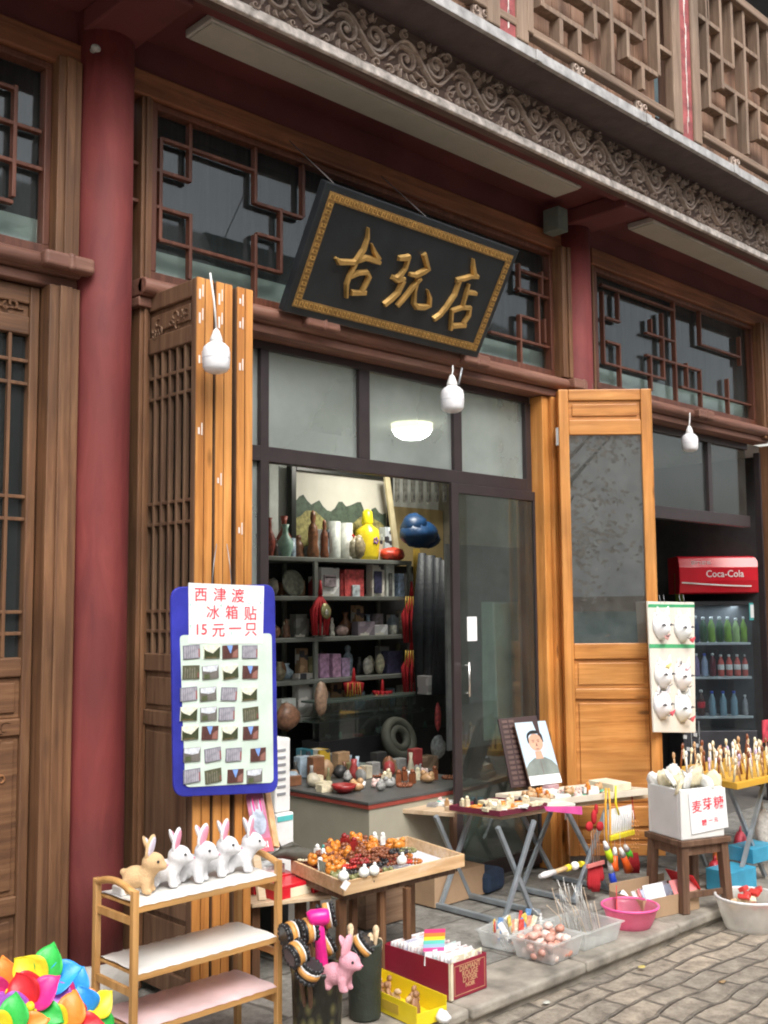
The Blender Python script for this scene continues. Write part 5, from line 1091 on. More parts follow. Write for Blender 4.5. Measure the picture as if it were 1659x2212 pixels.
scatter(IT1, at1, 'in the maroon tray', 1, 'jade pieces in the maroon tray', sp1)
# cream trays on the second table
CRT = plain('cream painted wood', (.66, .60, .49), .6, var=.1, bump=.1)
f1, f2 = aZ(1190, 1737, ZT + .035), aZ(1403, 1713, ZT + .035)
tr2, at2 = tray('cream_tray', 'long cream tray of trinkets on the right folding table', f1, f2, f1 + bk2 * .92, ZT + .027, .034, CRT)
IT2 = {'a': ('jade_block', 'cream', block(.022, .016, .014), 'block'), 'b': ('carved_piece', 'pale pink', carved(.018), 'carving'), 'c': ('carved_piece', 'grey', carved(.016), 'carving'), 'd': ('bead_bracelet', 'jade green', beads(.022), 'bead bracelet'), 'e': ('carved_piece', 'tan', carved(.022), 'carving'), 'f': ('packet_box', 'white', block(.03, .02, .022), 'small box'), 'g': ('bead_bracelet', 'dark red', beads(.022), 'bead bracelet'), 'h': ('seal_stone', 'orange', seal(.016), 'seal stone')}
sp2 = [(.05, .2, 0, 'e'), (.13, .3, 0, 'h'), (.22, .2, 0, 'f'), (.3, .35, 0, 'c'), (.38, .2, 0, 'b'), (.46, .3, 0, 'd'), (.54, .2, 0, 'f'), (.62, .3, 0, 'g'), (.72, .25, 0, 'a'), (.08, .6, 0, 'e'), (.2, .6, 0, 'h'), (.32, .65, 0, 'f'), (.42, .6, 0, 'b'), (.52, .65, 0, 'c'), (.62, .6, 0, 'g'), (.74, .6, 0, 'd'), (.1, .85, 0, 'a'), (.28, .85, 0, 'e'), (.45, .85, 0, 'f'), (.6, .88, 0, 'a')] + [(.04 + .047 * k, .42 + .05 * (k % 2), .012, 'echbafgdeabch fdb'.replace(' ', '')[k % 15]) for k in range(16)]
TSC[0] = 1.45
scatter(IT2, at2, 'in the long cream tray', 2, 'trinkets in the long cream tray', sp2)
P = at2(.88, .5, .03); b = MB(); b.T = Matrix.Translation(P) @ Matrix.Rotation(R(-12), 4, 'Z'); b.box(-.07, .07, -.10, .10, -.012, .03); tag(b.build('flat_box', CREAM, None, at=P, bevel=.003), 'cream flat box at the right end of the long tray', 'box')
P = at2(.52, .95, .03); b = MB(); b.T = Matrix.Translation(P); b.box(-.05, .05, -.025, .025, -.01, .018); tag(b.build('purse_box', plain('mauve satin', (.42, .26, .28), .4), None, at=P, bevel=.004), 'mauve satin box at the back of the long cream tray', 'box')
# low cream lid and pink sheet at the joint of the two tables
P = aZ(1210, 1745, ZT + .03); b = MB(); b.T = Matrix.Translation(P) @ Matrix.Rotation(R(-10), 4, 'Z'); b.box(-.06, .10, -.012, .14, -.001, .014); tag(b.build('flat_carton', plain('pale green card', (.60, .66, .56), .6), None, at=P, bevel=.002), 'pale greenish flat carton where the two folding tables meet', 'carton')
P = aZ(1225, 1752, ZT - .01); b = MB(); a1, a2, a3, a4 = aY(1176, 1742, 3.44), aY(1257, 1742, 3.42), aY(1258, 1760, 3.42), aY(1180, 1752, 3.44); b.add([a1, a2, a3, a4, a1 + Vector((0, .003, 0)), a2 + Vector((0, .003, 0)), a3 + Vector((0, .003, 0)), a4 + Vector((0, .003, 0))], [(0, 1, 2, 3), (7, 6, 5, 4), (0, 4, 5, 1), (1, 5, 6, 2), (2, 6, 7, 3), (3, 7, 4, 0)])
tag(b.build('pink_sheet', col('pink card', (.72, .10, .36), .5), None, at=P), 'pink card hanging over the table edge', 'card')
# packets on the side board
def atS(u, v, w=0): p = d1 + (d2 - d1) * u + bk3 * v; return Vector((p.x, p.y, ZT + .0025 + w))
IT3 = {'a': ('packet', 'white', block(.026, .02, .008), 'packet'), 'b': ('packet', 'grey', block(.024, .018, .012), 'packet'), 'c': ('carved_piece', 'pale pink', carved(.02), 'carving'), 'd': ('packet', 'turquoise', block(.022, .018, .006), 'packet'), 'e': ('seal_stone', 'tan', seal(.014), 'seal stone'), 'f': ('carved_piece', 'red', carved(.02), 'carving')}
sp3 = [(.06, .3, 0, 'a'), (.16, .3, 0, 'a'), (.28, .4, 0, 'b'), (.38, .3, 0, 'c'), (.48, .3, 0, 'd'), (.58, .4, 0, 'a'), (.66, .5, .01, 'f'), (.75, .3, 0, 'b'), (.84, .4, 0, 'a'), (.92, .3, 0, 'e'), (.3, .9, 0, 'b'), (.45, .9, 0, 'c'), (.6, .95, 0, 'e'), (.74, .9, 0, 'f'), (.88, .9, 0, 'a')]
TSC[0] = 1.4; sp3 += [(.04 + .06 * k, .62, 0, 'baecdabfea'[k % 10]) for k in range(16)]
scatter(IT3, atS, 'on the side board by the counter', 3, 'small goods on the side board', sp3)

# picture of a man leaning at the back, with the dark slatted plaque beside it
bl, br_ = aY(1147, 1698, 3.80), aY(1214, 1690, 3.76); tl = aY(1114, 1561, 3.93)
w_ = (br_ - bl); up_ = (tl - bl); PM = frame(bl, w_, up_); pw, ph = w_.length, up_.length
t = thing('portrait_picture', 'portrait print of a man in a grey jacket leaning behind the trays', 'picture', bl)
b = MB(); b.T = PM; b.box(-.004, pw + .004, 0, ph, -.006, 0); b.build('backing', STOOLW, t)
b = MB(); b.T = PM; b.box(0, pw, .0, ph * .145, .0006, .0015); b.build('caption_strip', PAPER, t)
b = MB(); b.T = PM; b.box(0, pw, ph * .146, ph - .002, .0006, .0014); b.build('background', plain('pale blue print', (.48, .62, .74), .4, var=.1, scale=3), t)
def el(cx, cy, rx, ry, n=20, a0=0, a1=360): return [(pw * cx + pw * rx * math.cos(R(a0 + (a1 - a0) * k / n)), ph * cy + pw * ry * math.sin(R(a0 + (a1 - a0) * k / n))) for k in range(n + (0 if a1 - a0 == 360 else 1))]
b = MB(); b.T = PM; b.prism([(0, ph * .147), (pw, ph * .147), (pw, ph * .26), (pw * .86, ph * .36), (pw * .66, ph * .42), (pw * .5, ph * .40), (pw * .34, ph * .42), (pw * .12, ph * .35), (0, ph * .27)], .0016, .0022); b.build('jacket', plain('grey green jacket print', (.20, .23, .21), .5, var=.3), t)
b = MB(); b.T = PM; b.prism([(pw * .38, ph * .40), (pw * .62, ph * .40), (pw * .60, ph * .52), (pw * .40, ph * .52)], .0023, .0027); b.prism(el(.5, .66, .225, .21), .0028, .0033); b.build('face', plain('warm skin print', (.62, .36, .25), .5, var=.15), t)
b = MB(); b.T = PM; b.prism(el(.5, .745, .25, .17, 20, 0, 180) + [(pw * .25, ph * .66), (pw * .285, ph * .66), (pw * .30, ph * .76), (pw * .38, ph * .80), (pw * .62, ph * .80), (pw * .70, ph * .76), (pw * .715, ph * .66), (pw * .75, ph * .66)], .0034, .0040); b.build('hair', BLACK, t)
b = MB(); b.T = PM
for cx in (.42, .58): b.prism(el(cx, .67, .035, .012, 10), .0036, .0040); b.prism(el(cx, .695, .05, .01, 10), .0036, .0040)
b.prism(el(.5, .555, .06, .012, 10), .0036, .0040); b.prism([(pw * .47, ph * .60), (pw * .53, ph * .60), (pw * .51, ph * .66)], .0036, .004); b.prism([(pw * .495, ph * .16), (pw * .505, ph * .16), (pw * .505, ph * .38), (pw * .495, ph * .38)], .0024, .003); b.build('features', col('dark print', (.20, .09, .07), .6), t)
p0 = aY(1108, 1702, 3.88); p1 = aY(1142, 1698, 3.84); p2 = aY(1060, 1556, 4.02); DM = frame(p0, p1 - p0, p2 - p0); dw = (p1 - p0).length * 1.1; dh = (p2 - p0).length
t = thing('dark_plaque', 'dark carved wooden plaque with rows of marks leaning behind the portrait print', 'plaque', p0)
b = MB(); b.T = DM; b.box(-.01, dw + .13, 0, dh, -.014, -.001); b.build('board', plain('dark maroon wood', (.035, .012, .012), .45), t, bevel=.002)
b = MB(); b.T = DM
for i in range(13):
    for x0 in (.008, .052): b.box(x0, x0 + .034, .015 + dh * i / 13.5, .015 + dh * i / 13.5 + dh / 24, 0, .002)
b.build('carved_rows', plain('dull brown relief', (.10, .055, .045), .5), t)

# things hanging from the long tray
hz = aZ(1283, 1735, ZT + .02)
def hang(x, y, Y=None): return aY(x, y, Y if Y else 3.42)
REDV = plain('red velvet', (.42, .012, .02), .8, var=.15)
t = thing('tassel_ornament', 'red knotted ornament with brown cords hanging under the long tray', 'ornament', hang(1285, 1742)); b = MB()
b.ball(hang(1283, 1765), (.020, .014, .04), 10); b.ball(hang(1273, 1785), (.030, .014, .026), 10); b.ball(hang(1296, 1785), (.030, .014, .026), 10); b.ball(hang(1288, 1748), (.014, .01, .03), 8); b.build('bow', REDV, t)
b = MB()
for dx in (-8, -3, 3, 8): b.tube([hang(1285 + dx, 1790), hang(1286 + dx, 1840), hang(1288 + dx * .8, 1880)], .003, 5)
b.build('cord', col('brown cord', (.25, .14, .09), .8), t)
b = MB()
for k in range(8): b.tube([hang(1273 + 3.6 * k, 1870), hang(1272 + 4.2 * k, 1910 - 14 * (k > 5)), hang(1274 + 3.6 * k, 1926 - 24 * (k > 5) - 6 * (k < 2))], [.008, .012, .009], 7)
b.build('tassel', REDV, t); b = MB(); a = hang(1268, 1872, 3.40); c_ = hang(1304, 1862, 3.40); b.bar(a, c_, .012, .018); b.build('band', col('pinkish band', (.72, .22, .20), .6), t)
t = thing('yellow_strap', 'orange yellow lanyard looped over the tray edge', 'lanyard', hang(1312, 1700, 3.43)); b = MB(); b.tube([hang(1309, 1703, 3.44), hang(1308, 1740, 3.41), hang(1309, 1800, 3.42), hang(1313, 1850, 3.42)], .0055, 6, flat=(0, 1, 0)); b.tube([hang(1315, 1703, 3.44), hang(1318, 1745, 3.41), hang(1318, 1805, 3.42), hang(1322, 1852, 3.42)], .0055, 6); b.build('strap', col('orange strap', (.85, .40, .03), .5), t)
t = thing('comb_pack', 'white slotted pack with a yellow bottom hanging from the cream tray', 'toy pack', hang(1340, 1735)); a, c_ = hang(1317, 1805), hang(1366, 1738); b = MB(); b.box(a.x, c_.x, 3.425, 3.430, a.z + .002, c_.z); b.build('card', PAPER, t)
b = MB(); n = 11
for k in range(n): x = a.x + .004 + (c_.x - a.x - .008) * k / (n - 1); b.tube([(x, 3.417, c_.z - .03), (x, 3.412, (a.z + c_.z) / 2), (x, 3.417, a.z)], .0022, 5)
b.build('tooth', WHITE, t); b = MB(); b.box(a.x - .003, c_.x + .001, 3.408, 3.424, a.z - .028, a.z - .0005); b.build('yellow_base', PCOL['yellow'], t, bevel=.004)
b = MB(); b.tube([hang(1330, 1698, 3.44), hang(1330, 1735, 3.415), hang(1337, 1760, 3.412)], .006, 6); b.build('strap', PCOL['yellow'], t)
b = MB()
for k in range(8): b.box(a.x + .006 + k * .0085, a.x + .012 + k * .0085, 3.4312, 3.4325, a.z + .01, a.z + .05)
b.build('pink_print', PCOL['pink'], t)
t = thing('bead_tassel', 'orange wooden bead charm with a dark red tassel at the right end', 'ornament', hang(1372, 1740)); b = MB(); b.tube([hang(1365, 1720, 3.43), hang(1369, 1760), hang(1372, 1770)], .003, 6); b.build('cord', REDV, t)
b = MB()
for r_ in range(7):
    for k in range(3): b.ball(hang(1366 + 6 * k, 1775 + 9.5 * r_, 3.415), .0065, 7)
b.build('bead', col('orange bead', (.60, .26, .08), .4), t); b = MB()
for k in range(7): b.tube([hang(1362 + 2.4 * k, 1842), hang(1359 + 3.4 * k, 1868), hang(1360 + 3.2 * k, 1886)], [.004, .009, .007], 7)
b.build('tassel', REDV, t)
NEON = {n_: col('neon ' + n_, c, .35, var=.04) for n_, c in dict(lime=(.60, .85, .02), orange=(.92, .14, .02), green=(.15, .75, .06), blue=(.02, .06, .50)).items()}
for (x0, y0), (x1, y1), cn, Y, lb in (((1306, 1818), (1321, 1862), 'lime', 3.40, 'lime and white shuttle toy hanging beside the red tassel'), ((1340, 1832), (1358, 1880), 'orange', 3.39, 'orange and white shuttle toy hanging lowest in the bunch'), ((1350, 1826), (1364, 1855), 'green', 3.43, 'green and white shuttle toy hanging on the right of the bunch'), ((1315, 1860), (1330, 1926), 'blue', 3.42, 'blue shuttle toy hanging below the bunch'), ((1328, 1830), (1327, 1880), 'orange', 3.42, 'orange and white shuttle toy in the middle of the bunch')):
    A_, B_ = hang(x0, y0, Y), hang(x1, y1, Y); t = thing('shuttle_toy', lb, 'toy', A_, 0, 'neon shuttle toys hanging from the tray'); mid = A_ + (B_ - A_) * .35; b = MB(); b.tube([A_, mid], [.009, .018], 10); b.build('cap', WHITE, t)
    b = MB(); b.tube([mid, A_ + (B_ - A_) * .7, B_], [.017, .020, .028 if cn == 'orange' else .012], 10); b.build('fins', NEON[cn], t)
    b = MB(); b.tube([A_, hang(x0 - 2, 1755, 3.42)], .0012, 4); b.build('string', WHITE, t)
t = thing('hanging_brush', 'white and tan wooden brush hanging level on a brown string', 'brush', hang(1215, 1880, 3.40)); A_, B_ = hang(1166, 1893, 3.40), hang(1262, 1864, 3.40); L2 = lambda k: A_ + (B_ - A_) * k
b = MB(); b.tube([L2(.3), L2(.6)], [.012, .013], 12); b.build('handle', col('tan handle', (.60, .42, .22), .5), t); b = MB(); b.tube([L2(.0), L2(.1), L2(.32)], [.010, .016, .014], 12); b.build('white_end', WHITE, t)
b = MB(); b.ball(L2(.78), (.026, .022, .022), 12); b.build('ball', WHITE, t); b = MB(); b.tube([L2(.58), L2(.66)], .017, 12); b.tube([L2(.9), L2(1)], [.016, .008], 12); b.build('yellow_cap', PCOL['yellow'], t); b = MB(); b.tube([L2(.68), hang(1226, 1765, 3.41)], .002, 5); b.build('string', col('brown cord', (.25, .14, .09), .8), t)

# ---- low table with the big tray of beads
ZL = .40; g1, g2 = aZ(742, 1936, ZL), aZ(1004, 1872, ZL); dep = Vector((.10, .46, 0)); PAL = wood('pale tray wood', (.50, .30, .14), (.66, .44, .24), (.78, .58, .36), 'X', .5, 0, (.74, .62, .50), .4, .2)
t = thing('low_table', 'low wooden table on plank legs under the big bead tray', 'table', (g1 + g2) / 2 - Vector((0, 0, ZL))); slab('table_top', STOOLW, t, [g1 + Vector((.03, .03, 0)), g2 + Vector((-.03, .03, 0)), g2 + dep * .9, g1 + dep * .9], ZL - .03, ZL - .002)
for p, w2 in ((g1 + Vector((.04, .06, 0)), .04), (g1 + (g2 - g1) * .38 + Vector((0, .07, 0)), .035), (g1 + (g2 - g1) * .22 + Vector((0, .12, 0)), .03), (g1 + dep * .8, .05), (g2 + dep * .8 - Vector((.06, 0, 0)), .05), (g2 + Vector((-.35, .02, 0)), .03)):
    b = MB(); b.box(p.x - w2 / 2, p.x + w2 / 2, p.y - .012, p.y + .012, .002, ZL - .031); b.build('leg', W_OLD_V, t, bevel=.002)
tr3, at3 = tray('bead_tray', 'big pale wooden tray heaped with beads and amber on the low table', g1, g2, g1 + dep, ZL, .055, PAL, .012, plain('pale blue lining paper', (.62, .66, .74), .6, var=.1))
IT4 = {'A': ('amber_lump', 'orange', carved(.034), 'amber lump'), 'B': ('bead_bracelet', 'brown', beads(.036), 'bead bracelet'), 'C': ('bead_bracelet', 'dark red', beads(.036), 'bead bracelet'), 'D': ('bead_bracelet', 'black', beads(.036), 'bead bracelet'), 'E': ('carved_piece', 'brown', carved(.028), 'carving'), 'F': ('bead_bracelet', 'amber', beads(.034), 'bead bracelet'), 'G': ('seal_stone', 'white', seal(.022), 'seal stone'), 'H': ('seal_stone', 'turquoise', seal(.016), 'seal stone'), 'I': ('carved_piece', 'olive', carved(.028), 'carving'), 'J': ('bead_bracelet', 'cream', beads(.03), 'bead bracelet'), 'K': ('bead_bracelet', 'red', beads(.026), 'bead bracelet'), 'L': ('seal_stone', 'dark red', seal(.026), 'seal stone'), 'M': ('bead_bracelet', 'olive', beads(.034), 'bead bracelet')}
sp4 = []
lay = [['M', 'I', 'D', 'E', 'I', 'J', 'K', 'K', 'J'], ['I', 'M', 'D', 'B', 'D', 'B', 'C', 'K', 'F'], ['A', 'A', 'D', 'B', 'B', 'C', 'E', 'J', 'F'], ['G', 'A', 'F', 'A', 'E', 'B', 'B', 'F', 'H'], ['A', 'G', 'A', 'F', 'L', 'E', 'F', 'B', 'D'], ['J', 'G', 'H', 'A', 'L', 'B', 'E', 'F', 'B']]
for r_, row in enumerate(lay):
    for k, key in enumerate(row): sp4.append((.06 + .078 * k + q.uniform(-.015, .015) - .0 * r_, .10 + .155 * r_ + q.uniform(-.02, .02), .010 + .030 * math.sin(math.pi * (k + .6) / 9.5) * (1 if r_ > 0 else .2) + .006 * r_, key))
    for k, key in enumerate(row[::-1]):
        if r_ in (1, 2, 3, 4, 5) and 0 < k < 8: sp4.append((.08 + .080 * k, .12 + .15 * r_, .050 + q.uniform(0, .03) , key))
sp4.sort(key=lambda s_: s_[0])
TSC[0] = 1.0
scatter(IT4, at3, 'in the big bead tray', 4, 'beads and carvings heaped in the big tray', sp4)
for k, (x, y) in enumerate(((742, 1892), (786, 1884), (808, 1880), (868, 1858))):
    P = aZ(x, y, ZL + .075); b = MB(); b.ball(P, (.024, .022, .022), 12); b.ball(P + Vector((.004, 0, .024)), (.008, .008, .01), 8); tag(b.build('white_egg', plain('white stone', (.80, .82, .78), .35, sss=.1), None, at=P), 'white stone fruit on the front edge of the bead tray, %s from the left' % ORD[k], 'ornament', 'white stone fruits on the tray edge')
P = aZ(744, 1905, ZL + .04); P2 = aY(746, 1912, 3.27); b = MB(); b.T = Matrix.Translation(P2) @ Matrix.Rotation(R(-40), 4, 'Z') @ Matrix.Rotation(R(35), 4, 'Y'); b.box(-.013, .013, -.001, .001, -.018, .018); tag(b.build('price_tag', PAPER, None, at=P2), 'small white tag stuck at the near corner of the bead tray', 'tag')

# ---- board with red boxes and dark carved boat at the left
ZB_ = .335; h1, h2 = aZ(545, 1953, ZB_), aZ(716, 1934, ZB_)
t = thing('display_board', 'pale display board of red boxes between the rack and the bead tray', 'board', h1.xy.to_3d()); slab('board', PLY, t, [h1, h2, h2 + Vector((.06, .45, 0)), h1 + Vector((.02, .45, 0))], ZB_ - .016, ZB_)
for p in (h1 + Vector((.05, .05, 0)), h2 + Vector((-.05, .05, 0)), h1 + Vector((.06, .38, 0)), h2 + Vector((0, .38, 0))): b = MB(); b.box(p.x - .02, p.x + .02, p.y - .012, p.y + .012, .002, ZB_ - .017); b.build('leg', W_OLD_V, t)
def bx(cx, cy, a, c_, z0, z1, mt, nm, lb, ct, rz=0, grp=None, bev=.003):
    b = MB(); b.T = Matrix.Translation((cx, cy, 0)) @ Matrix.Rotation(R(rz), 4, 'Z'); b.box(-a, a, -c_, c_, z0, z1); return tag(b.build(nm, mt, None, at=(cx, cy, z0), bevel=bev), lb, ct, grp)
REDC = col('red lacquer card', (.62, .015, .03), .3)
def redbox(cx, cy, a, c_, z0, h, lb, rz=0):
    t = thing('red_box', lb, 'box', (cx, cy, z0), R(rz), 'red boxes on the display board'); MW[t.name] = Matrix(); b = MB(); b.box(-a, a, -c_, c_, h * .72, h); b.box(-a, -a * .2, -c_ + .001, c_, 0, h * .718); b.build('cover', REDC, t, local=True, bevel=.002); b = MB(); b.box(-a * .199, a - .002, -c_ - .002, c_ - .004, .001, h * .715); b.build('cream_side', plain('cream page edges', (.74, .68, .52), .6), t, local=True, bevel=.001)
m_ = (h1 + h2) / 2
redbox(m_.x + .03, m_.y + .09, .095, .065, ZB_ + .0005, .055, 'red box with a cream side at the front of the display board'); redbox(m_.x + .175, m_.y + .07, .052, .055, ZB_ + .0005, .075, 'tall red box with a cream side beside the bead tray', 6)
redbox(m_.x + .04, m_.y + .22, .11, .055, ZB_ + .0005, .06, 'wide red box behind the front red box', -3)
bx(m_.x - .02, m_.y + .17, .07, .04, ZB_ + .062, ZB_ + .085, col('pale pink box card', (.75, .5, .5), .5), 'pink_box', 'pale pink flat box on the red boxes', 'box', 5)
bx(m_.x + .03, m_.y + .25, .09, .05, ZB_ + .0615, ZB_ + .10, col('newspaper grey print', (.6, .6, .6), .6, var=.5, scale=60), 'printed_box', 'grey and white printed box behind the red boxes', 'box', -4)
P = aZ(640, 1845, ZB_ + .14); t = thing('carved_boat', 'dark carved wooden boat shaped figure on the printed box', 'carving', (P.x, P.y, ZB_ + .12)); DK = plain('dark grey green carving', (.075, .07, .055), .55, var=.3, bump=.3)
b = MB(); b.tube([aY(585, 1850, P.y), aY(610, 1842, P.y), aY(645, 1845, P.y - .02), aY(685, 1852, P.y - .03), aY(720, 1862, P.y - .05)], [.008, .024, .032, .030, .012], 12); b.build('hull', DK, t)
b = MB(); b.tube([aY(605, 1832, P.y), aY(630, 1826, P.y), aY(655, 1834, P.y)], [.006, .016, .006], 8); b.tube([aY(608, 1832, P.y), aY(600, 1815, P.y)], .003, 5); b.build('deck', DK, t)
P = aZ(715, 1876, ZB_ + .12); b = MB()
for k in range(9): b.tube([aY(690 + 3 * k, 1858 + 1.5 * k, P.y + .01), aY(694 + 5 * k, 1880, P.y - .01), aY(700 + 5.5 * k, 1898 - k, P.y - .02)], .006, 6)
tag(b.build('cord_bundle', plain('dark olive cord', (.10, .10, .075), .8), None, at=P), 'bundle of dark grey green cords lying over the tray corner', 'cord')
# ---- rabbit picture, easel wood and white drawer tower by the doorway
p0, p1, p2 = aY(552, 1842, 3.50), aY(590, 1838, 3.48), aY(545, 1700, 3.62); RM = frame(p0, p1 - p0, p2 - p0); rw = (p1 - p0).length; rh = (p2 - p0).length
t = thing('leaning_card', 'tall card with a grey and pink rabbit picture leaning by the folded leaves', 'card', p0); b = MB(); b.T = RM; b.box(0, rw, rh * .2, rh, -.002, 0); b.build('picture', plain('mauve pink print', (.42, .12, .22), .4, var=.5, scale=12), t)
b = MB(); b.T = RM; b.ball((rw * .5, rh * .45, .0), (rw * .42, rh * .20, .002), 16); b.ball((rw * .32, rh * .68, .0), (rw * .13, rh * .16, .002), 12); b.ball((rw * .72, rh * .66, .0), (rw * .12, rh * .15, .002), 12); b.build('grey_shape', plain('blue grey print', (.32, .36, .45), .4, var=.5, scale=30), t)
b = MB(); b.T = RM; b.ball((rw * .33, rh * .72, .0015), (rw * .07, rh * .12, .002), 10); b.ball((rw * .74, rh * .70, .0015), (rw * .06, rh * .11, .002), 10); b.build('pink_shape', PCOL['pink'], t)
b = MB(); b.T = RM; b.box(-.002, rw + .002, 0, rh * .199, -.003, .002)
b.build('red_band', col('coral red card', (.80, .07, .11), .4), t); b = MB(); b.T = RM
for k in range(5): b.box(rw * (.2 + .13 * k), rw * (.26 + .13 * k), rh * .06, rh * .15, .0022, .003)
b.build('pale_bars', PAPER, t)
P = aY(600, 1760, 3.55); b = MB(); b.bar(aY(574, 1700, 3.66), aY(596, 1830, 3.50), .03, .014, (0, 1, 0)); b.bar(aY(566, 1652, 3.70), aY(579, 1700, 3.66), .03, .014, (0, 1, 0)); tag(b.build('easel_strip', wood('easel wood', (.45, .22, .1), (.62, .36, .18), (.72, .48, .28), 'Z', .5), None, at=P), 'leaning strip of tan wood beside the rabbit card', 'easel')
P = aY(540, 1880, 3.2); b = MB(); b.bar(aY(546, 1800, 3.44), aY(566, 1945, 3.33), .035, .012, (0, 1, 0)); tag(b.build('pale_strip', PLY, None, at=P), 'pale wooden strip leaning behind the right rack post', 'wood strip')
p0, p1 = aY(606, 1838, 3.90), aY(634, 1838, 3.90); zt3 = aY(620, 1594, 3.9).z; zm = aY(620, 1755, 3.9).z; WTW = col('white tower plastic', (.78, .79, .78), .35)
t = thing('drawer_tower', 'white slotted plastic tower with a teal stripe in the doorway', 'rack', (p0.x + .05, 3.95, 0)); xl = aY(596, 1700, 3.9).x; xr = aY(629, 1700, 3.9).x
b = MB(); b.box(xl, xr, 3.905, 4.05, zm + .002, zt3); b.build('upper_case', WTW, t, bevel=.008); b = MB(); b.box(xl, xr + .012, 3.895, 4.06, .30, zm); b.build('lower_case', WTW, t, bevel=.008)
b = MB()
for k in range(7): z = zm + .08 + (zt3 - zm - .14) * k / 6; b.box(xl + .01, xr - .03, 3.902, 3.9045, z, z + .012)
b.build('slot', col('grey slot', (.25, .26, .28), .6), t); b = MB(); b.box(xl + .004, xr + .004, 3.892, 3.8945, zm - .035, zm - .012); b.build('teal_stripe', col('teal', (.10, .50, .50), .4), t)
b = MB(); b.box(xl + .01, xr - .0, 3.92, 4.04, .002, .299); b.build('stand', BLACK, t)
# box in shadow under the tables
bx(4.35, 4.02, .20, .10, .002, .16, CARDB, 'cardboard_box', 'brown cardboard box in the shade under the folding table', 'box'); bx(3.80, 4.0, .16, .10, .002, .26, wood('crate wood', (.16, .09, .05), (.25, .15, .09), (.34, .22, .14), 'X', .7), 'wooden_crate', 'brown wooden crate in the shade behind the low table', 'crate')
bx(4.62, 3.98, .10, .08, .002, .12, plain('navy cloth bag', (.02, .04, .08), .8, bump=.4), 'cloth_bag', 'navy cloth bag in the dark under the tables', 'bag', 10, None, .03)

# ---- right hand table of sticks, crates and bags at the edge
t1_, t2_ = aZ(1592, 1692, .60), aZ(1700, 1668, .60)
xA = t1_.x; t = thing('yellow_edge_table', 'yellow edged folding table packed with upright souvenirs at the right edge', 'folding table', (t1_.x + .4, t1_.y + .2, 0)); dpt = Vector((.15, .55, 0)); e2_ = t1_ + (t2_ - t1_) * 2.4
slab('table_top', col('yellow table top', (.68, .38, .04), .4), t, [t1_, e2_, e2_ + dpt, t1_ + dpt], .565, .60)
for y in (.08, .45):
    A_ = t1_ + Vector((.10, y, 0)); b = MB(); b.bar((A_.x, A_.y, .01), (A_.x + .38, A_.y, .56), .02, .02, (0, 1, 0)); b.build('leg', LEGM, t); b = MB(); b.bar((A_.x + .38, A_.y + .024, .01), (A_.x, A_.y + .024, .56), .02, .02, (0, 1, 0)); b.build('leg', LEGM, t)
SC = ['cream', 'cream', 'white', 'brown', 'pale lilac', 'tan', 'cream']; TK['pale lilac'] = (.55, .45, .62)
for r_ in range(5):
    for k in range(16):
        cn = SC[(r_ * 3 + k * 5 + (k // 4)) % 7]; p = t1_ + (e2_ - t1_) * (.01 + .046 * k + q.uniform(-.012, .012)) + dpt * (.05 + .2 * r_); hh = q.uniform(.08, .14); b = MB(); l_ = Vector((q.uniform(-.02, .02), q.uniform(-.02, .02), hh)); p = Vector((p.x, p.y, .6005)); b.tube([p, p + l_], [.007, .005], 6); b.ball(p + l_, (.013, .009, .02), 7, jit=.15)
        tag(b.build('souvenir_stick', tk(cn), None, at=p), '%s souvenir stick, %s from the left in row %s of the yellow edged table' % (cn, ORD[k], ('one', 'two', 'three', 'four', 'five')[r_]), 'souvenir', 'souvenir sticks on the yellow edged table')
for k, (x, y, w2, h2_, mt, nm, lb) in enumerate(((1556, 1850, .05, .10, col('orange bag', (.75, .22, .06), .4, var=.3, scale=12), 'orange_bag', 'orange net bag hanging behind the stool'), (1545, 1885, .045, .07, col('dark red bag', (.45, .03, .05), .4), 'red_bag', 'dark red bag low behind the stool'), (1600, 1830, .05, .09, col('red white bag', (.65, .08, .12), .35, var=.6, scale=25), 'red_bag', 'red and white bag right of the stool'), (1612, 1900, .06, .09, glass('clear bag', (.9, .92, .95), .5, (.6, .65, .7), .1), 'clear_bag', 'clear plastic bag of toys right of the stool'), (1648, 1790, .07, .12, plain('white netting', (.72, .70, .66), .8, var=.3, scale=40), 'white_netting', 'white net bundle at the right edge'))):
    P = aY(x, y, 3.15); b = MB(); b.ball(P, (w2, .04, h2_), 14, jit=.09); b.tube([P + Vector((0, 0, h2_ * .9)), P + Vector((.005, 0, h2_ * 1.35))], [.012, .004], 6); tag(b.build(nm, mt, None, at=P), lb, 'bag')
for k, (x, y, zz) in enumerate(((1640, 1865, .10), (1645, 1935, .002))):
    P = aZ(x, y + 20, zz); bx(P.x + .20, 3.02, .12, .08, zz if k else .1205, (zz if k else .1205) + .08 + .035 * k, col('sky blue plastic', (.05, .32, .50), .4, var=.2), 'blue_crate', '%s sky blue plastic crate at the right edge' % ('upper' if k == 0 else 'lower'), 'crate', -6)
P = aY(1652, 1575, 4.0); bx(P.x + .05, 4.0, .09, .004, P.z - .10, P.z + .07, col('red poster print', (.55, .05, .08), .4, var=.6, scale=14), 'poster', 'red printed poster at the right edge beside the fridge doorway', 'poster')
P = aY(1665, 1420, 3.9); bx(P.x + .03, 3.9, .03, .01, P.z - .07, P.z + .07, col('green plastic', (.03, .40, .12), .4), 'green_sign', 'small green sign at the right edge of the view', 'sign')
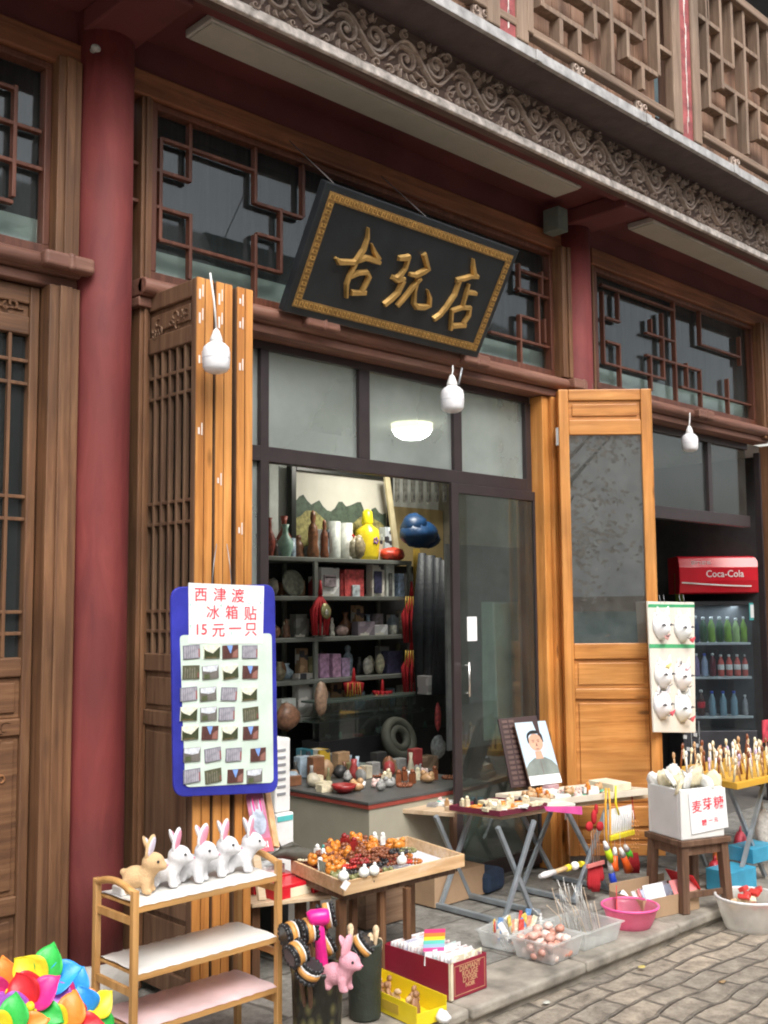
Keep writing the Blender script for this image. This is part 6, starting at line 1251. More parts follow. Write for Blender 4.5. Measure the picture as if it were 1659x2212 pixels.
# black rack of tags between masks and fridge
t = thing('tag_rack', 'black wire rack with small grey price tags beside the mask board', 'rack', (aY(1495, 1640, 3.75).x, 3.75, 0)); b = MB(); A_ = aY(1492, 1560, 3.75); b.tube([(A_.x, 3.75, .002), A_], .008, 8); b.tube([A_ + Vector((.1, 0, 0)), (A_.x + .1, 3.75, .002)], .008, 8); b.tube([A_ - Vector((0, 0, .1)), A_ + Vector((.1, 0, -.1))], .006, 6); b.build('frame', BLACK, t)
for x, y in ((1480, 1592), (1502, 1587), (1487, 1618), (1505, 1610), (1475, 1635)): p = aY(x, y, 3.735); b = MB(); b.T = Matrix.Translation(p) @ Matrix.Rotation(.15, 4, 'Y'); b.box(-.022, .022, -.001, .001, -.012, .012); b.build('price_tag', col('grey tag', (.45, .46, .46), .5), t)
# ================================================================== inside the antique shop
q = random.Random(33)
YS = 5.62                                             # front plane of the shelf unit
GREYS = plain('grey green shelf steel', (.20, .21, .19), .5, .2, var=.15)
sx0, sxm, sx1 = aY(560, 1300, YS).x, aY(681, 1300, YS).x, aY(884, 1300, YS).x
SHZ = [aY(700, y, YS).z for y in (1205, 1288, 1376, 1466, 1508)]
t = thing('shelf_unit', 'grey steel shelf unit crowded with souvenirs against the back wall of the shop', 'shelf', ((sx0 + sx1) / 2, 5.8, 0))
for x in (sx0, sxm, sx1):
    for y in (YS, 5.96): b = MB(); b.box(x - .016, x + .016, y - .012, y + .012, .003, SHZ[0] - .001); b.build('post', GREYS, t, bevel=.003)
for z in SHZ[:4] + [SHZ[4] - .12, .35]: b = MB(); b.box(sx0 - .02, sx1 + .02, YS - .014, 5.975, z - .03, z); b.build('shelf_board', GREYS, t, bevel=.004)
b = MB(); b.box(sx0, sx1, 5.98, 5.985, .05, SHZ[0]); b.build('back_panel', M_DARKBACK, t)
b = MB(); b.box(sx0 - .02, 6.44, 5.986, 5.995, .003, 2.02); part('dim_wall_sheet', b, M_DARKBACK)  # added sheet over the back wall; its dark colour holds the room's dimness
def sh(x, y, w, h, c, lab_, nm, ct, Y=YS + .08, dp=.06, z=None, rough=.4, var=.3, kind='box', group='goods on the shelf unit'):
    """an item whose front stands at picture point x, y (bottom middle), w x h in view units"""
    P = aY(x, y, Y); u_ = px(P); w *= u_; h *= u_; z = P.z if z is None else z; mt = col('goods %s %.2f' % (lab_.split()[0], c[0]), c, rough, var=max(var, .1) * 1.6, scale=34, bump=.15, bscale=60)
    if kind == 'box' and w > .03 and 'print' not in nm: mt = printed('pack %s %.2f %.2f' % (lab_.split()[0], c[0], c[2]), c, 14 if w > .09 else 22)
    b = MB()
    if kind == 'box': b.box(P.x - w / 2, P.x + w / 2, Y - .01, Y + dp, z + .001, z + h)
    elif kind == 'vase': b.lathe([(w * .28, 0), (w * .32, h * .03), (w * .5, h * .3), (w * .5, h * .48), (w * .22, h * .68), (w * .16, h * .86), (w * .26, h)], (P.x, Y + w / 2, z + .001), 24)
    elif kind == 'bottle': b.lathe([(w * .42, 0), (w * .5, h * .05), (w * .5, h * .55), (w * .4, h * .68), (w * .18, h * .74), (w * .2, h * .80), (w * .24, h * .86), (w * .2, h)], (P.x, Y + w / 2, z + .001), 24)
    elif kind == 'cup': b.lathe([(w * .46, 0), (w * .5, h * .05), (w * .5, h), (w * .45, h), (w * .44, h * .1)], (P.x, Y + w / 2, z + .001), 24)
    elif kind == 'figure': b.lathe([(w * .45, 0), (w * .5, h * .1), (w * .36, h * .3), (w * .42, h * .5), (w * .34, h * .66), (w * .16, h * .74), (w * .24, h * .84), (w * .2, h * .95), (w * .05, h)], (P.x, Y + w / 2, z + .001), 14, sx=1, sy=.8)
    elif kind == 'lump': b.ball((P.x, Y + w * .3, z + h * .5), (w * .5, w * .35, h * .5), 12, jit=.1)
    elif kind == 'disc': b.lathe([(w * .5, -.008), (w * .5, .0), (w * .42, .006), (w * .1, .004)], (P.x, Y + .03, z + h * .5), 28, Matrix.Rotation(R(78), 3, 'X'))
    return tag(b.build(nm, mt, None, at=(P.x, Y, z), bevel=.003 if kind == 'box' else 0), lab_, ct, group)
z1 = SHZ[0]
# top of the unit
sh(590, 1190, 26, 85, (.28, .06, .04), 'red brown vase at the left end of the shelf top', 'vase', 'vase', z=z1, kind='vase')
sh(624, 1190, 34, 92, (.30, .07, .045), 'red brown vase behind the celadon bottle vase', 'vase', 'vase', Y=YS + .18, z=z1, kind='vase')
sh(627, 1196, 34, 72, (.30, .48, .40), 'celadon green bottle vase with a thin neck', 'vase', 'vase', z=z1, kind='vase', var=.08)
sh(600, 1196, 14, 40, (.06, .04, .03), 'small dark figure between the vases', 'figurine', 'figurine', z=z1, kind='figure')
sh(686, 1200, 30, 105, (.22, .09, .04), 'tall brown wooden figure before the dark framed painting', 'figurine', 'figurine', z=z1, kind='figure'); sh(708, 1202, 22, 85, (.20, .07, .035), 'shorter brown wooden figure beside the tall one', 'figurine', 'figurine', z=z1, kind='figure')
sh(731, 1205, 31, 82, (.62, .66, .62), 'white painted brush pot on the left', 'brush_pot', 'vase', z=z1, kind='cup', var=.1); sh(757, 1206, 31, 80, (.66, .68, .64), 'white brush pot with red flowers on the right', 'brush_pot', 'vase', z=z1, kind='cup', Y=YS + .12, var=.1)
P = aY(762, 1170, YS + .08); b = MB(); 
for k in range(6): b.ball(P + Vector((q.uniform(-.03, .03), -.0, q.uniform(-.05, .05))), (.010, .004, .010), 8)
tag(b.build('flower_spray', tk('red'), None, at=P), 'red flowers painted round the right brush pot', 'flowers')
t = thing('yellow_vase', 'bright yellow painted lidded vase on the shelf top', 'vase', aY(806, 1205, YS + .1)); P = aY(806, 1207, YS + .10); u_ = px(P); wv = 54 * u_; hv = 112 * u_; YV = plain('yellow glaze', (.80, .62, .03), .25, var=.2, scale=14)
b = MB(); b.lathe([(wv * .42, 0), (wv * .46, hv * .1), (wv * .5, hv * .45), (wv * .46, hv * .60), (wv * .22, hv * .68), (wv * .21, hv * .72)], (P.x, YS + .16, z1 + .001), 28); b.build('body', YV, t)
b = MB(); b.lathe([(wv * .225, hv * .715), (wv * .24, hv * .73), (wv * .20, hv * .95), (wv * .08, hv)], (P.x, YS + .16, z1 + .001), 24); b.build('lid', col('bright yellow plastic', (.9, .78, .02), .35), t)
b = MB(); M = Matrix.Rotation(R(90), 3, 'X')
for k in range(5): a = k * 1.257; b.ball((P.x + .018 * math.cos(a), YS + .16 - wv * .5 - .001, z1 + hv * .38 + .018 * math.sin(a)), (.011, .003, .011), 8)
b.build('flower_motif', col('purple glaze', (.30, .15, .35), .4), t)
sh(782, 1213, 34, 52, (.34, .28, .17), 'mottled tan carved lion figure overhanging the shelf edge', 'figurine', 'figurine', z=z1, kind='lump', Y=YS - .02); sh(770, 1204, 26, 45, (.45, .40, .28), 'pale carved shell before the white pots', 'figurine', 'figurine', z=z1, kind='lump', Y=YS + .0)
sh(862, 1206, 66, 30, (.70, .06, .03), 'red carved boat at the right end of the shelf top', 'carved_boat', 'ornament', z=z1, kind='lump', Y=YS + .02, var=.4)
sh(838, 1200, 20, 75, (.55, .62, .66), 'pale blue booklet leaning on the shelf top', 'booklet', 'booklet', z=z1, Y=YS + .2)
# framed painting behind
a, c_ = aY(640, 1200, 5.90), aY(842, 1030, 5.90); zt4 = aY(740, 1020, 5.9).z; t = thing('framed_painting', 'dark framed landscape painting standing on top of the shelf unit', 'painting', (a.x, 5.9, z1)); fx0, fx1 = aY(628, 1100, 5.9).x, aY(848, 1100, 5.9).x; PF = Matrix.Translation((0, 0, 0))
b = MB(); b.box(fx0, fx1, 5.925, 5.945, z1 + .002, zt4 + .02); b.build('backing', M_DARKBACK, t); b = MB(); fw = .045
for x0, x1, za, zb_ in ((fx0, fx0 + fw, z1 + .002, zt4 + .02), (fx1 - fw, fx1, z1 + .002, zt4 + .02), (fx0 + fw, fx1 - fw, zt4 + .02 - fw, zt4 + .02), (fx0 + fw, fx1 - fw, z1 + .002, z1 + fw)): b.box(x0, x1, 5.89, 5.9245, za, zb_)
b.build('frame', plain('black frame', (.02, .022, .02), .35), t, bevel=.004); b = MB(); b.box(fx0 + fw, fx1 - fw, 5.918, 5.9245, z1 + fw, zt4 + .02 - fw); b.build('canvas', plain('pale paper', (.62, .60, .52), .6, var=.05), t)
b = MB(); MF = Matrix(((1, 0, 0, 0), (0, 0, -1, 5.918), (0, 1, 0, 0), (0, 0, 0, 1))); zz = zt4 + .02 - fw; hh = zz - z1 - fw
pts = [(fx0 + fw + .01, z1 + fw)] + [(fx0 + fw + .01 + (fx1 - fx0 - 2 * fw - .02) * k / 24, z1 + fw + hh * (.62 + .10 * math.sin(k * .9) * math.cos(k * .37) + q.uniform(-.03, .03))) for k in range(25)] + [(fx1 - fw - .01, z1 + fw)]
b.prism(pts, .0005, .0012, MF); b.build('trees', plain('dark green ink', (.07, .10, .07), .7, var=.4, scale=30), t)
b = MB(); pts = [(fx0 + fw + .02, z1 + fw)] + [(fx0 + fw + .02 + (fx1 - fx0 - 2 * fw - .04) * k / 20, z1 + fw + hh * (.44 + .10 * math.sin(k * .5) + q.uniform(-.03, .03))) for k in range(21)] + [(fx1 - fw - .02, z1 + fw)]
b.prism(pts, .0014, .002, MF); b.build('hills', plain('ochre ink', (.30, .27, .10), .7, var=.5, scale=40), t)
# first shelf
for x, y, w, h, c, lb, nm, ct, kd in (
    (640, 1281, 60, 58, (.20, .20, .16), 'round grey green stone plate on the left shelf', 'stone_plate', 'plate', 'disc'), (595, 1281, 26, 40, (.18, .16, .13), 'grey carved stone at the left of the plate', 'carving', 'carving', 'lump'),
    (712, 1293, 52, 62, (.62, .62, .62), 'white rimmed picture box on the second shelf', 'picture_box', 'box', 'box'), (764, 1293, 56, 58, (.60, .10, .10), 'red printed box on the second shelf', 'printed_box', 'box', 'box'), (737, 1293, 9, 50, (.35, .05, .05), 'narrow dark red box beside the printed one', 'printed_box', 'box', 'box'),
    (816, 1295, 36, 74, (.62, .58, .52), 'cream framed dark picture on the second shelf', 'framed_picture', 'picture', 'box'), (842, 1295, 24, 72, (.66, .66, .68), 'white box with dark dancing figures', 'printed_box', 'box', 'box'), (866, 1297, 18, 50, (.35, .45, .62), 'blue and red box at the right of the second shelf', 'printed_box', 'box', 'box')):
    sh(x, y, w, h, c, lb, nm, ct, z=SHZ[1], kind=kd, Y=YS + .05)
for x, y, w, h, c, lb in ((712, 1250, 34, 5, (.12, .12, .12), 'dark band printed on the white rimmed box'), (712, 1268, 34, 26, (.30, .25, .27), 'dark picture on the white rimmed box'), (816, 1282, 22, 48, (.05, .05, .10), 'dark picture inside the cream frame'), (843, 1288, 9, 50, (.12, .08, .14), 'dark dancer printed on the white box'), (768, 1290, 22, 26, (.55, .45, .45), 'pale figure printed on the red box')):
    sh(x, y, w, h, c, lb, 'print', 'print', Y=YS + .036, dp=.003, group='prints on the boxed goods')
LOW = [(600, 1368, 24, 26, (.30, .15, .08), 'brown carved animal low on the left', 'carving', 'carving', 'lump', 2), (625, 1370, 20, 40, (.20, .10, .06), 'brown standing figure on the third shelf', 'figurine', 'figurine', 'figure', 2), (650, 1370, 32, 50, (.13, .13, .12), 'dark grey box at the back of the third shelf', 'box', 'box', 'box', 2),
       (702, 1375, 26, 30, (.55, .52, .46), 'cream shell on the third shelf', 'shell', 'shell', 'lump', 2), (722, 1376, 14, 40, (.60, .58, .52), 'white small figure on the third shelf', 'figurine', 'figurine', 'figure', 2), (745, 1377, 36, 24, (.38, .27, .25), 'pinkish folded cloth on the third shelf', 'cloth', 'cloth', 'lump', 2), (790, 1378, 50, 30, (.24, .20, .24), 'dark mauve flat box on the third shelf', 'box', 'box', 'box', 2), (822, 1379, 40, 22, (.50, .50, .52), 'clear flat case on the third shelf', 'case', 'case', 'box', 2), (855, 1380, 18, 20, (.55, .56, .50), 'white cup at the right of the third shelf', 'cup', 'cup', 'cup', 2),
       (612, 1460, 28, 40, (.22, .19, .12), 'olive jar on the fourth shelf', 'jar', 'jar', 'vase', 3), (660, 1512, 44, 92, (.42, .40, .38), 'tall grey white box at the left of the shelf post', 'tall_box', 'box', 'box', 4), (622, 1512, 40, 42, (.62, .56, .52), 'white and red printed pack on the lowest visible shelf', 'printed_pack', 'box', 'box', 4),
       (700, 1463, 26, 52, (.42, .25, .40), 'lilac box on the fourth shelf', 'printed_box', 'box', 'box', 3), (726, 1465, 24, 50, (.50, .30, .45), 'pink box on the fourth shelf', 'printed_box', 'box', 'box', 3), (746, 1465, 22, 40, (.45, .32, .50), 'violet box on the fourth shelf', 'printed_box', 'box', 'box', 3),
       (800, 1466, 26, 36, (.55, .45, .34), 'cream paper fan pack on the fourth shelf', 'fan_pack', 'pack', 'lump', 3), (826, 1466, 24, 44, (.60, .55, .40), 'pale folded fan on the fourth shelf', 'fan', 'fan', 'lump', 3), (852, 1467, 46, 48, (.05, .14, .24), 'dark blue box on the fourth shelf', 'printed_box', 'box', 'box', 3)]
for x, y, w, h, c, lb, nm, ct, kd, s_ in LOW: sh(x, y, w, h, c, lb, nm, ct, z=SHZ[min(s_, 3)] if s_ < 4 else SHZ[4] - .119, kind=kd, Y=YS + .05)
# hanging red charms
def charm(x, y0, y1, label, Yh, mirror=False):
    t = thing('red_charm', label, 'ornament', aY(x, y0, Yh)); s_ = px(aY(x, y0, Yh)); b = MB(); n = 12
    for k in range(n): a = 2 * math.pi * k / n; b.tube([aY(x, y0 + 18, Yh), aY(x + 19 * math.cos(a), (y0 + y1) / 2, Yh + .03 * math.sin(a)), aY(x + 15 * math.cos(a), y1, Yh + .03 * math.sin(a))], [.006, .014, .009], 6)
    b.build('tassel', REDV, t); b = MB(); b.tube([aY(x, y0 - 12, Yh), aY(x, y0 + 20, Yh)], [.006, .018], 8); b.build('knot', REDV, t)
    b = MB()
    if mirror: b.lathe([(.052, -.004), (.055, 0), (.05, .006), (.01, .008)], aY(x + 12, y0 + 55, Yh - .05), 24, Matrix.Rotation(R(80), 3, 'X'), .8); b.build('disc', plain('worn brass', (.35, .33, .16), .35, .5), t); b = MB(); b.ball(aY(x + 14, y0 + 58, Yh - .065), (.016, .004, .022), 12); b.build('mirror', plain('bright metal', (.8, .8, .72), .2, .7), t)
    else:
        for k in range(6): b.tube([aY(x - 12 + 5 * k, y0 + 20, Yh - .03), aY(x - 14 + 6 * k, y0 + 50 + 6 * (k % 2), Yh - .035)], .004, 5)
        b.build('gold_thread', plain('gold thread', (.55, .36, .06), .4, .3), t)
    return t
charm(692, 1265, 1372, 'red charm with a round brass mirror hanging at the middle shelf post', YS - .05, True)
charm(889, 1268, 1388, 'red lantern charm with gold threads hanging at the right end of the shelves', YS - .04)
charm(889, 1385, 1500, 'lower red charm with gold threads under the lantern charm', YS - .03)
charm(764, 1455, 1500, 'small red bag charm hanging below the fourth shelf', YS - .06)
charm(826, 1480, 1510, 'red and white charm low in the middle of the shelves', YS - .06)
b = MB(); a, c_ = aY(900, 1185, YS + .1), aY(912, 1500, YS + .1); b.box(a.x - .02, a.x + .035, YS + .10, YS + .12, c_.z, a.z); tag(b.build('ochre_strip', plain('ochre cloth strip', (.38, .25, .04), .7), None, at=(a.x, YS + .1, c_.z)), 'ochre cloth strip hanging beside the lantern charm', 'cloth')
# blue bag, pale batons and dark clothes on the right
P = aY(905, 1145, 5.50); t = thing('blue_bag', 'dark blue plastic bag hung high at the right of the shelf', 'bag', P); b = MB(); b.ball(P + Vector((.0, 0, -.03)), (.165, .13, .10), 22, jit=.07); b.ball(P + Vector((-.05, 0, .03)), (.10, .10, .09), 16, jit=.1); b.ball(P + Vector((.09, 0, -.06)), (.10, .10, .07), 16, jit=.1); o = b.build('bag', plain('dark blue plastic film', (.006, .035, .10), .45, var=.4, scale=7, bump=.6, bscale=16), t)
CL = plain('black cloth', (.012, .016, .022), .6, bump=.4)
for k in range(4):
    x = 912 + 17 * k; a, c_ = aY(x, 1195 + 5 * k, 5.35 - .08 * k), aY(x, 1500, 5.35 - .08 * k); b = MB(); b.tube([a, (a + c_) / 2 + Vector((.01, 0, 0)), c_], [.03 + .01 * (k % 2), .085 - .02 * (k % 3), .05], 10); tag(b.build('garment', CL, None, at=c_), 'dark shiny garment hanging right of the shelves, %s from the left' % ORD[k], 'garment', 'dark garments on the right')
for k in range(7):
    x = 858 + 17 * k; a, c_ = aY(x, 1030, 5.75), aY(x, 1085, 5.75); b = MB(); b.box(a.x - .016, a.x + .016, 5.74, 5.76, c_.z, a.z); tag(b.build('photo_card', plain('black and white print %d' % (k % 2), (.10, .10, .09), .5, var=.8, scale=30), None, at=(a.x, 5.75, c_.z)), 'dark picture card on the wall above the blue bag, %s from the left' % ORD[k], 'picture card', 'picture cards above the blue bag')
b = MB(); a, c_ = aY(832, 1040, 5.80), aY(862, 1180, 5.80); b.bar(aY(835, 1030, 5.8), aY(856, 1190, 5.8), .05, .02, (0, 1, 0)); tag(b.build('cream_lath', plain('cream wood', (.55, .48, .30), .6), None, at=c_), 'cream lath standing between painting and picture cards', 'lath')
b = MB(); a, c_ = aY(930, 1180, 5.95), aY(975, 1060, 5.95); b.box(aY(850, 1060, 5.95).x, 6.44, 5.94, 5.985, z1 - .02, a.z + .30); tag(b.build('wall_board', plain('tan wall board', (.34, .26, .12), .7, var=.1), None, at=(c_.x, 5.95, a.z)), 'tan board on the back wall behind the blue bag', 'board')
a, c_ = aY(595, 1120, 5.9), aY(612, 1005, 5.9); b = MB(); b.box(a.x - .03, a.x + .05, 5.93, 5.96, z1 + .02, c_.z + .1); tag(b.build('scroll', plain('white scroll paper', (.62, .66, .62), .6), None, at=(a.x, 5.93, z1)), 'white paper scroll hanging left of the dark framed painting', 'scroll')
# counter
cA, cB = aY(809, 1738, 4.12), aZ(637, 1709, aY(809, 1738, 4.12).z); ZC = cA.z; xc = cA.x
cBk = 5.15; t = thing('counter', 'beige shop counter with a grey top and red trim just inside the doorway', 'counter', (xc + .3, 4.6, 0)); BEI = plain('beige counter panel', (.34, .32, .25), .6, var=.06)
x1c = 4.86
b = MB(); b.box(xc, x1c, 4.16, cBk, .003, ZC - .03); b.build('body', BEI, t, bevel=.003); b = MB(); b.box(xc - .015, x1c + .01, 4.15, cBk + .01, ZC - .008, ZC + .008); b.build('counter_top', plain('grey worn top', (.075, .075, .072), .45, var=.2), t, bevel=.003)
b = MB(); b.box(xc - .012, x1c + .006, 4.153, cBk + .006, ZC - .0295, ZC - .0085); b.build('red_trim', col('red brown trim', (.28, .05, .035), .5), t)
IT5 = {'a': ('paper_box', 'cream', block(.03, .022, .03), 'box'), 'b': ('bowl', 'dark red', lambda b: b.lathe([(.02, 0), (.05, .02), (.055, .035), (.05, .035), (.02, .01)], (0, 0, 0), 20), 'bowl'), 'c': ('carved_piece', 'tan', carved(.035), 'carving'), 'd': ('carved_piece', 'grey', carved(.03), 'carving'), 'e': ('cup', 'white', lambda b: b.lathe([(.016, 0), (.024, .03), (.022, .03), (.014, .004)], (0, 0, 0), 16), 'cup'), 'f': ('seal_stone', 'cream', seal(.022), 'seal stone'), 'g': ('seal_stone', 'brown', seal(.024), 'seal stone'), 'h': ('bead_bracelet', 'brown', beads(.03), 'bead bracelet'), 'i': ('carved_piece', 'pale pink', carved(.026), 'carving')}
def atC(u, v, w=0): return Vector((xc + (x1c - xc) * u, 4.18 + (cBk - 4.2) * v, ZC + .0085 + w))
sp5 = [(.06, .42, 0, 'a'), (.1, .3, 0, 'b'), (.12, .5, .0, 'a'), (.2, .3, 0, 'c'), (.27, .34, 0, 'e'), (.3, .2, 0, 'd'), (.36, .3, 0, 'i'), (.42, .25, 0, 'd'), (.48, .35, 0, 'f'), (.5, .2, 0, 'h'), (.55, .3, 0, 'g'), (.58, .42, 0, 'f'), (.62, .25, 0, 'g'), (.66, .36, 0, 'g'), (.7, .2, 0, 'c'), (.74, .32, 0, 'f'), (.78, .45, 0, 'e'), (.82, .25, 0, 'g'), (.86, .38, 0, 'i'), (.9, .2, 0, 'h'), (.93, .5, 0, 'd'), (.4, .6, 0, 'd'), (.52, .62, 0, 'c'), (.64, .6, 0, 'h'), (.24, .72, 0, 'a'), (.34, .8, 0, 'd')]
TSC[0] = 1.3
scatter(IT5, atC, 'on the counter', 5, 'curios on the counter', sp5)
# wicker basket, glass case, dark boxes behind the counter
P = aY(880, 1650, 5.2); b = MB(); b.torus((P.x + .0, 5.28, ZC + .13), .12, .035, 26, 8, Matrix.Rotation(R(70), 3, 'X')); b.torus((P.x + .0, 5.28, ZC + .13), .07, .03, 22, 8, Matrix.Rotation(R(70), 3, 'X')); tag(b.build('coil', plain('grey green coil', (.07, .07, .055), .7, bump=.4), None, at=(P.x, 5.28, ZC)), 'thick grey green coil standing behind the counter', 'coil')
t = thing('glass_case', 'glass display case with small stones below the shelves', 'display case', (5.0, 5.42, 0)); gx0, gx1 = aY(690, 1540, 5.4).x, aY(972, 1540, 5.4).x; gz0, gz1 = aY(800, 1590, 5.4).z, aY(800, 1512, 5.4).z
b = MB(); b.box(gx0, gx1, 5.40, 5.58, .003, gz0); b.build('base', plain('black cabinet', (.015, .015, .018), .4), t)
b = MB(); b.box(gx0, gx1, 5.40, 5.404, gz0 + .001, gz1); b.build('glass', M_GLASSDOOR, t); b = MB(); b.box(gx0, gx1, 5.398, 5.59, gz1 + .001, gz1 + .015); b.box(gx0, gx1, 5.41, 5.58, (gz0 + gz1) / 2 - .004, (gz0 + gz1) / 2 + .004); b.build('glass_shelf', plain('pale green glass edge', (.08, .11, .095), .3), t)
IT6 = {'a': ('stone', 'tan', carved(.025), 'stone'), 'b': ('stone', 'grey', carved(.022), 'stone'), 'c': ('stone', 'jade green', seal(.018), 'stone'), 'd': ('stone', 'red', block(.03, .02, .02), 'box'), 'e': ('lamp_stone', 'white', carved(.028), 'stone')}
def atG(u, v, w=0): return Vector((gx0 + (gx1 - gx0) * u, 5.44 + .1 * v, gz0 + .002 + w))
TSC[0] = 1.0
scatter(IT6, atG, 'in the glass case', 6, 'stones in the glass case', [(.05 + .062 * k, .4 * (k % 2), ((gz1 - gz0) / 2 + .004) * (k % 3 == 0), 'abcbdabecbdabcb'[k]) for k in range(15)])
for x, y, w, h, c, lb in ((632, 1580, 60, 60, (.20, .13, .07), 'brown basket behind the blue board'), (700, 1545, 34, 70, (.34, .22, .15), 'tan bundle below the shelves'), (700, 1670, 30, 50, (.50, .32, .03), 'yellow box behind the counter'), (735, 1690, 34, 60, (.22, .22, .23), 'grey boxes behind the counter'), (780, 1695, 30, 45, (.20, .24, .22), 'grey green tin behind the counter'), (952, 1490, 36, 60, (.45, .30, .03), 'yellow cloth low at the right'), (935, 1500, 34, 40, (.35, .33, .33), 'grey carton under the garments'), (950, 1580, 16, 60, (.60, .03, .05), 'red plastic spoon bundle at the right'), (955, 1640, 40, 50, (.45, .48, .48), 'clear plastic bags on the counter end'), (925, 1665, 60, 30, (.30, .20, .13), 'brown wooden rack on the counter end'), (668, 1690, 18, 70, (.02, .12, .16), 'dark teal bottle behind the counter')):
    sh(x, y, w, h, c, lb, lb.split(' behind')[0].split(' below')[0].split(' low')[0].split(' at the')[0].split(' under')[0].split(' on the')[0].replace(' ', '_').replace('.', ''), lb.split()[1], Y=5.22, dp=.10, kind='lump' if 'cloth' in lb or 'bundle' in lb or 'basket' in lb or 'bags' in lb else 'box', group='things behind the counter')
# ceiling lamp: the one lit lamp of the photograph
P = aZ(890, 916, 2.878); t = thing('ceiling_lamp', 'round lit ceiling lamp seen through the middle glass pane', 'ceiling lamp', P)
b = MB(); b.lathe([(.145, -.045), (.15, -.04), (.15, 0)], P, 32); b.build('ring', plain('warm lamp ring', (.9, .85, .6), .4, emit=1.5), t)
b = MB(); b.lathe([(.02, -.115), (.08, -.108), (.125, -.08), (.143, -.046)], P, 32); b.build('diffuser', plain('lit lamp diffuser', (1, .97, .88), .4, var=0, emit=7), t)
ld = bpy.data.lights.new('lamp_light', 'AREA'); ld.shape = 'DISK'; ld.size = .28; ld.energy = 8; ld.color = (1, .96, .86); lo = bpy.data.objects.new('lamp_light', ld); COL.objects.link(lo); lo.location = P - Vector((0, 0, .13)); lo.parent = None
# papers behind the sliding pane
pA_ = aY(1010, 1355, YD - .03); b = MB(); b.T = Matrix.Translation((0, 0, 0)); a, c_ = aY(1010, 1385, YD - .04), aY(1030, 1332, YD - .04); b.box(a.x, c_.x, YD - .040, YD - .038, a.z, c_.z); tag(b.build('pane_notice', PAPER, None, at=a), 'small white notice stuck on the sliding glass door', 'notice')
a, c_ = aY(1045, 1600, 4.30), aY(1110, 1300, 4.30); b = MB(); b.box(a.x, c_.x + .05, 4.30, 4.305, a.z, c_.z); tag(b.build('paper_roll', plain('pale paper sheet', (.55, .56, .50), .7), None, at=a), 'tall pale paper sheet standing behind the sliding glass door', 'paper')
a, c_ = aY(1000, 1440, 4.9), aY(1145, 1080, 4.9); b = MB(); b.box(a.x - .1, c_.x + .3, 4.95, 4.97, .6, 2.0); tag(b.build('grey_cabinet', plain('grey cabinet door', (.20, .21, .21), .5), None, at=a), 'grey cabinet behind the sliding glass door', 'cabinet')

# ================================================================== drinks shop: fridge and bottles
Pc = aY(1556, 1400, 4.72); rz = R(-44); FRM = Matrix.Translation((Pc.x, Pc.y, 0)) @ Matrix.Rotation(rz, 4, 'Z'); u_ = px(Pc)
fz = lambda y: aY(1556, y, Pc.y).z
hw = 86 * u_; t = thing('drinks_fridge', 'glass fronted drinks fridge with a red and white header in the right shop', 'fridge', (Pc.x, Pc.y, 0), rz)
b = MB(); b.T = FRM; zt5 = fz(1300); b.box(-hw, -hw + .03, .0, .5, .003, zt5); b.box(hw - .03, hw, .0, .5, .003, zt5); b.box(-hw + .03, hw - .03, .47, .5, .003, zt5); b.box(-hw + .03, hw - .03, 0, .4699, .003, fz(1580)); b.box(-hw + .03, hw - .03, 0, .4699, zt5 - .03, zt5); b.build('cabinet', plain('dark grey fridge steel', (.07, .07, .08), .4, .3), t, bevel=.004)
b = MB(); b.T = FRM; H0, H1 = fz(1283), fz(1202); hh = H1 - H0; n = 8; vs = []; 
pr = [(.0, H0), (-.05, H0 + .01), (-.075, H0 + hh * .35), (-.07, H0 + hh * .7), (-.03, H1 - .01), (.0, H1), (.3, H1), (.3, H0)]
b.prism(pr, -hw - .01, hw - .0, Matrix(((0, 0, 1, 0), (1, 0, 0, 0), (0, 1, 0, 0), (0, 0, 0, 1)))); b.build('header', col('red header panel', (.62, .015, .03), .25, var=.06), t, bevel=.008)
b = MB(); b.T = FRM; n = 14; pts = [(-hw + .01 + (2 * hw - .09) * k / n, H0 + hh * (.30 - .10 * (k / n) ** 1.5 - .03 * math.sin(k / n * 3))) for k in range(n + 1)]
b.ribbon(pts, [.012] * (n + 1), .002, Matrix(((1, 0, 0, 0), (0, 0, -1, -.0755), (0, 1, 0, 0), (0, 0, 0, 1))), .1); b.build('white_wave', WHITE, t)
b = MB(); TX = FRM @ Matrix.Translation((0, -.0775, 0)) @ Matrix.Rotation(R(90), 4, 'X')
b.text('Coca-Cola', .085, TX @ Matrix.Translation((.04, H0 + hh * .52, 0)), .0005, .0005, .9); b.text('可口可乐', .045, TX @ Matrix.Translation((-.16, H0 + hh * .80, -.02)), .0005, .0003); b.build('lettering', WHITE, t)
shy = [1388, 1462, 1548, 1310]; 
for y in shy[:3]: b = MB(); b.T = FRM; b.box(-hw + .031, hw - .031, .02, .45, fz(y) - .022, fz(y)); b.build('shelf', plain('pale grey fridge shelf', (.42, .44, .46), .4), t, bevel=.003)
b = MB(); b.T = FRM; b.box(-hw + .03, hw - .03, .004, .008, fz(1580), zt5 - .03); b.build('glass_door', glass('fridge glass', (.85, .9, .92), .10, (.4, .45, .5), .02), t)
b = MB(); b.T = FRM; b.box(-hw, hw, -.002, .0035, fz(1306), fz(1299)); b.box(hw - .035, hw, -.003, .0035, fz(1580), fz(1306)); b.build('door_frame', plain('black door frame', (.03, .03, .035), .35), t)
b = MB(); b.T = FRM; a = fz(1340); b.box(hw - .085, hw - .015, -.008, -.0035, a, fz(1303)); b.build('sticker', col('teal sticker', (.06, .40, .40), .4), t); b = MB(); b.T = FRM; b.box(hw - .075, hw - .03, -.010, -.0085, a + .02, fz(1303) - .015); b.build('sticker_face', PAPER, t)
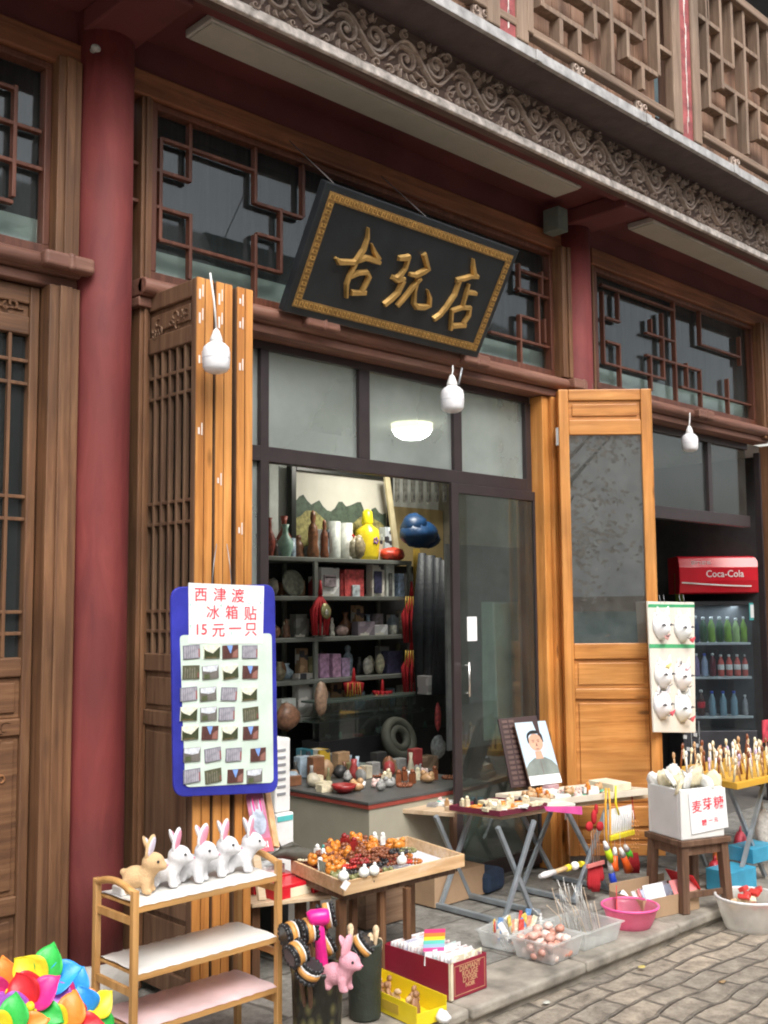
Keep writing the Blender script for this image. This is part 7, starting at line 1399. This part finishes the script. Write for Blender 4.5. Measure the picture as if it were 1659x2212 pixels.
ll = bpy.data.lights.new('fridge_light', 'AREA'); ll.shape = 'RECTANGLE'; ll.size = hw * 1.6; ll.size_y = .05; ll.energy = 1.6; ll.color = (.85, .93, 1); o = bpy.data.objects.new('fridge_light', ll); COL.objects.link(o); o.matrix_world = FRM @ Matrix.Translation((0, .12, zt5 - .04))
rowsF = [(1388, [('dark green', (.03, .09, .03), .19), ('navy', (.03, .05, .12), .2), ('dark green', (.04, .10, .04), .19), ('lime green', (.22, .38, .05), .19), ('dark green', (.04, .12, .05), .19), ('lime green', (.25, .42, .06), .19), ('pale green', (.35, .5, .2), .18), ('lime green', (.28, .45, .08), .19)]),
         (1462, [('lime green', (.35, .50, .08), .17), ('violet', (.25, .18, .35), .17), ('pale blue', (.30, .36, .50), .17), ('dark red', (.14, .02, .03), .17), ('white and red', (.62, .12, .10), .16), ('white and red', (.60, .14, .12), .16), ('white and red', (.62, .12, .10), .16), ('white and red', (.64, .14, .12), .16)]),
         (1548, [('cola brown', (.06, .02, .015), .19), ('cola brown', (.06, .02, .015), .19), ('clear blue', (.22, .34, .42), .18), ('clear blue', (.25, .35, .5), .18), ('clear blue', (.25, .38, .5), .18), ('grey', (.3, .3, .32), .15)])]
for y, rw_ in rowsF:
    for k, (cn, c, h_) in enumerate(rw_):
        x = -hw + .06 + (2 * hw - .12) * (k + .3) / len(rw_); lp = FRM @ Vector((x, .07, fz(y) + .001)); tt = thing('bottle', '%s drink bottle on the %s fridge shelf, %s from the left' % (cn, {1388: 'top', 1462: 'middle', 1548: 'bottom'}[y], ORD[k]), 'bottle', lp, 0, 'bottles in the drinks fridge'); h_ *= 1.18; r_ = .030 * h_ / .2
        b = MB(); b.lathe([(r_ * .8, 0), (r_, .008), (r_, h_ * .28), (r_ * .9, h_ * .4), (r_, h_ * .55), (r_ * .8, h_ * .7), (r_ * .4, h_ * .84), (r_ * .36, h_ * .9)], lp, 16); b.build('body', col('drink ' + cn, c, .15, var=.15), tt)
        b = MB(); b.lathe([(r_ * .46, h_ * .9), (r_ * .46, h_ * .98), (r_ * .4, h_)], lp, 14); b.build('cap', WHITE if 'blue' not in cn else col('blue cap', (.03, .08, .5), .4), tt)
        if cn in ('cola brown', 'white and red'): b = MB(); b.lathe([(r_ * 1.03, h_ * .30), (r_ * 1.04, h_ * .32), (r_ * 1.04, h_ * .52), (r_ * 1.03, h_ * .54)], lp, 16); b.build('label_band', REDC if cn == 'cola brown' else WHITE, tt)
# things above and around the fridge
P = aY(1580, 1165, 5.4); b = MB(); b.add([aY(1500, 1196, 5.3), aY(1640, 1192, 5.3), aY(1640, 1135, 5.3), aY(1605, 1133, 5.3), aY(1500, 1196, 5.36), aY(1640, 1192, 5.36), aY(1640, 1135, 5.36), aY(1605, 1133, 5.36)], [(0, 1, 2, 3), (7, 6, 5, 4), (0, 4, 5, 1), (1, 5, 6, 2), (2, 6, 7, 3), (3, 7, 4, 0)]); tag(b.build('grey_cover', plain('grey cloth cover', (.20, .20, .19), .8, var=.1), None, at=P), 'grey cloth cover sloping above the drinks fridge', 'cover')
P = aY(1484, 1180, 5.2); b = MB(); b.lathe([(.05, 0), (.06, .02), (.04, .08), (.055, .14), (.03, .2), (.035, .24), (.01, .27)], P, 16); tag(b.build('figurine', plain('dark ochre figure', (.16, .12, .06), .5), None, at=P), 'dark ochre figure on the shelf above the fridge', 'figurine')
P = aY(1468, 1300, 5.0); b = MB(); b.lathe([(.035, 0), (.038, .01), (.038, .30), (.02, .38), (.013, .42)], (P.x, P.y, P.z - .05), 16); tag(b.build('green_bottle', plain('green glass', (.12, .20, .03), .2), None, at=P), 'tall green bottle left of the fridge header', 'bottle')


# small goods filling the gaps on the shelves
FK = [('brown', (.18, .08, .04)), ('grey', (.25, .25, .24)), ('cream', (.50, .45, .34)), ('dark red', (.30, .04, .04)), ('olive', (.16, .15, .07)), ('pale blue', (.30, .38, .45)), ('black', (.03, .03, .03)), ('tan', (.32, .20, .11))]
n_ = 0
for si, (xa_, xb_) in ((0, (600, 870)), (1, (580, 875)), (2, (585, 880)), (3, (600, 880)), (4, (640, 900))):
    m_ = 0
    for k in range(13):
        x = xa_ + (xb_ - xa_) * (k + .5) / 13 + q.uniform(-5, 5); cn, c = FK[q.randrange(8)]; kd = q.choice(['box', 'figure', 'vase', 'lump', 'cup', 'box']); zz = SHZ[si] if si < 4 else SHZ[4] - .119; hgt = q.uniform(18, 44) * (1.25 if kd in ('box', 'figure') else .9)
        nm = {'box': 'small_box', 'figure': 'figurine', 'vase': 'small_vase', 'lump': 'carving', 'cup': 'cup'}[kd]
        sh(x, 1200, q.uniform(20, 32), min(hgt * 1.35, 64), c, '%s %s behind the goods on the %s shelf, %s from the left' % (cn, nm.replace('_', ' '), ('top', 'second', 'third', 'fourth', 'lowest')[si], ORD[k]), nm, nm.replace('_', ' '), z=zz, kind=kd, Y=YS + .13, dp=.05)
# clutter standing on the far half of the counter
for k in range(32):
    u, v = .06 + .90 * ((k * 7) % 32) / 32, .42 + .56 * q.random(); P = atC(u, v); cn, c = FK[(k * 3) % 8]; hh = q.uniform(.05, .15); w2 = q.uniform(.02, .05); b = MB()
    if k % 3 == 0: b.box(P.x - w2, P.x + w2, P.y - .03, P.y + .03, P.z, P.z + hh)
    elif k % 3 == 1: b.lathe([(w2 * .5, 0), (w2 * .7, hh * .4), (w2 * .3, hh * .75), (w2 * .4, hh)], P, 16)
    else: b.ball(P + Vector((0, 0, hh * .45)), (w2, .04, hh * .45), 12, jit=.12)
    tag(b.build(('box', 'vase', 'carving')[k % 3], col('clutter ' + cn, c, .45, var=.3, scale=20), None, at=P, bevel=.004 if k % 3 == 0 else 0), '%s %s in the clutter behind the counter front, %s from the left' % (cn, ('box', 'vase', 'carving')[k % 3], ORD[k] if k < 16 else 'far end, %s' % ORD[k - 16]), ('box', 'vase', 'carving')[k % 3], 'clutter on the far half of the counter')
# ================================================================== across the street and down it (only their reflections show)
OPP = thing('opposite_house', 'plain timber and plaster house across the street', 'building', (4, -4.4, ZS))
b = MB(); b.box(1.7, 18, -4.8, -4.4, ZS, 6.2); b.build('wall', plain('pale plaster', (.58, .57, .54), .8, var=.15), OPP)
b = MB(); b.prism([(-3.7, 6.0), (-8.0, 8.4), (-8.0, 8.55), (-3.7, 6.15)], 1.3, 18, Matrix(((0, 0, 1, 0), (1, 0, 0, 0), (0, 1, 0, 0), (0, 0, 0, 1)))); b.build('roof', plain('grey tiles', (.16, .155, .15), .8, var=.35, scale=16, bump=.6), OPP)
for k in range(8): b = MB(); b.box(1.9 + 2.0 * k, 2.1 + 2.0 * k, -4.39, -4.3, ZS, 6.0); b.build('timber_post', W_OLD_V, OPP)
TR = thing('street_tree', 'pale brown leafed tree across the street, seen only in the door glass', 'tree', (-.1, -3.3, ZS)); qq = random.Random(2)
b = MB(); b.tube([(-.1, -3.3, ZS), (-.45, -3.1, 1.4), (-.6, -3.0, 2.6), (-.4, -3.1, 4.4)], [.17, .13, .10, .04], 10)
for k in range(9): a = qq.uniform(0, 6.28); z = qq.uniform(1.6, 3.6); b.tube([(-.1, -3.3, z), (-.5 + .8 * math.cos(a), -3.1 + .8 * math.sin(a), z + .7), (-.5 + 1.4 * math.cos(a), -3.1 + 1.4 * math.sin(a), z + 1.3)], [.06, .035, .012], 6)
b.build('trunk', plain('bark', (.12, .09, .07), .9, bump=.6), TR); b = MB()
cl = [(qq.uniform(-.7, 1.7), qq.uniform(-.6, .8), qq.uniform(1.7, 5.4)) for _ in range(46)]
for k in range(5000):
    c = cl[k % 46]; p = Vector((-.5 + c[0] + qq.gauss(0, .28), -3.1 + c[1] + qq.gauss(0, .28), c[2] + qq.gauss(0, .2))); a = Vector((qq.gauss(0, 1), qq.gauss(0, 1), qq.gauss(0, 1))).normalized() * .05; e = a.orthogonal().normalized() * .03; b.v += [p - a, p + e, p + a, p - e]; n0 = len(b.v) - 4; b.f.append([n0, n0 + 1, n0 + 2, n0 + 3]); b.sm.append(False); b.mi.append(0)
b.build('crown', plain('pale dry leaves', (.62, .56, .50), .8, var=.35, scale=3), TR)

FH2 = thing('reflection_backdrop', 'unseen pale house wall added behind the tree to soften the door glass reflection', 'building', (-4, -9, ZS)); b = MB(); b.box(-14, 1.6, -9.3, -9, ZS, 7.5); b.build('wall', plain('bright plaster', (.70, .69, .67), .8, var=.2, scale=1.5), FH2); b = MB(); b.box(-14.2, 1.7, -9.6, -8.7, 7.501, 7.9); b.build('roof', plain('grey tiles', (.16, .155, .15), .8), FH2)  # unseen backdrop added so the tree reflects softly in the door glass
GW = thing('garden_wall', 'low teal painted wall with a brown tiled top across the street', 'wall', (-3, -6.2, ZS)); b = MB(); b.box(-9, 1.2, -6.3, -6.1, ZS, 1.5); b.build('wall', plain('teal wall paint', (.20, .36, .36), .7), GW); b = MB(); b.box(-9.1, 1.3, -6.4, -6.0, 1.501, 1.75); b.build('coping', plain('brown tile', (.22, .13, .08), .7), GW)
